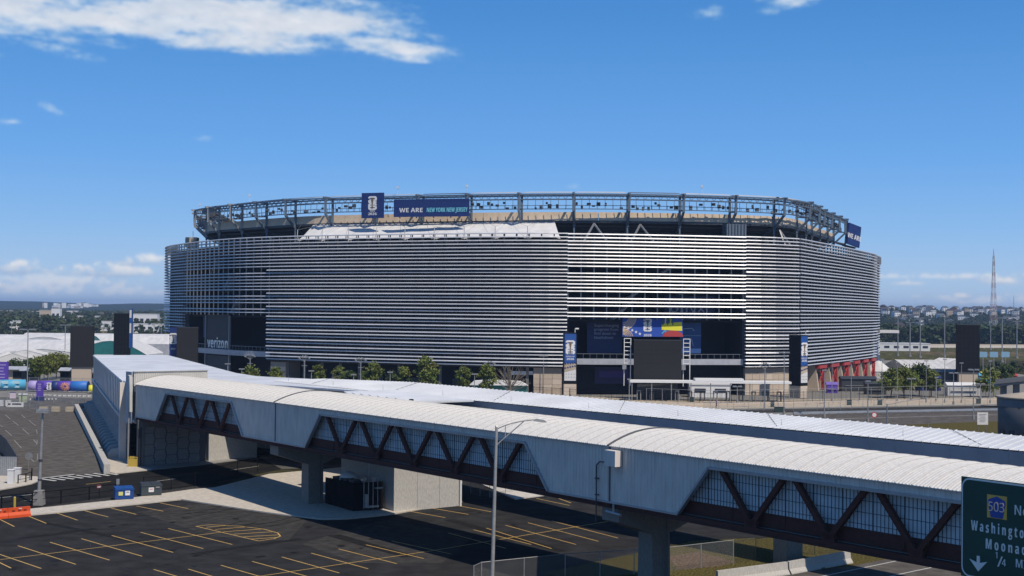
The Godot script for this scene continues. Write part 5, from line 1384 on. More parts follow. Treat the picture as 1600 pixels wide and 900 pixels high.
func person(label: String, at: Vector3, turn: float):
	var t := thing("person", label, "person", at, turn)
	# joints with radii; the body is one skin drawn round them
	var bones := [[Vector3(0, 1.42, 0), Vector3(0, 1.0, 0), 0.15, 0.14], [Vector3(0, 1.0, 0), Vector3(0, 0.93, 0), 0.15, 0.15], [Vector3(0, 1.42, 0), Vector3(0, 1.56, 0.01), 0.07, 0.06], [Vector3(0, 1.62, 0.02), Vector3(0, 1.7, 0.01), 0.09, 0.09],
		[Vector3(-0.18, 1.4, 0), Vector3(-0.25, 1.12, -0.02), 0.06, 0.045], [Vector3(-0.25, 1.12, -0.02), Vector3(-0.22, 0.88, 0.1), 0.045, 0.035], [Vector3(0.18, 1.4, 0), Vector3(0.25, 1.12, -0.02), 0.06, 0.045], [Vector3(0.25, 1.12, -0.02), Vector3(0.2, 0.9, 0.12), 0.045, 0.035],
		[Vector3(-0.18, 1.41, 0), Vector3(0.18, 1.41, 0), 0.08, 0.08], [Vector3(-0.09, 0.92, 0), Vector3(-0.11, 0.5, 0.1), 0.1, 0.07], [Vector3(-0.11, 0.5, 0.1), Vector3(-0.11, 0.08, 0.02), 0.065, 0.045], [Vector3(-0.11, 0.05, 0.0), Vector3(-0.12, 0.04, 0.16), 0.045, 0.035],
		[Vector3(0.09, 0.92, 0), Vector3(0.11, 0.5, -0.06), 0.1, 0.07], [Vector3(0.11, 0.5, -0.06), Vector3(0.11, 0.1, -0.24), 0.065, 0.045], [Vector3(0.11, 0.06, -0.24), Vector3(0.12, 0.04, -0.08), 0.045, 0.035]]
	for side in [-1, 1]:
		for f in 5:
			var h := Vector3(side * 0.21, 0.89, 0.11)
			var out := Vector3(side * 0.005 + (f - 2) * 0.014, -0.085 + abs(f - 2) * 0.008, 0.03) if f < 4 else Vector3(-side * 0.045, -0.045, 0.04)
			bones.append([h + Vector3((f - 2) * 0.01, 0, 0), h + out, 0.02, 0.011])
	var cell := 0.03
	var lo := Vector3(-0.36, -0.03, -0.36); var n := Vector3i(25, 63, 25)
	var field := PackedFloat32Array()
	field.resize(n.x * n.y * n.z)
	for z in n.z:
		for y in n.y:
			for x in n.x:
				var p := lo + Vector3(x, y, z) * cell
				var acc := 0.0
				for b in bones:
					var ab: Vector3 = b[1] - b[0]
					var k: float = clamp((p - b[0]).dot(ab) / ab.length_squared(), 0, 1)
					acc += exp(-60.0 * (p.distance_to(b[0] + ab * k) - lerpf(b[2], b[3], k)))
				field[(z * n.y + y) * n.x + x] = -log(max(acc, 1e-12)) / 60.0
	var mb := MB.new(true)
	var vert := {}
	var at_cell := func(c: Vector3i):
		if vert.has(c): return vert[c]
		var sum := Vector3.ZERO; var cnt := 0
		for e in 12:
			var ax := e / 4
			var o := Vector3i.ZERO
			o[(ax + 1) % 3] = e & 1; o[(ax + 2) % 3] = (e >> 1) & 1
			var o2 := o; o2[ax] = 1
			var q0 := c + o; var q1 := c + o2
			var f0 := field[(q0.z * n.y + q0.y) * n.x + q0.x]; var f1 := field[(q1.z * n.y + q1.y) * n.x + q1.x]
			if (f0 < 0) != (f1 < 0):
				sum += lo + (Vector3(q0) + Vector3(o2 - o) * (f0 / (f0 - f1))) * cell; cnt += 1
		vert[c] = sum / max(cnt, 1)
		return vert[c]
	for z in range(1, n.z - 1):
		for y in range(1, n.y - 1):
			for x in range(1, n.x - 1):
				var c := Vector3i(x, y, z)
				var f0 := field[(z * n.y + y) * n.x + x]
				for ax in 3:
					var d := Vector3i.ZERO; d[ax] = 1
					var q := c + d
					var f1 := field[(q.z * n.y + q.y) * n.x + q.x]
					if (f0 < 0) == (f1 < 0): continue
					var u := Vector3i.ZERO; u[(ax + 1) % 3] = 1
					var v := Vector3i.ZERO; v[(ax + 2) % 3] = 1
					var h := y * cell - 0.03
					mb.col(Color(0.12, 0.07, 0.3) if h > 0.92 and h < 1.5 and true else (Color(0.16, 0.05, 0.04) if h <= 0.92 and h > 0.1 else (Color(0.42, 0.25, 0.17) if h >= 1.5 else Color(0.03, 0.03, 0.03))))
					mb.quad(at_cell.call(c - u - v), at_cell.call(c - v), at_cell.call(c), at_cell.call(c - u))
	obj("body", mb, M.clothes, t)
	var hair := MB.new(true)
	for i in 8:
		for j in 4:
			var p := func(a, b): return Vector3(0, 1.69, 0.0) + Vector3(cos(TAU * a / 8.0) * cos(PI * 0.5 * b / 4.0) * 0.1, sin(PI * 0.5 * b / 4.0) * 0.11, sin(TAU * a / 8.0) * cos(PI * 0.5 * b / 4.0) * 0.105 - 0.015)
			hair.quad(p.call(i, j), p.call(i + 1, j), p.call(i + 1, j + 1), p.call(i, j + 1))
	obj("hair", hair, M.black, t)
	var face := MB.new()
	for sx in [-0.035, 0.035]:
		face.box(Vector3(sx, 1.665, 0.1), Vector3(0.022, 0.012, 0.02))
	face.box(Vector3(0, 1.595, 0.1), Vector3(0.05, 0.01, 0.015))
	obj("face_features", face, M.black, t)
	obj("nose", MB.new().prism(PackedVector2Array([Vector2(-0.014, 0), Vector2(0.014, 0), Vector2(0, 0.05)]), 0.0, 0.03, Transform3D(Basis(), Vector3(0, 1.615, 0.09))), M.skin, t)

# ---------------------------------------------------------------- near things
func build_near():
	# light pole on its concrete foot
	var lp := thing("light_pole", "tall grey light pole on a tapered concrete foot beside the orange barriers", "light pole", Vector3(-50.05, -1.06, -145.09))
	lp.rotation.z = -0.029
	var hp: float = 9.77
	obj("concrete_foot", MB.new().prism(PackedVector2Array([Vector2(-0.62, -0.2), Vector2(0.62, -0.2), Vector2(0.4, 1.55), Vector2(-0.4, 1.55)]), -0.5, 0.5), M.concrete_grey, lp)
	obj("pole", MB.new().tube(Vector3(0, 1.4, 0), Vector3(0, hp, 0), 0.2, 0.12, 12), M.galv, lp)
	obj("lamp_head", MB.new().box(Vector3(0.1, hp + 0.15, 0.1), Vector3(1.3, 0.3, 0.8)).box(Vector3(0.1, hp + 0.36, 0.1), Vector3(0.9, 0.14, 0.6)), M.galv, lp)
	obj("pole_band", MB.new().tube(Vector3(0, 4.6, 0), Vector3(0, 4.85, 0), 0.22).tube(Vector3(0, 2.6, 0), Vector3(0, 2.75, 0), 0.23), M.steel_dark, lp)
	# street lamp with a curved double arm
	var sl := thing("street_lamp", "slender grey street lamp with a long curved double arm in front of the footbridge", "street lamp", Vector3(-1.23, -1.20, -95.00))
	sl.rotation.z = -0.019
	var sh: float = 12.24
	obj("pole", MB.new().tube(Vector3(0, -0.2, 0), Vector3(0, sh + 0.9, 0), 0.15, 0.1, 14), M.galv_pale, sl)
	obj("pole_cap", MB.new().tube(Vector3(0, sh + 0.9, 0), Vector3(0, sh + 1.05, 0), 0.11, 0.03, 10), M.galv_pale, sl)
	var arm := MB.new()
	var prev := Vector3(0.05, sh + 0.75, 0); var prev2 := Vector3(0.05, sh - 0.4, 0)
	for i in 8:
		var f := (i + 1) / 8.0
		var p := Vector3(1.9 * f, sh + 0.75 + 0.62 * (f + 0.12 * sin(f * PI)), 0); var p2 := Vector3(1.9 * f, sh - 0.4 + 1.75 * f, 0)
		arm.tube(prev, p, 0.045, -1, 6); arm.tube(prev2, p2, 0.045, -1, 6)
		prev = p; prev2 = p2
	arm.tube(Vector3(0.62, sh + 1.05, 0), Vector3(0.62, sh + 0.25, 0), 0.03, -1, 5)
	arm.tube(prev, prev + Vector3(0.7, 0.1, 0), 0.05, -1, 6)
	obj("lamp_arm", arm, M.galv_pale, sl)
	obj("lamp_head", MB.new().prism(PackedVector2Array([Vector2(0, 0), Vector2(0.25, 0.12), Vector2(0.8, 0.1), Vector2(1.0, -0.02), Vector2(0.8, -0.06), Vector2(0.1, -0.07)]), -0.16, 0.16, Transform3D(Basis(Vector3(0, 0, 1), -0.12), prev + Vector3(0.6, 0.08, 0))), M.galv_pale, sl)
	# orange water barriers
	for q in [[Vector3(-50.95, -1.20, -136.13), "orange plastic road barrier cut by the left edge of the view"], [Vector3(-49.41, -1.20, -137.49), "orange plastic road barrier at the kerb end, beside the yellow bollard"]]:
		var b := thing("road_barrier", q[1], "barrier", q[0], 0.77, "orange road barriers")
		obj("barrier_body", MB.new().prism(PackedVector2Array([Vector2(-0.3, 0), Vector2(0.3, 0), Vector2(0.28, 0.25), Vector2(0.12, 0.55), Vector2(0.1, 1.0), Vector2(-0.1, 1.0), Vector2(-0.12, 0.55), Vector2(-0.28, 0.25)]), -1.15, 1.15, Transform3D(Basis(Vector3(0, 0, -1), Vector3.UP, Vector3(1, 0, 0)), Vector3.ZERO)), M.orange, b)
		for k in 3:
			obj("barrier_slot", MB.new().box(Vector3(-0.6 + k * 0.6, 0.7, 0.135), Vector3(0.3, 0.16, 0.03)), M.red_dark, b)
		obj("reflector", MB.new().box(Vector3(0.1, 0.86, 0.11), Vector3(0.34, 0.08, 0.03)), M.off_white, b)
	var bo := thing("bollard", "yellow steel bollard standing behind the orange barriers", "bollard", Vector3(-51.84, -1.12, -143.01))
	obj("bollard_post", MB.new().tube(Vector3(0, -0.2, 0), Vector3(0, 1.12, 0), 0.13, -1, 12).tube(Vector3(0, 1.12, 0), Vector3(0, 1.2, 0), 0.13, 0.05, 12), M.safety_yellow, bo)
	# dumpsters
	for q in [[Vector3(-42.09, -0.96, -148.84), M.dumpster_blue, "blue steel dumpster with a yellow and a white sticker on the verge", 1.95, 1.2, 0], [Vector3(-39.88, -0.89, -151.55), M.dumpster_grey, "grey green steel dumpster with one white sticker, right of the blue dumpster", 2.2, 1.25, 1]]:
		var d := thing("dumpster", q[2], "dumpster", q[0] + Vector3(0, 0.05, 0), 0.42, "dumpsters on the verge")
		var w: float = q[3]; var h: float = q[4]
		obj("bin_body", MB.new().prism(PackedVector2Array([Vector2(-0.5, 0.1), Vector2(0.62, 0.1), Vector2(0.75, h * 0.8), Vector2(0.75, h), Vector2(-0.75, h * 1.12), Vector2(-0.75, h * 0.6)]), -w / 2, w / 2, Transform3D(Basis(Vector3(0, 0, 1), Vector3.UP, Vector3(-1, 0, 0)), Vector3.ZERO)), q[1], d)
		for s in [-0.25, 0.25]:
			obj("lid", MB.new().box(Vector3(s * w, h * 1.09, 0.0), Vector3(w * 0.48, 0.06, 1.6), Basis(Vector3(1, 0, 0), 0.08)), q[1] if q[5] == 0 else M.steel_dark, d)
			obj("fork_pocket", MB.new().box(Vector3(s * 2.0 * (w / 2 + 0.09), h * 0.6, 0.05), Vector3(0.16, 0.22, 1.0)), q[1], d)
		obj("rim_bar", MB.new().box(Vector3(0, h - 0.04, 0.79), Vector3(w + 0.1, 0.12, 0.08)), q[1], d)
		if q[5] == 0:
			obj("yellow_sticker", MB.new().box(Vector3(-0.42, 0.72, 0.75), Vector3(0.46, 0.4, 0.04), Basis(Vector3(1, 0, 0), 0.1)), M.sticker_yellow, d)
			obj("white_sticker", MB.new().box(Vector3(0.3, 0.76, 0.76), Vector3(0.5, 0.5, 0.04), Basis(Vector3(1, 0, 0), 0.1)), M.white, d)
			obj("sticker_print", MB.new().box(Vector3(0.3, 0.86, 0.785), Vector3(0.3, 0.07, 0.03), Basis(Vector3(1, 0, 0), 0.1)), M.navy, d)
		else:
			obj("white_sticker", MB.new().box(Vector3(-0.05, 0.72, 0.76), Vector3(0.56, 0.5, 0.04), Basis(Vector3(1, 0, 0), 0.1)), M.white, d)
			obj("sticker_print", MB.new().box(Vector3(-0.05, 0.8, 0.785), Vector3(0.36, 0.06, 0.03), Basis(Vector3(1, 0, 0), 0.1)), M.red, d)
			obj("worn_patch", MB.new().box(Vector3(0.65, 0.98, 0.79), Vector3(0.4, 0.14, 0.03)), M.galv, d)
	var um := thing("utility_post", "small grey meter post behind the blue dumpster", "utility post", Vector3(-44.32, -0.82, -154.40))
	obj("post", MB.new().box(Vector3(0, 0.5, 0), Vector3(0.12, 1.2, 0.12)), M.galv, um)
	obj("meter_box", MB.new().box(Vector3(0, 1.1, 0), Vector3(0.32, 0.6, 0.22)), M.galv, um)
	# low black fence along the verge
	var rail_of := func(label, pts, hh):
		var t := thing("railing", label, "railing", pts[0], 0.0, "black rail fences")
		for i in pts.size():
			var p: Vector3 = pts[i] - pts[0]
			obj("post", MB.new().box(p + Vector3(0, hh / 2 - 0.1, 0), Vector3(0.11, hh + 0.2, 0.11)), M.black, t)
			if i > 0:
				var o: Vector3 = pts[i - 1] - pts[0]
				obj("top_rail", MB.new().tube(o + Vector3(0, hh, 0), p + Vector3(0, hh, 0), 0.045, -1, 6), M.black, t)
				obj("mid_rail", MB.new().tube(o + Vector3(0, hh * 0.5, 0), p + Vector3(0, hh * 0.5, 0), 0.03, -1, 6), M.black, t)
	rail_of.call("low black rail fence on the verge, left of the blue dumpster", [Vector3(-52.90, -1.14, -142.17), Vector3(-50.44, -1.09, -144.27), Vector3(-48.05, -1.03, -146.22), Vector3(-45.78, -0.97, -148.63), Vector3(-43.59, -0.91, -150.89)], 1.4)
	fence("thin black mesh fence along the road behind the grey dumpster", [Vector3(-41.48, -0.81, -154.57), Vector3(-38.69, -0.78, -155.89), Vector3(-36.50, -0.71, -158.37), Vector3(-35.15, -0.58, -163.12), Vector3(-33.52, -0.46, -167.91), Vector3(-31.62, -0.38, -170.75), Vector3(-30.00, -0.27, -174.83)], 1.6, 3.4, M.black, 0.04, 0.3, 0.006)
	var rs := thing("notice_sign", "small red and white notice on the black rail fence", "sign", Vector3(-45.07, -0.93, -149.94))
	obj("notice_plate", MB.new().box(Vector3(0, 1.25, 0.1), Vector3(0.5, 0.36, 0.03)), M.red, rs)
	obj("notice_print", MB.new().box(Vector3(0, 1.28, 0.12), Vector3(0.38, 0.1, 0.02)).box(Vector3(0, 1.16, 0.12), Vector3(0.38, 0.05, 0.02)), M.white, rs)
	obj("notice_post", MB.new().box(Vector3(0, 0.7, 0.06), Vector3(0.05, 1.5, 0.05)), M.black, rs)
	# stop sign seen from behind
	var ss := thing("stop_sign", "bare grey back of an octagonal road sign beside the side parking lot", "road sign", Vector3(-59.94, -0.40, -169.97))
	var oc := PackedVector2Array()
	for i in 8:
		oc.append(Vector2.from_angle(TAU * (i + 0.5) / 8.0) * 0.5)
	obj("sign_plate", MB.new().prism(oc, 0.0, 0.03, Transform3D(Basis(), Vector3(0, 1.75, 0))), M.galv, ss)
	obj("sign_post", MB.new().box(Vector3(0, 0.95, 0.06), Vector3(0.07, 2.2, 0.06)), M.galv, ss)
	# screened stair enclosure at the left edge
	var en := thing("screened_enclosure", "dark slatted fence enclosure with a grey front panel at the left edge", "enclosure", Vector3(-60.52, -0.54, -164.57))
	obj("front_panel", MB.new().box(Vector3(-0.4, 1.2, 0), Vector3(2.9, 2.4, 0.1)), M.galv, en)
	for i in 12:
		obj("panel_slat", MB.new().box(Vector3(-1.8 + i * 0.25, 1.2, 0.07), Vector3(0.06, 2.4, 0.05)), M.trim, en)
	var fe := [Vector3(-59.47, -0.54, -164.64) - Vector3(-60.52, -0.54, -164.57), Vector3(-66.99, -0.10, -181.34) - Vector3(-60.52, -0.54, -164.57), Vector3(-75.23, 0.00, -197.80) - Vector3(-60.52, -0.54, -164.57), Vector3(-84.61, 0.00, -215.49) - Vector3(-60.52, -0.54, -164.57)]
	for i in 3:
		for k in 12:
			var p: Vector3 = Vector3(fe[i]).lerp(fe[i + 1], k / 12.0); var q: Vector3 = Vector3(fe[i]).lerp(fe[i + 1], (k + 0.8) / 12.0)
			obj("side_slat", MB.new().beam(p + Vector3(0, 1.2, 0), q + Vector3(0, 1.2, 0), 0.08, 2.5), M.steel_dark, en)
	rail_of.call("short red and white guard rail on the pavement corner at the left edge", [Vector3(-57.19, -0.70, -158.77), Vector3(-56.65, -0.67, -159.77), Vector3(-56.51, -0.63, -161.26), Vector3(-57.52, -0.55, -164.24)], 1.1)
	for q in [[Vector3(-57.99, -0.70, -158.72), "white utility cabinet on the pavement at the left edge"], [Vector3(-57.78, -0.66, -160.19), "slim white post cabinet by the guard rail at the left edge"]]:
		var cb := thing("utility_cabinet", q[1], "cabinet", q[0])
		obj("cabinet_body", MB.new().box(Vector3(0, 0.8, 0), Vector3(0.7, 1.7, 0.5)), M.off_white, cb)
		obj("cabinet_cap", MB.new().box(Vector3(0, 1.7, 0), Vector3(0.8, 0.1, 0.6)), M.white, cb)
	# low concrete wall beside the ramp, beige blocks across its top end
	var lw := thing("low_wall", "long low pale concrete wall between the ramp road and the hall", "wall", Vector3(-49.42, -0.47, -167.40))
	var e: Vector3 = Vector3(-84.10, 0.00, -264.14) - Vector3(-49.42, -0.47, -167.40)
	for i in 12:
		obj("wall_length", MB.new().beam(e * (i + 0.01) / 12.0 + Vector3(0, 0.55, 0), e * (i + 0.99) / 12.0 + Vector3(0, 0.55, 0), 0.75, 1.3), M.concrete_white, lw)
	for q in [[Vector3(-89.04, 0.00, -260.14), "beige concrete block closing the ramp, behind the light pole top"], [Vector3(-86.82, 0.00, -260.43), "beige concrete block closing the ramp, middle one of three"], [Vector3(-84.24, 0.00, -260.77), "beige concrete block closing the ramp, next to the low wall"]]:
		var cb := thing("concrete_block", q[1], "concrete block", q[0], 0.0, "concrete blocks across the ramp")
		obj("block_course", MB.new().box(Vector3(0, 0.22, 0), Vector3(1.5, 0.44, 0.8)), M.plaza, cb)
		obj("block_course", MB.new().box(Vector3(0, 0.68, 0), Vector3(1.5, 0.42, 0.78)), M.plaza, cb)
	# yellow basket by the abutment
	var yb := thing("grit_bin", "weathered yellow open bin beside the grey drain pipe of the footbridge", "bin", Vector3(-47.85, -0.30, -173.61))
	for x in [-0.55, 0.55]:
		for z in [-0.4, 0.4]:
			obj("corner_post", MB.new().box(Vector3(x, 0.65, z), Vector3(0.1, 1.3, 0.1)), M.safety_yellow, yb)
	obj("bin_panel", MB.new().box(Vector3(0, 0.6, 0.42), Vector3(1.2, 1.0, 0.05)), M.safety_yellow, yb)
	obj("bin_panel", MB.new().box(Vector3(0, 0.6, -0.42), Vector3(1.2, 1.0, 0.05)), M.safety_yellow, yb)
	obj("bin_rim", MB.new().box(Vector3(0, 1.28, 0.42), Vector3(1.3, 0.1, 0.1)).box(Vector3(0, 1.28, -0.42), Vector3(1.3, 0.1, 0.1)), M.safety_yellow, yb)
	# the black screened compound under the bridge
	var bs := thing("screened_compound", "black fabric screened compound around machinery under the footbridge", "enclosure", bridge_point(47.5, -1.08, 5.9), BRIDGE_TURN)
	for q in [[Vector3(0, 0, 0), Vector3(6.0, 0, 0)], [Vector3(-0.5, 0, 3.2), Vector3(0, 0, 0)]]:
		var l: float = q[0].distance_to(q[1])
		var n := int(l / 1.2)
		for i in n:
			var a: Vector3 = q[0].lerp(q[1], float(i) / n); var b: Vector3 = q[0].lerp(q[1], float(i + 1) / n)
			obj("screen_panel", MB.new().beam(a.lerp(b, 0.01) + Vector3(0, 1.5, 0), a.lerp(b, 0.99) + Vector3(0, 1.5, 0), 0.05, 3.0), M.black, bs)
			obj("screen_post", MB.new().tube(a, a + Vector3(0, 3.1, 0), 0.05, -1, 6), M.black, bs)
	obj("tank_dome", MB.new(true).tube(Vector3(3.4, 2.6, 1.4), Vector3(3.4, 3.4, 1.4), 1.1, 1.0, 14).tube(Vector3(3.4, 3.4, 1.4), Vector3(3.4, 3.75, 1.4), 1.0, 0.3, 14), M.white, bs)
	obj("tank_body", MB.new().tube(Vector3(3.4, 0, 1.4), Vector3(3.4, 2.6, 1.4), 1.05, -1, 14), M.off_white, bs)
	var pp := MB.new()
	for i in 4:
		pp.tube(Vector3(-0.4 - 0.1 * i, 0.3, 1.0 + i * 0.5), Vector3(-0.4 - 0.1 * i, 3.2 + (i % 2) * 1.8, 1.0 + i * 0.5), 0.05, -1, 6)
	pp.tube(Vector3(-0.45, 3.5, 0.4), Vector3(-0.75, 3.5, 2.9), 0.05, -1, 6)
	pp.box(Vector3(-0.5, 3.4, 0.9), Vector3(0.3, 0.35, 0.5)).box(Vector3(-0.6, 3.3, 2.0), Vector3(0.3, 0.4, 0.4)).box(Vector3(-0.55, 1.2, 1.2), Vector3(0.25, 1.2, 0.4)).box(Vector3(-0.6, 0.5, 1.8), Vector3(0.4, 0.2, 1.6)).box(Vector3(-0.75, 2.4, 2.6), Vector3(0.3, 0.16, 0.9))
	obj("valve_piping", pp, M.galv, bs)
	for i in 3:
		obj("storage_box", MB.new().box(Vector3(1.0 + i * 1.7, 1.6, 0.8), Vector3(1.2, 3.2, 1.0)), M.steel_dark, bs)
	# chain link along the bottom and the concrete barriers beyond it
	fence("tall galvanised chain link fence running up to a corner under the footbridge", [Vector3(-2.67, -1.20, -102.89), Vector3(-2.12, -1.20, -104.33), Vector3(4.43, -1.20, -108.37), Vector3(12.92, -1.20, -111.71), Vector3(18.95, -1.20, -115.69)], 2.0, 3.2, M.galv, 0.045, 0.13, 0.006)
	fence("dark chain link fence beyond the footbridge pier, beside the grass", [Vector3(18.95, -1.20, -115.69), Vector3(23.26, -1.20, -118.60), Vector3(30.52, -1.20, -122.14), Vector3(36.14, -1.20, -123.76)], 1.9, 3.4, M.steel_dark, 0.035, 0.2, 0.005)
	fence("thin dark fence along the far kerb of the parking lot, seen under the footbridge", [Vector3(-4.49, -0.80, -154.98), Vector3(-2.27, -0.87, -152.45), Vector3(-0.50, -0.79, -155.22), Vector3(2.45, -0.72, -158.15)], 1.7, 2.2, M.steel, 0.035, 0.25, 0.005)
	for q in [[Vector3(16.27, -1.20, -107.16), Vector3(22.58, -1.20, -111.38), "nearest pale concrete road barrier beside the highway"], [Vector3(22.70, -1.20, -111.46), Vector3(29.03, -1.20, -116.80), "second concrete road barrier beside the highway, with its square end showing"]]:
		var j := thing("concrete_barrier", q[2], "barrier", (q[0] + q[1]) / 2, 0.0, "concrete highway barriers")
		var d: Vector3 = q[1] - q[0]
		var l := d.length()
		obj("barrier_body", MB.new().prism(PackedVector2Array([Vector2(-0.42, 0), Vector2(0.42, 0), Vector2(0.4, 0.1), Vector2(0.18, 0.4), Vector2(0.11, 1.0), Vector2(-0.11, 1.0), Vector2(-0.18, 0.4), Vector2(-0.4, 0.1)]), -l / 2, l / 2, Transform3D(Basis(Vector3.UP.cross(d.normalized()), Vector3.UP, d.normalized()), Vector3.ZERO)), M.concrete_white, j)
		obj("lifting_slot", MB.new().box(Vector3(0, 0.05, 0), Vector3(0.5, 0.12, 0.86), frame(d)), M.concrete_dark, j)
	# overhead highway sign
	var sg := thing("highway_sign", "green highway sign for Washington and Moonachie with a blue county 503 shield", "road sign", Vector3(14.88, 14.68, -45.00))
	var right := Vector3(0.56, 0, 0.828)
	sg.basis = frame(right)
	var w := 4.9; var h := 3.22
	var rr := func(x0: float, y0: float, x1: float, y1: float, r: float) -> PackedVector2Array:
		var p := PackedVector2Array()
		for c in [[x1 - r, y1 - r, 0.0], [x0 + r, y1 - r, PI / 2], [x0 + r, y0 + r, PI], [x1 - r, y0 + r, PI * 1.5]]:
			for k in 6:
				p.append(Vector2(c[0], c[1]) + Vector2.from_angle(c[2] + PI / 2 * k / 5.0) * r)
		return p
	obj("sign_back", MB.new().prism(PackedVector2Array([Vector2(-0.02, -h - 0.02), Vector2(w, -h - 0.02), Vector2(w, 0.02), Vector2(-0.02, 0.02)]), -0.06, 0.0), M.sign_green, sg)
	obj("sign_border", MB.new().prism(rr.call(0.01, -h, w - 0.02, -0.01, 0.3), 0.0, 0.012), M.sign_white, sg)
	obj("sign_face", MB.new().prism(rr.call(0.06, -h + 0.05, w - 0.07, -0.06, 0.26), 0.0, 0.02), M.sign_green, sg)
	var sq := Vector3(1.38, -0.82, 0)
	obj("shield_plate", MB.new().box(sq + Vector3(0, 0, 0.02), Vector3(0.74, 0.74, 0.03)), M.sign_yellow, sg)
	obj("shield", MB.new().prism(PackedVector2Array([Vector2(-0.22, -0.35), Vector2(0.22, -0.35), Vector2(0.33, 0.12), Vector2(0.31, 0.22), Vector2(0, 0.34), Vector2(-0.31, 0.22), Vector2(-0.33, 0.12)]), 0.03, 0.05, Transform3D(Basis(), sq)), M.sign_blue, sg)
	text("shield_number", "503", 0.3, M.sign_orange, sg, sq + Vector3(-0.005, -0.0, 0.055), Basis(), 0.95, false, HORIZONTAL_ALIGNMENT_CENTER, 0.02)
	text("sign_lettering", "North", 0.31, M.sign_white, sg, Vector3(2.0, -0.83, 0.03), Basis(), 1.0, false, HORIZONTAL_ALIGNMENT_LEFT, 0.02)
	text("sign_lettering", "W a s h i n g t o n  A v e", 0.32, M.sign_white, sg, Vector3(0.4, -1.53, 0.03), Basis(), 0.62, true, HORIZONTAL_ALIGNMENT_LEFT, 0.02)
	text("sign_lettering", "M o o n a c h i e", 0.32, M.sign_white, sg, Vector3(0.94, -2.05, 0.03), Basis(), 0.66, true, HORIZONTAL_ALIGNMENT_LEFT, 0.02)
	text("sign_lettering", "1", 0.2, M.sign_white, sg, Vector3(1.32, -2.36, 0.03), Basis(), 0.8, false, HORIZONTAL_ALIGNMENT_LEFT, 0.02)
	text("sign_lettering", "/", 0.34, M.sign_white, sg, Vector3(1.4, -2.55, 0.03), Basis(), 1.2, false, HORIZONTAL_ALIGNMENT_LEFT, 0.02)
	text("sign_lettering", "4", 0.22, M.sign_white, sg, Vector3(1.57, -2.56, 0.03), Basis(), 0.9, false, HORIZONTAL_ALIGNMENT_LEFT, 0.02)
	text("sign_lettering", "MILE", 0.26, M.sign_white, sg, Vector3(2.06, -2.5, 0.03), Basis(), 0.95, false, HORIZONTAL_ALIGNMENT_LEFT, 0.02)
	obj("down_arrow", MB.new().prism(PackedVector2Array([Vector2(-0.055, 0.25), Vector2(0.055, 0.25), Vector2(0.06, 0.03), Vector2(0.34, 0.11), Vector2(0, -0.25), Vector2(-0.34, 0.11), Vector2(-0.06, 0.03)]), 0.02, 0.04, Transform3D(Basis(), Vector3(0.68, -2.74, 0))), M.sign_white, sg)
	for x in [0.62, 1.05, 3.9]:
		obj("sign_bracket", MB.new().box(Vector3(x, -h / 2 - 0.5, -0.14), Vector3(0.11, h + 0.8, 0.12)), M.steel, sg)
	obj("gantry_beam", MB.new().beam(Vector3(-0.2, -h - 0.85, -0.3), Vector3(w + 1.6, -h - 0.85, -0.3), 0.3, 0.4), M.galv, sg)
	obj("gantry_post", MB.new().tube(Vector3(w + 1.4, -17.0, -0.3), Vector3(w + 1.4, 0.3, -0.3), 0.28, 0.22, 12), M.galv, sg)

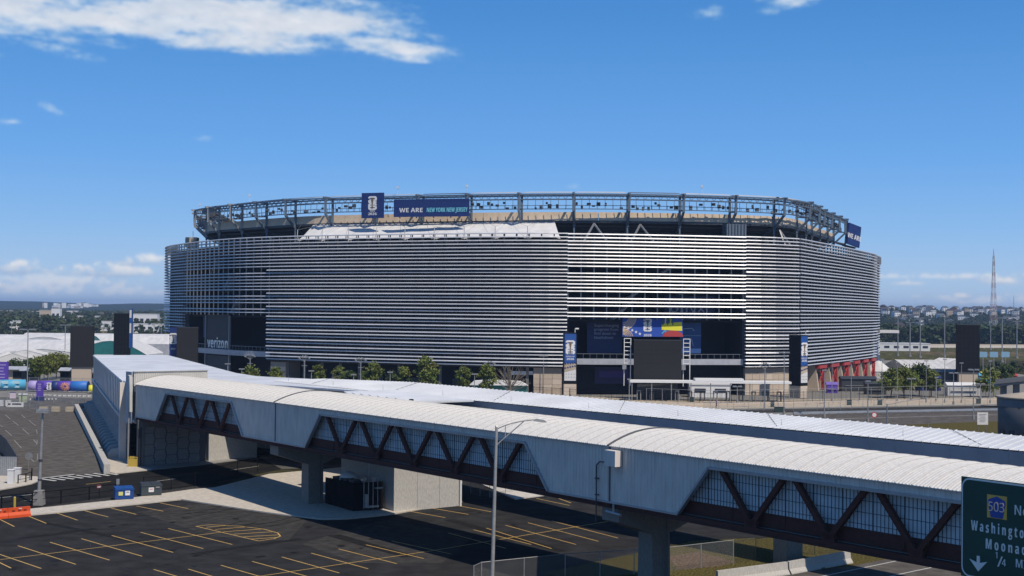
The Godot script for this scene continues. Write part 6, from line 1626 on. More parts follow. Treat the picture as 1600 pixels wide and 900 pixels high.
# ---------------------------------------------------------------- the ground before the stadium
func build_forecourt():
	# screens and banner towers
	screen_tower("broad dark grey video screen on a stone kiosk behind the tree cluster at left", Vector3(-111.44, 0.00, -354.12), 5.82, 14.94, 4.48, 1.6, 0.12, M.screen, false)
	var sk := thing("kiosk", "pale stone kiosk with dark openings under the broad left video screen", "kiosk", Vector3(-111.34, 0.00, -357.27))
	obj("kiosk_wall", MB.new().box(Vector3(-1.6, 1.4, 0.9), Vector3(2.0, 3.2, 1.2)), M.stone, sk)
	obj("kiosk_roof", MB.new().box(Vector3(0.0, 3.35, 1.6), Vector3(6.6, 0.16, 3.6)), M.gutter, sk)
	obj("kiosk_opening", MB.new().box(Vector3(0.9, 1.4, 0.9), Vector3(2.6, 2.6, 0.3)), M.interior, sk)
	for x in [-0.6, 0.9, 2.4]:
		obj("kiosk_post", MB.new().box(Vector3(x, 1.6, 3.2), Vector3(0.16, 3.3, 0.16)), M.galv, sk)
	var s2 := screen_tower("tall black video screen rising behind the hall roof, with a narrow side banner", Vector3(-119.91, 0.00, -420.00), 4.8, 18.06, 5.06, 1.6, 0.0, M.screen_black, true, true)
	obj("side_banner", MB.new().box(Vector3(2.75, 13.5, 0.2), Vector3(0.7, 12.0, 1.6)), M.blue, s2)
	obj("banner_mark", MB.new().box(Vector3(2.75, 13.6, 1.02), Vector3(0.5, 3.0, 0.05)).box(Vector3(2.75, 18.0, 1.02), Vector3(0.6, 2.4, 0.05)), M.off_white, s2)
	var s3 := screen_tower("dark grey video screen standing against the western corner of the stadium", Vector3(-83.61, 0.00, -352.00), 5.3, 14.90, 4.01, 1.4, 0.1, M.screen, false, true)
	var b0 := thing("banner_tower", "narrow blue banner with stacked white figures at the stadium's western corner", "banner tower", Vector3(-87.74, 0.00, -354.00))
	obj("banner_face", MB.new().box(Vector3(0, 10.19, 0), Vector3(1.9, 9.4, 0.6)), M.navy, b0)
	emblem(b0, Vector3(0, 12.01, 0.34), Basis(), 2.9)
	text("emblem_year", "2026", 0.4, M.white, b0, Vector3(0, 9.36, 0.32), Basis(), 1.0, true, HORIZONTAL_ALIGNMENT_CENTER)
	obj("banner_mast", MB.new().box(Vector3(0, 4.0, 0), Vector3(0.6, 9.0, 0.4)), M.steel_dark, b0)
	var s4 := screen_tower("large blank dark screen in front of the central stadium opening", Vector3(33.68, 0.00, -314.09), 10.91, 13.54, 4.12, 1.4, -0.05, M.screen, false, true)
	for q in [-6.9, 6.7]:
		var lad := obj("scaffold_ladder", MB.new().tube(Vector3(q - 0.75, 3.0, -0.8), Vector3(q - 0.75, 14.0, -0.8), 0.1).tube(Vector3(q + 0.75, 3.0, -0.8), Vector3(q + 0.75, 14.0, -0.8), 0.1), M.white, s4)
		for k in 7:
			obj("rung", MB.new().tube(Vector3(q - 0.75, 8.2 + k * 0.95, -0.8), Vector3(q + 0.75, 8.2 + k * 0.95, -0.8), 0.09), M.white, lad)
		obj("loudspeaker", MB.new().box(Vector3(q - 0.7, 7.4, -0.4), Vector3(0.9, 1.2, 0.6)), M.galv, s4)
	banner_tower("blue emblem banner tower on a stone base, left of the central stadium opening", Vector3(13.54, 0.00, -313.38), 3.09, 2.0, 15.20, 3.38, 0.05)
	var bt := banner_tower("black sided blue emblem banner tower near the stadium's eastern corner", Vector3(69.55, 0.00, -324.10), 2.59 , 3.6, 14.96, 2.88, 0.62)
	screen_tower("tall black video screen on the open ground east of the stadium", Vector3(126.12, 0.00, -376.91), 6.02, 17.32, 4.42, 1.8, -0.05, M.screen_black, false)
	# checkpoint canopy, ticket house, black fence
	var ck := thing("checkpoint_canopy", "long thin white checkpoint canopy on slim posts before the central screen", "canopy", Vector3(45.17, 0.00, -309.09))
	var hk: float = 4.34
	obj("canopy_roof", MB.new().box(Vector3(0, hk, -1.5), Vector3(36.5, 0.5, 4.2)), M.white, ck)
	obj("canopy_roof", MB.new().box(Vector3(2.0, hk + 0.55, -1.2), Vector3(11.0, 0.5, 3.0)), M.white, ck)
	for i in 9:
		obj("canopy_post", MB.new().tube(Vector3(-17.8 + i * 4.45, -0.1, 0.3), Vector3(-17.8 + i * 4.45, hk, 0.3), 0.11), M.galv, ck)
	for i in 12:
		obj("scanner_gate", MB.new().box(Vector3(-16.5 + i * 2.9, 1.05, -1.2), Vector3(0.2, 2.1, 0.7)).box(Vector3(-15.7 + i * 2.9, 1.05, -1.2), Vector3(0.2, 2.1, 0.7)).box(Vector3(-16.1 + i * 2.9, 2.15, -1.2), Vector3(1.0, 0.25, 0.7)), M.steel_dark if i % 3 else M.galv, ck)
	var tk := simple_building("ticket_house", "small white ticket house with dark windows behind the checkpoint canopy", Vector3(47.26, 0.00, -325.53), 9.6, 4.0, 2.90, 0.0, M.white, "")
	picket_fence("long black picket fence along the forecourt in front of the stadium", [Vector3(-2.83, 0.00, -327.66), Vector3(15.58, 0.00, -311.41), Vector3(27.75, 0.00, -308.75), Vector3(44.22, 0.00, -302.52), Vector3(64.13, 0.00, -309.64), Vector3(91.01, 0.00, -322.59), Vector3(121.08, 0.00, -336.80)], 2.3, 0.33, M.black)
	picket_fence("pale grey crowd fence in front of the trees left of the checkpoint", [Vector3(-37.47, 0.00, -335.09), Vector3(-17.79, 0.00, -320.38), Vector3(-2.67, 0.00, -310.96)], 1.6, 0.4, M.galv)
	fence("row of tall slim pale posts along the pavement before the black picket fence", [Vector3(29.22, 0.00, -294.26), Vector3(42.13, 0.00, -288.23), Vector3(61.46, 0.00, -296.73), Vector3(87.70, 0.00, -310.85), Vector3(116.48, 0.00, -324.02)], 3.6, 3.9, M.galv, 0.05, 0.0)
	fence("grey mesh fence at the kerb of the access road", [Vector3(39.69, 0.00, -280.48), Vector3(57.85, 0.00, -279.27), Vector3(82.88, 0.00, -293.75), Vector3(109.07, 0.00, -305.37)], 1.7, 3.2, M.galv, 0.04, 0.45, 0.012)
	for q in [[1300, 600, "first"], [1330, 597, "second"], [1378, 592, "third"], [1402, 598, "fourth"], [1447, 594, "fifth"], [1476, 590, "sixth"], [1502, 598, "seventh"], [1547, 593, "eighth"]]:
		double_lamp("slim pale lamp post behind the black picket fence, %s from the stadium corner" % q[2], Vector3(73.40, 0.00, -312.00) + Vector3((q[0] - 1300) * 0.1465, 0, 0), 20.0 - (q[1] - 494.0) * 0.1465 * 0.72, 1, 0.8, 0.0, "slim lamp posts behind the picket fence", 0.08)
	var walk := thing("teal_canopy_booth", "low teal booth with a white curved roof left of the forecourt fence", "booth", Vector3(-2.78, 0.00, -322.71))
	obj("booth_wall", MB.new().box(Vector3(0, 1.2, 0), Vector3(13.0, 2.6, 3.0)), M.teal, walk)
	obj("booth_roof", MB.new().prism(PackedVector2Array([Vector2(-7.0, 2.5), Vector2(6.8, 2.5), Vector2(5.0, 3.4), Vector2(-2, 3.7), Vector2(-6.0, 3.4)]), -2.2, 2.2), M.white, walk)
	var hang_sign := thing("gate_sign", "pale grey gate sign hung under the louvers beside the stone pier", "sign", fac(232.0, -0.6, 5.2))
	obj("sign_board", MB.new().box(Vector3.ZERO, Vector3(5.2, 0.85, 0.2)), M.trim, hang_sign)
	obj("sign_print", MB.new().box(Vector3(0, 0, 0.12), Vector3(3.6, 0.22, 0.04)), M.gutter, hang_sign)
	obj("sign_hanger", MB.new().tube(Vector3(-0.9, 0.4, 0), Vector3(-0.9, 1.5, 0), 0.05), M.steel, hang_sign)
	# lamp posts of the forecourt
	for q in [[Vector3(54.07, -0.00, -270.19), 12.28, 2, "tall double headed lamp post before the eastern banner tower"], [Vector3(60.38, 0.00, -262.88), 9.11, 1, "lamp post between the eastern banner tower and the red gate"], [Vector3(66.18, 0.00, -253.00), 7.58, 1, "lamp post by the access road below the red gate"], [Vector3(89.23, 0.00, -263.26), 9.50, 2, "double headed lamp post in front of the eastern black screen"], [Vector3(7.70, 0.00, -324.33), 9.42, 2, "double headed lamp post beside the western stone pier of the opening"],
			[Vector3(99.28, 0.00, -306.09), 7.03, 2, "double headed lamp post left of the eastern black screen"], [Vector3(92.70, 0.00, -315.98), 5.18, 2, "short double headed lamp post behind the tree cluster"], [Vector3(98.03, 0.00, -314.52), 5.60, 1, "single lamp post right of the tree cluster"], [Vector3(112.05, 0.00, -325.71), 3.66, 2, "low double headed lamp post right of the eastern screen"], [Vector3(26.35, 0.00, -304.20), 4.99, 1, "lamp post at the western end of the checkpoint canopy"], [Vector3(50.32, 0.00, -303.38), 3.69, 2, "short lamp post in front of the checkpoint fence"], [Vector3(113.14, 0.00, -607.40), 9.0, 2, "twin lamp high on the wall side of the stone panels"]]:
		if q[0].z < -330: continue
		double_lamp(q[3], q[0], q[1], q[2])
	for q in [[390, "cluster lamp beside the western opening, lamps leaning in a fan", Vector3(-60.90, 0.00, -318.00), 8.38], [475, "fan headed lamp post in front of the stadium's western louvers", Vector3(-46.39, 0.00, -306.00), 8.50], [563, "fan headed lamp post between the low trees", Vector3(-33.32, 0.00, -302.00), 8.35], [765, "fan headed lamp post beside the bare tree", Vector3(-4.65, 0.00, -298.00), 7.93], [1195, "fan headed lamp post in front of the eastern stone panels", Vector3(53.58, 0.00, -288.00), 8.49]]:
		var t := thing("fan_lamp", q[1], "lamp post", q[2], 0.0, "fan headed lamps along the stadium front")
		obj("pole", MB.new().tube(Vector3(0, -0.2, 0), Vector3(0, q[3], 0), 0.14, 0.1), M.galv, t)
		obj("crossarm", MB.new().box(Vector3(0, q[3] - 1.2, 0), Vector3(1.2, 0.12, 0.2)), M.galv, t)
		for i in 6:
			var a := PI * (i + 0.5) / 6.0
			obj("lamp_arm", MB.new().tube(Vector3(0, q[3] - 0.3, 0), Vector3(cos(a) * 1.0, q[3] + 0.25 + sin(a) * 0.6, (i % 2) * 0.4), 0.05, -1, 5).box(Vector3(cos(a) * 1.1, q[3] + 0.3 + sin(a) * 0.65, (i % 2) * 0.4), Vector3(0.42, 0.26, 0.3), Basis(Vector3(0, 0, 1), -0.5)), M.galv, t)
	for q in [[355, "short lamp post by the hall roof", Vector3(-62.36, 0.00, -300.00), 7.72], [377, "small lamp post in front of the western opening", Vector3(-58.47, 0.00, -296.00), 6.80], [609, "short flat headed lamp post between the round trees", Vector3(-25.91, 0.00, -292.00), 6.60], [741, "short flat headed lamp post left of the bare tree", Vector3(-7.78, 0.00, -290.00), 6.46], [486, "short flat headed lamp post beside the first low tree", Vector3(-43.34, 0.00, -296.00), 6.53], [552, "low flat headed lamp in front of the third tree", Vector3(-33.72, 0.00, -292.00), 5.98]]:
		double_lamp(q[1], q[2], q[3], 1, 1.2)
	var cs := thing("street_lamp", "dark curved arm street lamp beside the access road", "street lamp", Vector3(67.85, 0.00, -246.13))
	var ch: float = 3.92
	obj("pole", MB.new().tube(Vector3(0, -0.2, 0), Vector3(0, ch, 0), 0.14, 0.1), M.steel, cs)
	obj("lamp_arm", MB.new().tube(Vector3(0, ch - 0.2, 0), Vector3(3.0, ch + 0.5, 0), 0.06).tube(Vector3(3.0, ch + 0.5, 0), Vector3(6.2, ch + 0.95, 0), 0.06).box(Vector3(6.6, ch + 1.0, 0), Vector3(1.0, 0.16, 0.3)), M.steel, cs)
	# guard rail, bins, signs, cabinets along the road
	var gr := thing("guard_rail", "long pale grey guard rail along the access road", "guard rail", Vector3(55.33, -0.00, -267.05))
	var g0: Vector3 = Vector3(55.33, -0.00, -267.05); var g1: Vector3 = Vector3(101.40, 0.00, -283.14)
	for i in 24:
		var a := g0.lerp(g1, i / 24.0) - g0; var b := g0.lerp(g1, (i + 1) / 24.0) - g0
		obj("rail_length", MB.new().beam(a + Vector3(0, 0.6, 0), b + Vector3(0, 0.6, 0), 0.1, 0.42), M.trim, gr)
		obj("rail_post", MB.new().box(a + Vector3(0, 0.3, -0.15), Vector3(0.16, 0.9, 0.16)), M.steel, gr)
	for q in [[Vector3(54.54, 0.00, -277.08), "dark green utility box at the foot of the tall double headed lamp", 2.0, 1.0, 0], [Vector3(55.97, -0.00, -292.03), "small dark litter bin on the pale pavement near the tall lamp", 0.7, 1.1, 1], [Vector3(74.52, 0.00, -300.57), "dark litter bin below the red gate", 0.9, 1.1, 1], [Vector3(81.54, 0.00, -301.54), "dark litter bin left of the tree cluster", 0.9, 1.1, 1], [Vector3(105.92, 0.00, -309.14), "dark litter bin below the eastern black screen", 0.9, 1.1, 1], [Vector3(40.60, 0.00, -306.25), "black litter bin under the checkpoint canopy", 0.8, 1.0, 1]]:
		var t := thing("utility_box" if q[4] == 0 else "litter_bin", q[1], "box" if q[4] == 0 else "litter bin", q[0])
		obj("box_body", MB.new().box(Vector3(0, q[3] / 2, 0), Vector3(q[2], q[3], 0.7)), M.bin_green, t)
		obj("box_lid", MB.new().box(Vector3(0, q[3] + 0.04, 0), Vector3(q[2] + 0.1, 0.08, 0.8)), M.steel_dark, t)
	var rs := thing("road_sign", "small round red edged road sign beside the access road", "road sign", Vector3(66.62, 0.00, -250.18))
	obj("sign_post", MB.new().tube(Vector3(0, 0, 0), Vector3(0, 2.2, 0), 0.05), M.galv, rs)
	obj("sign_disc", MB.new().tube(Vector3(0, 1.6, 0.03), Vector3(0, 1.6, 0.08), 0.55, -1, 18), M.red, rs)
	obj("sign_face", MB.new().tube(Vector3(0, 1.6, 0.08), Vector3(0, 1.6, 0.1), 0.38, -1, 18), M.white, rs)
	var ws := thing("notice_board", "white notice board on two legs on the rough grass at right", "notice board", Vector3(76.76, 0.00, -222.00))
	obj("board", MB.new().box(Vector3(0, 3.25, 0), Vector3(1.75, 2.0, 0.08)), M.white, ws)
	var bp := MB.new()
	for i in 6:
		bp.box(Vector3(-0.1 * (i % 2), 3.25 + 0.7 - i * 0.24, 0.06), Vector3(1.2 - 0.2 * (i % 3), 0.06, 0.02))
	obj("board_print", bp, M.gutter, ws)
	for x in [-0.7, 0.7]:
		obj("board_leg", MB.new().box(Vector3(x, 1.3, -0.06), Vector3(0.08, 2.8, 0.08)), M.steel, ws)
	var sh := thing("pump_house", "round grey building with a shallow beige roof at the right edge", "building", Vector3(81.90, 0.00, -212.00))
	var rk: float = 7.25
	obj("wall", MB.new(true).tube(Vector3(0, -0.3, 0), Vector3(0, rk, 0), 5.9, -1, 36), M.wall_slate, sh)
	obj("roof", MB.new(true).tube(Vector3(0, rk, 0), Vector3(0, rk + 0.25, 0), 6.3, -1, 36).tube(Vector3(0, rk + 0.25, 0), Vector3(0, rk + 1.0, 0), 6.2, 1.0, 36), M.tan, sh)
	obj("wall_band", MB.new().tube(Vector3(0, rk - 1.3, 0), Vector3(0, rk - 0.1, 0), 6.05, -1, 36), M.wall_dark, sh)
	for a in [2.2, 2.6, 3.0]:
		obj("window", MB.new().box(Vector3(cos(a) * 5.92, 1.6, sin(a) * 5.92), Vector3(0.2, 1.6, 1.2), Basis(Vector3.UP, -a)), M.window, sh)
	var ov := thing("walkway_ramp", "grey concrete walkway ramp on columns at the right edge", "ramp", Vector3(112.78, 0.00, -300.00))
	obj("deck", MB.new().beam(Vector3(106.57, 4.80, -300.00) - Vector3(112.78, 0.00, -300.00), Vector3(122.60, 7.60, -290.00) - Vector3(112.78, 0.00, -300.00), 3.4, 0.8), M.concrete_grey, ov)
	obj("parapet", MB.new().beam(Vector3(105.86, 5.60, -298.00) - Vector3(112.78, 0.00, -300.00), Vector3(121.75, 8.40, -288.00) - Vector3(112.78, 0.00, -300.00), 0.2, 1.0), M.concrete_grey, ov)
	for x in [1566, 1590, 1620]:
		pass
	for v in [Vector3(108.28, 0.00, -300.00), Vector3(110.35, 0.00, -298.00), Vector3(112.94, 0.00, -296.00)]:
		obj("column", MB.new().box(v - Vector3(112.78, 0.00, -300.00) + Vector3(0, 2.4, 0), Vector3(1.1, 5.4, 1.1)), M.concrete_grey, ov)
	person("person in a purple top and dark red trousers walking on the pale pavement", Vector3(43.44, 0.00, -288.41), 1.3)
	# trees along the stadium front
	for q in [[Vector3(-43.66, 0.00, -309.00), 6.97 * 1.06, 3.2, 11, "small green tree left of the shrubs, before the western louvers"], [Vector3(-39.03, 0.00, -309.00), 6.73 * 1.06, 3.4, 12, "small green tree right of the first lamp before the louvers"], [Vector3(-31.04, 0.00, -306.00), 7.36 * 1.06, 4.8, 13, "yellow green tree with a broad ragged crown before the louvers"], [Vector3(-23.99, 0.00, -304.00), 6.79 * 1.06, 3.8, 14, "mid green young tree left of the largest tree"], [Vector3(-18.45, 0.00, -302.00), 8.63 * 1.06, 6.2, 15, "largest full green tree before the stadium louvers"], [Vector3(-10.59, 0.00, -300.00), 7.37 * 1.06, 3.6, 16, "narrow pointed green tree before the louvers"], [Vector3(-5.35, 0.00, -298.00), 7.93 * 1.06, 4.0, 17, "light green young tree left of the bare tree"]]:
		make_tree("young_tree", q[4], q[0], q[1], q[2], q[3], M.leaf, "young trees along the stadium front")
	for q in [[Vector3(-59.07, 0.00, -310.00), 6.35 * 1.06, 5.0, 21, "reddish green shrub before the western opening"], [Vector3(-53.08, 0.00, -309.00), 6.16 * 1.06, 4.2, 22, "low olive shrub beside the western stone pier"], [Vector3(-36.35, 0.00, -306.00), 5.87 * 1.06, 3.4, 23, "low olive shrub between two young trees"], [Vector3(-26.47, 0.00, -303.00), 5.96 * 1.06, 3.0, 24, "low dark shrub beside the broad ragged tree"]]:
		make_tree("shrub", q[4], q[0], q[1], q[2], q[3], M.leaf_dark if q[3] > 22 else M.leaf, "shrubs along the stadium front", "shrub", 36)
	var bt2 := thing("bare_tree", "leafless grey tree with fanned twigs before the dark undercroft", "tree", Vector3(-0.18, 0.00, -298.00))
	bt2.scale = Vector3.ONE * 1.65
	var tw := MB.new()
	var q2 := RandomNumberGenerator.new()
	q2.seed = 9
	tw.tube(Vector3.ZERO, Vector3(0, 2.4, 0), 0.13, 0.1, 7)
	obj("trunk", tw, M.bark_pale, bt2)
	for i in 46:
		var a := q2.randf_range(-1.25, 1.25)
		var d := Vector3(sin(a), cos(a), q2.randf_range(-0.5, 0.5)).normalized()
		var p0 := Vector3(0, q2.randf_range(1.4, 2.4), 0)
		var p1 := p0 + d * q2.randf_range(1.5, 2.4)
		var br := MB.new().tube(p0, p1, 0.035, 0.02, 5)
		for k in 3:
			br.tube(p1, p1 + (d + Vector3(q2.randf_range(-0.5, 0.5), q2.randf_range(0, 0.4), q2.randf_range(-0.5, 0.5))).normalized() * q2.randf_range(0.5, 1.1), 0.02, 0.008, 4)
		obj("branch", br, M.bark_pale, bt2)
	# trees east of the stadium
	for q in [[Vector3(91.12, 0.00, -327.35), 6.6, 6.0, 31, "rust tinged tree at the western end of the eastern cluster"], [Vector3(95.22, 0.00, -330.39), 6.8, 7.0, 32, "broad green tree with rusty patches in the eastern cluster"], [Vector3(100.51, 0.00, -336.17), 7.4, 7.2, 33, "tallest tree in the middle of the eastern cluster"], [Vector3(102.85, 0.00, -334.02), 6.2, 5.0, 34, "yellowing tree at the right end of the eastern cluster"], [Vector3(116.82, 0.00, -333.66), 6.4, 6.4, 35, "dark green tree right of the eastern black screen"], [Vector3(141.38, 0.00, -389.23), 5.6, 6.0, 36, "olive tree beside the walkway ramp at the right edge"]]:
		make_tree("young_tree", q[4], q[0], q[1], q[2], q[3], M.leaf if q[3] % 3 else M.leaf_dark, "trees on the eastern forecourt")
	# clutter on the eastern ground: dark stalls, tents, a tent peak
	for q in [[Vector3(90.41, 0.00, -356.01), 9.0, 3.0, 3.2, M.steel_dark, "long black vending stall below the red gate"], [Vector3(81.44, 0.00, -346.24), 2.7, 1.0, 2.1, M.purple, "small purple fabric stall left of the red gate"], [Vector3(122.29, 0.00, -382.63), 16.0, 5.0, 4.2, M.steel_dark, "long black service tent behind the eastern tree cluster"], [Vector3(112.53, 0.00, -340.57), 8.0, 3.0, 2.6, M.off_white, "white delivery container under the eastern screen"], [Vector3(110.67, 0.00, -362.22), 6.0, 3.0, 3.4, M.navy, "dark blue stall behind the eastern trees"], [Vector3(91.31, 0.00, -342.47), 5.0, 2.5, 2.6, M.steel_dark, "black generator box at the foot of the gate fins"], [Vector3(133.02, 0.00, -387.77), 6.0, 3.0, 3.0, M.sky_blue, "pale blue stall beside the eastern screen"], [Vector3(146.04, 0.00, -411.11), 12.0, 3.0, 2.0, M.red, "long red inflatable stand near the walkway ramp"], [Vector3(143.77, 0.00, -410.69), 5.0, 3.0, 2.4, M.yellow, "yellow inflatable stand beside the red one"]]:
		var t := thing("event_stall", q[5], "stall", q[0])
		obj("stall_body", MB.new().box(Vector3(0, q[3] / 2, 0), Vector3(q[1], q[3], q[2])), q[4], t)
		obj("stall_roof", MB.new().prism(PackedVector2Array([Vector2(-q[2] * 0.6, q[3]), Vector2(q[2] * 0.6, q[3]), Vector2(0, q[3] + 0.7)]), -q[1] / 2 - 0.2, q[1] / 2 + 0.2, Transform3D(Basis(Vector3(0, 0, 1), Vector3.UP, Vector3(-1, 0, 0)), Vector3.ZERO)), q[4], t)
		obj("stall_counter", MB.new().box(Vector3(0, q[3] * 0.45, q[2] / 2 + 0.1), Vector3(q[1] * 0.8, 0.12, 0.4)), M.galv, t)
	tent("low white event tent behind the eastern tree cluster", Vector3(132.06, 0.00, -444.55), 26, 14, 3.2, 5.4, 1.57, M.tent_white, false)
	tent("small white event tent left of the eastern black screen", Vector3(146.26, 0.00, -456.34), 12, 10, 3.2, 5.6, 0.3, M.tent_white, false)
	var pk := thing("peaked_tent", "white tent with a tall swept peak beside the stadium corner", "tent", Vector3(116.21, 0.00, -432.89), 0.0, "white event tents")
	pk.scale = Vector3.ONE * 0.72
	var pm := MB.new(true)
	for i in 12:
		var a0 := TAU * i / 12.0; var a1 := TAU * (i + 1) / 12.0
		var prof := [[9.0, 3.0], [5.0, 4.4], [2.2, 6.6], [0.6, 9.6], [0.05, 12.0]]
		for k in 4:
			pm.quad(Vector3(cos(a0) * prof[k][0], prof[k][1], sin(a0) * prof[k][0]), Vector3(cos(a0) * prof[k + 1][0], prof[k + 1][1], sin(a0) * prof[k + 1][0]), Vector3(cos(a1) * prof[k + 1][0], prof[k + 1][1], sin(a1) * prof[k + 1][0]), Vector3(cos(a1) * prof[k][0], prof[k][1], sin(a1) * prof[k][0]))
	obj("tent_roof", pm, M.tent_white, pk)
	obj("tent_wall", MB.new().tube(Vector3(0, 0, 0), Vector3(0, 3.0, 0), 8.6, -1, 24, false), M.tent_white, pk)
	obj("tent_mast", MB.new().tube(Vector3.ZERO, Vector3(0, 12.6, 0), 0.12), M.galv, pk)

# ---------------------------------------------------------------- the festival ground at the left
func build_festival():
	var tube := func(label, a: Vector3, b: Vector3, r: float, bands: Array):
		var t := thing("inflatable_tube", label, "inflatable", a, 0.0, "inflatable tubes across the festival ground")
		var d := b - a
		for i in bands.size():
			var f0: float = bands[i][0]; var f1: float = bands[i + 1][0] if i + 1 < bands.size() else 1.0
			obj("tube_segment", MB.new(true).tube(d * f0 + Vector3(0, r + 0.1, 0), d * f1 + Vector3(0, r + 0.1, 0), r, -1, 20), bands[i][1], t)
			obj("tube_seam", MB.new().tube(d * f1 + Vector3(0, r + 0.1, 0) - d.normalized() * 0.06, d * f1 + Vector3(0, r + 0.1, 0), r + 0.02, -1, 20), M.navy, t)
		obj("tube_skid", MB.new().beam(Vector3(0, 0.1, 0), d + Vector3(0, 0.1, 0), r, 0.2), M.steel_dark, t)
		return t
	var t1: Node3D = tube.call("long sky blue inflatable tube with pale panels at the left edge", Vector3(-126.04, 0.00, -320.60), Vector3(-115.55, 0.00, -324.91), 1.25, [[0.0, M.sky_blue], [0.35, M.sky_pale], [0.5, M.sky_blue]])
	var d1: Vector3 = Vector3(-115.55, 0.00, -324.91) - Vector3(-126.04, 0.00, -320.60)
	for x in [0.62, 0.84]:
		obj("panel_print", MB.new().box(d1 * x + Vector3(0, 2.0, 1.2), Vector3(1.6, 0.7, 0.5)).box(d1 * x + Vector3(0, 0.95, 1.22), Vector3(1.6, 0.4, 0.2)), M.sky_pale, t1)
	var t2: Node3D = tube.call("long dark purple inflatable tube with an orange swirl, a white emblem and a blue end", Vector3(-112.96, 0.00, -320.18), Vector3(-99.06, 0.00, -319.90), 1.25, [[0.0, M.lilac], [0.14, M.purple], [0.4, M.navy], [0.5, M.purple], [0.72, M.blue_mid]])
	var d2: Vector3 = Vector3(-99.06, 0.00, -319.90) - Vector3(-112.96, 0.00, -320.18)
	emblem(t2, d2 * 0.36 + Vector3(0, 1.4, 1.28), Basis(), 1.7)
	var sw := MB.new()
	for i in 14:
		var a := TAU * i / 14.0
		sw.tube(d2 * 0.63 + Vector3(cos(a) * 0.3, 1.35 + sin(a) * 0.3, 1.3), d2 * 0.63 + Vector3(cos(a + 0.5) * 1.1, 1.35 + sin(a + 0.5) * 0.9, 1.1), 0.1, 0.16, 5)
	obj("swirl_print", sw, M.swirl, t2)
	tube.call("short yellow inflatable tube beside the hall wall", Vector3(-97.46, 0.00, -315.20), Vector3(-95.91, 0.00, -315.44), 0.95, [[0.0, M.yellow]])
	var tot := thing("totem_sign", "purple totem sign with white words beside the inflatable tubes", "sign", Vector3(-100.14, 0.00, -290.07))
	obj("totem_body", MB.new().box(Vector3(0, 1.95, 0), Vector3(1.35, 3.9, 0.5)), M.purple, tot)
	for i in 4:
		obj("totem_print", MB.new().box(Vector3(-0.05, 3.5 - i * 0.42, 0.26), Vector3(0.8 - 0.15 * (i % 2), 0.2, 0.04)), M.lilac, tot)
	obj("totem_foot", MB.new().box(Vector3(0.1, 0.4, 0.1), Vector3(1.6, 0.8, 0.8)), M.navy, tot)
	var pw := thing("information_wall", "tall purple information wall with pale print at the left edge", "sign", Vector3(-130.97, 0.00, -350.61))
	obj("wall_face", MB.new().box(Vector3(-1.0, 2.9, 0), Vector3(5.4, 5.6, 0.6)), M.purple, pw)
	for i in 5:
		obj("wall_print", MB.new().box(Vector3(0.1 - 0.3 * (i % 3), 4.9 - i * 0.8, 0.32), Vector3(2.2 - 0.4 * (i % 2), 0.26, 0.05)), M.lilac, pw)
	obj("wall_foot", MB.new().box(Vector3(0.6, 0.35, 0.4), Vector3(2.6, 0.7, 0.8)), M.lilac, pw)
	# crowd barriers in two lines, white feet showing
	var proto: Node3D = null
	for i in 22:
		var f := i / 13.0
		var p: Vector3 = Vector3(Vector3(-108.36, 0.00, -306.35)).lerp(Vector3(-93.43, 0.00, -304.06), f) if i < 14 else Vector3(Vector3(-103.56, 0.00, -291.65)).lerp(Vector3(-98.55, 0.00, -293.44), (i - 14) / 7.0)
		var nth: String = ["first", "second", "third", "fourth", "fifth", "sixth", "seventh", "eighth", "ninth", "tenth", "eleventh", "twelfth", "thirteenth", "fourteenth"][i if i < 14 else i - 14]
		var label := "grey crowd barrier, %s from the left in the long row before the inflatable tubes" % nth if i < 14 else "grey crowd barrier, %s from the left in the short row beside the totem" % nth
		if proto == null:
			proto = thing("crowd_barrier", label, "crowd barrier", p, 0.15, "crowd barriers on the festival ground")
			proto.set_meta("kindname", "crowd_barrier")
			var fr := MB.new()
			fr.tube(Vector3(-0.9, 1.1, 0), Vector3(0.9, 1.1, 0), 0.03, -1, 5).tube(Vector3(-0.9, 0.2, 0), Vector3(0.9, 0.2, 0), 0.03, -1, 5)
			for k in 9:
				fr.tube(Vector3(-0.9 + k * 0.225, 0.2, 0), Vector3(-0.9 + k * 0.225, 1.1, 0), 0.015, -1, 4)
			obj("barrier_frame", fr, M.galv, proto)
			for x in [-0.7, 0.7]:
				obj("barrier_foot", MB.new().box(Vector3(x, 0.14, 0), Vector3(0.2, 0.28, 0.4)), M.white, proto)
		else:
			var c := copy(proto, label, p, 0.15 + 0.04 * (i % 5))
			c.set_meta("group", "crowd barriers on the festival ground")
	fence("light grey mesh fence across the top of the side parking lot", [Vector3(-103.67, 0.00, -270.27), Vector3(-99.18, 0.00, -269.09), Vector3(-95.81, 0.00, -269.55), Vector3(-89.74, 0.00, -260.05)], 1.6, 3.0, M.galv, 0.04, 0.35, 0.012)
	fence("light grey mesh fence behind the inflatable tubes", [Vector3(-122.30, 0.00, -346.10), Vector3(-114.47, 0.00, -344.52), Vector3(-104.72, 0.00, -343.29)], 2.0, 3.0, M.galv, 0.05, 0.4, 0.014)
	fence("grey mesh fence in front of the crowd barriers", [Vector3(-99.05, 0.00, -286.14), Vector3(-93.31, 0.00, -282.99), Vector3(-86.31, 0.00, -276.32)], 1.2, 2.4, M.galv, 0.04, 0.35, 0.012)
	var cp := thing("ticket_pen", "small fenced pen with white boards at the left edge", "pen", Vector3(-98.60, 0.00, -270.96))
	for x in [-4.6, -1.6, 1.4, 2.9]:
		obj("pen_post", MB.new().tube(Vector3(x, 0, -0.5), Vector3(x, 3.3, -0.5), 0.06), M.galv, cp)
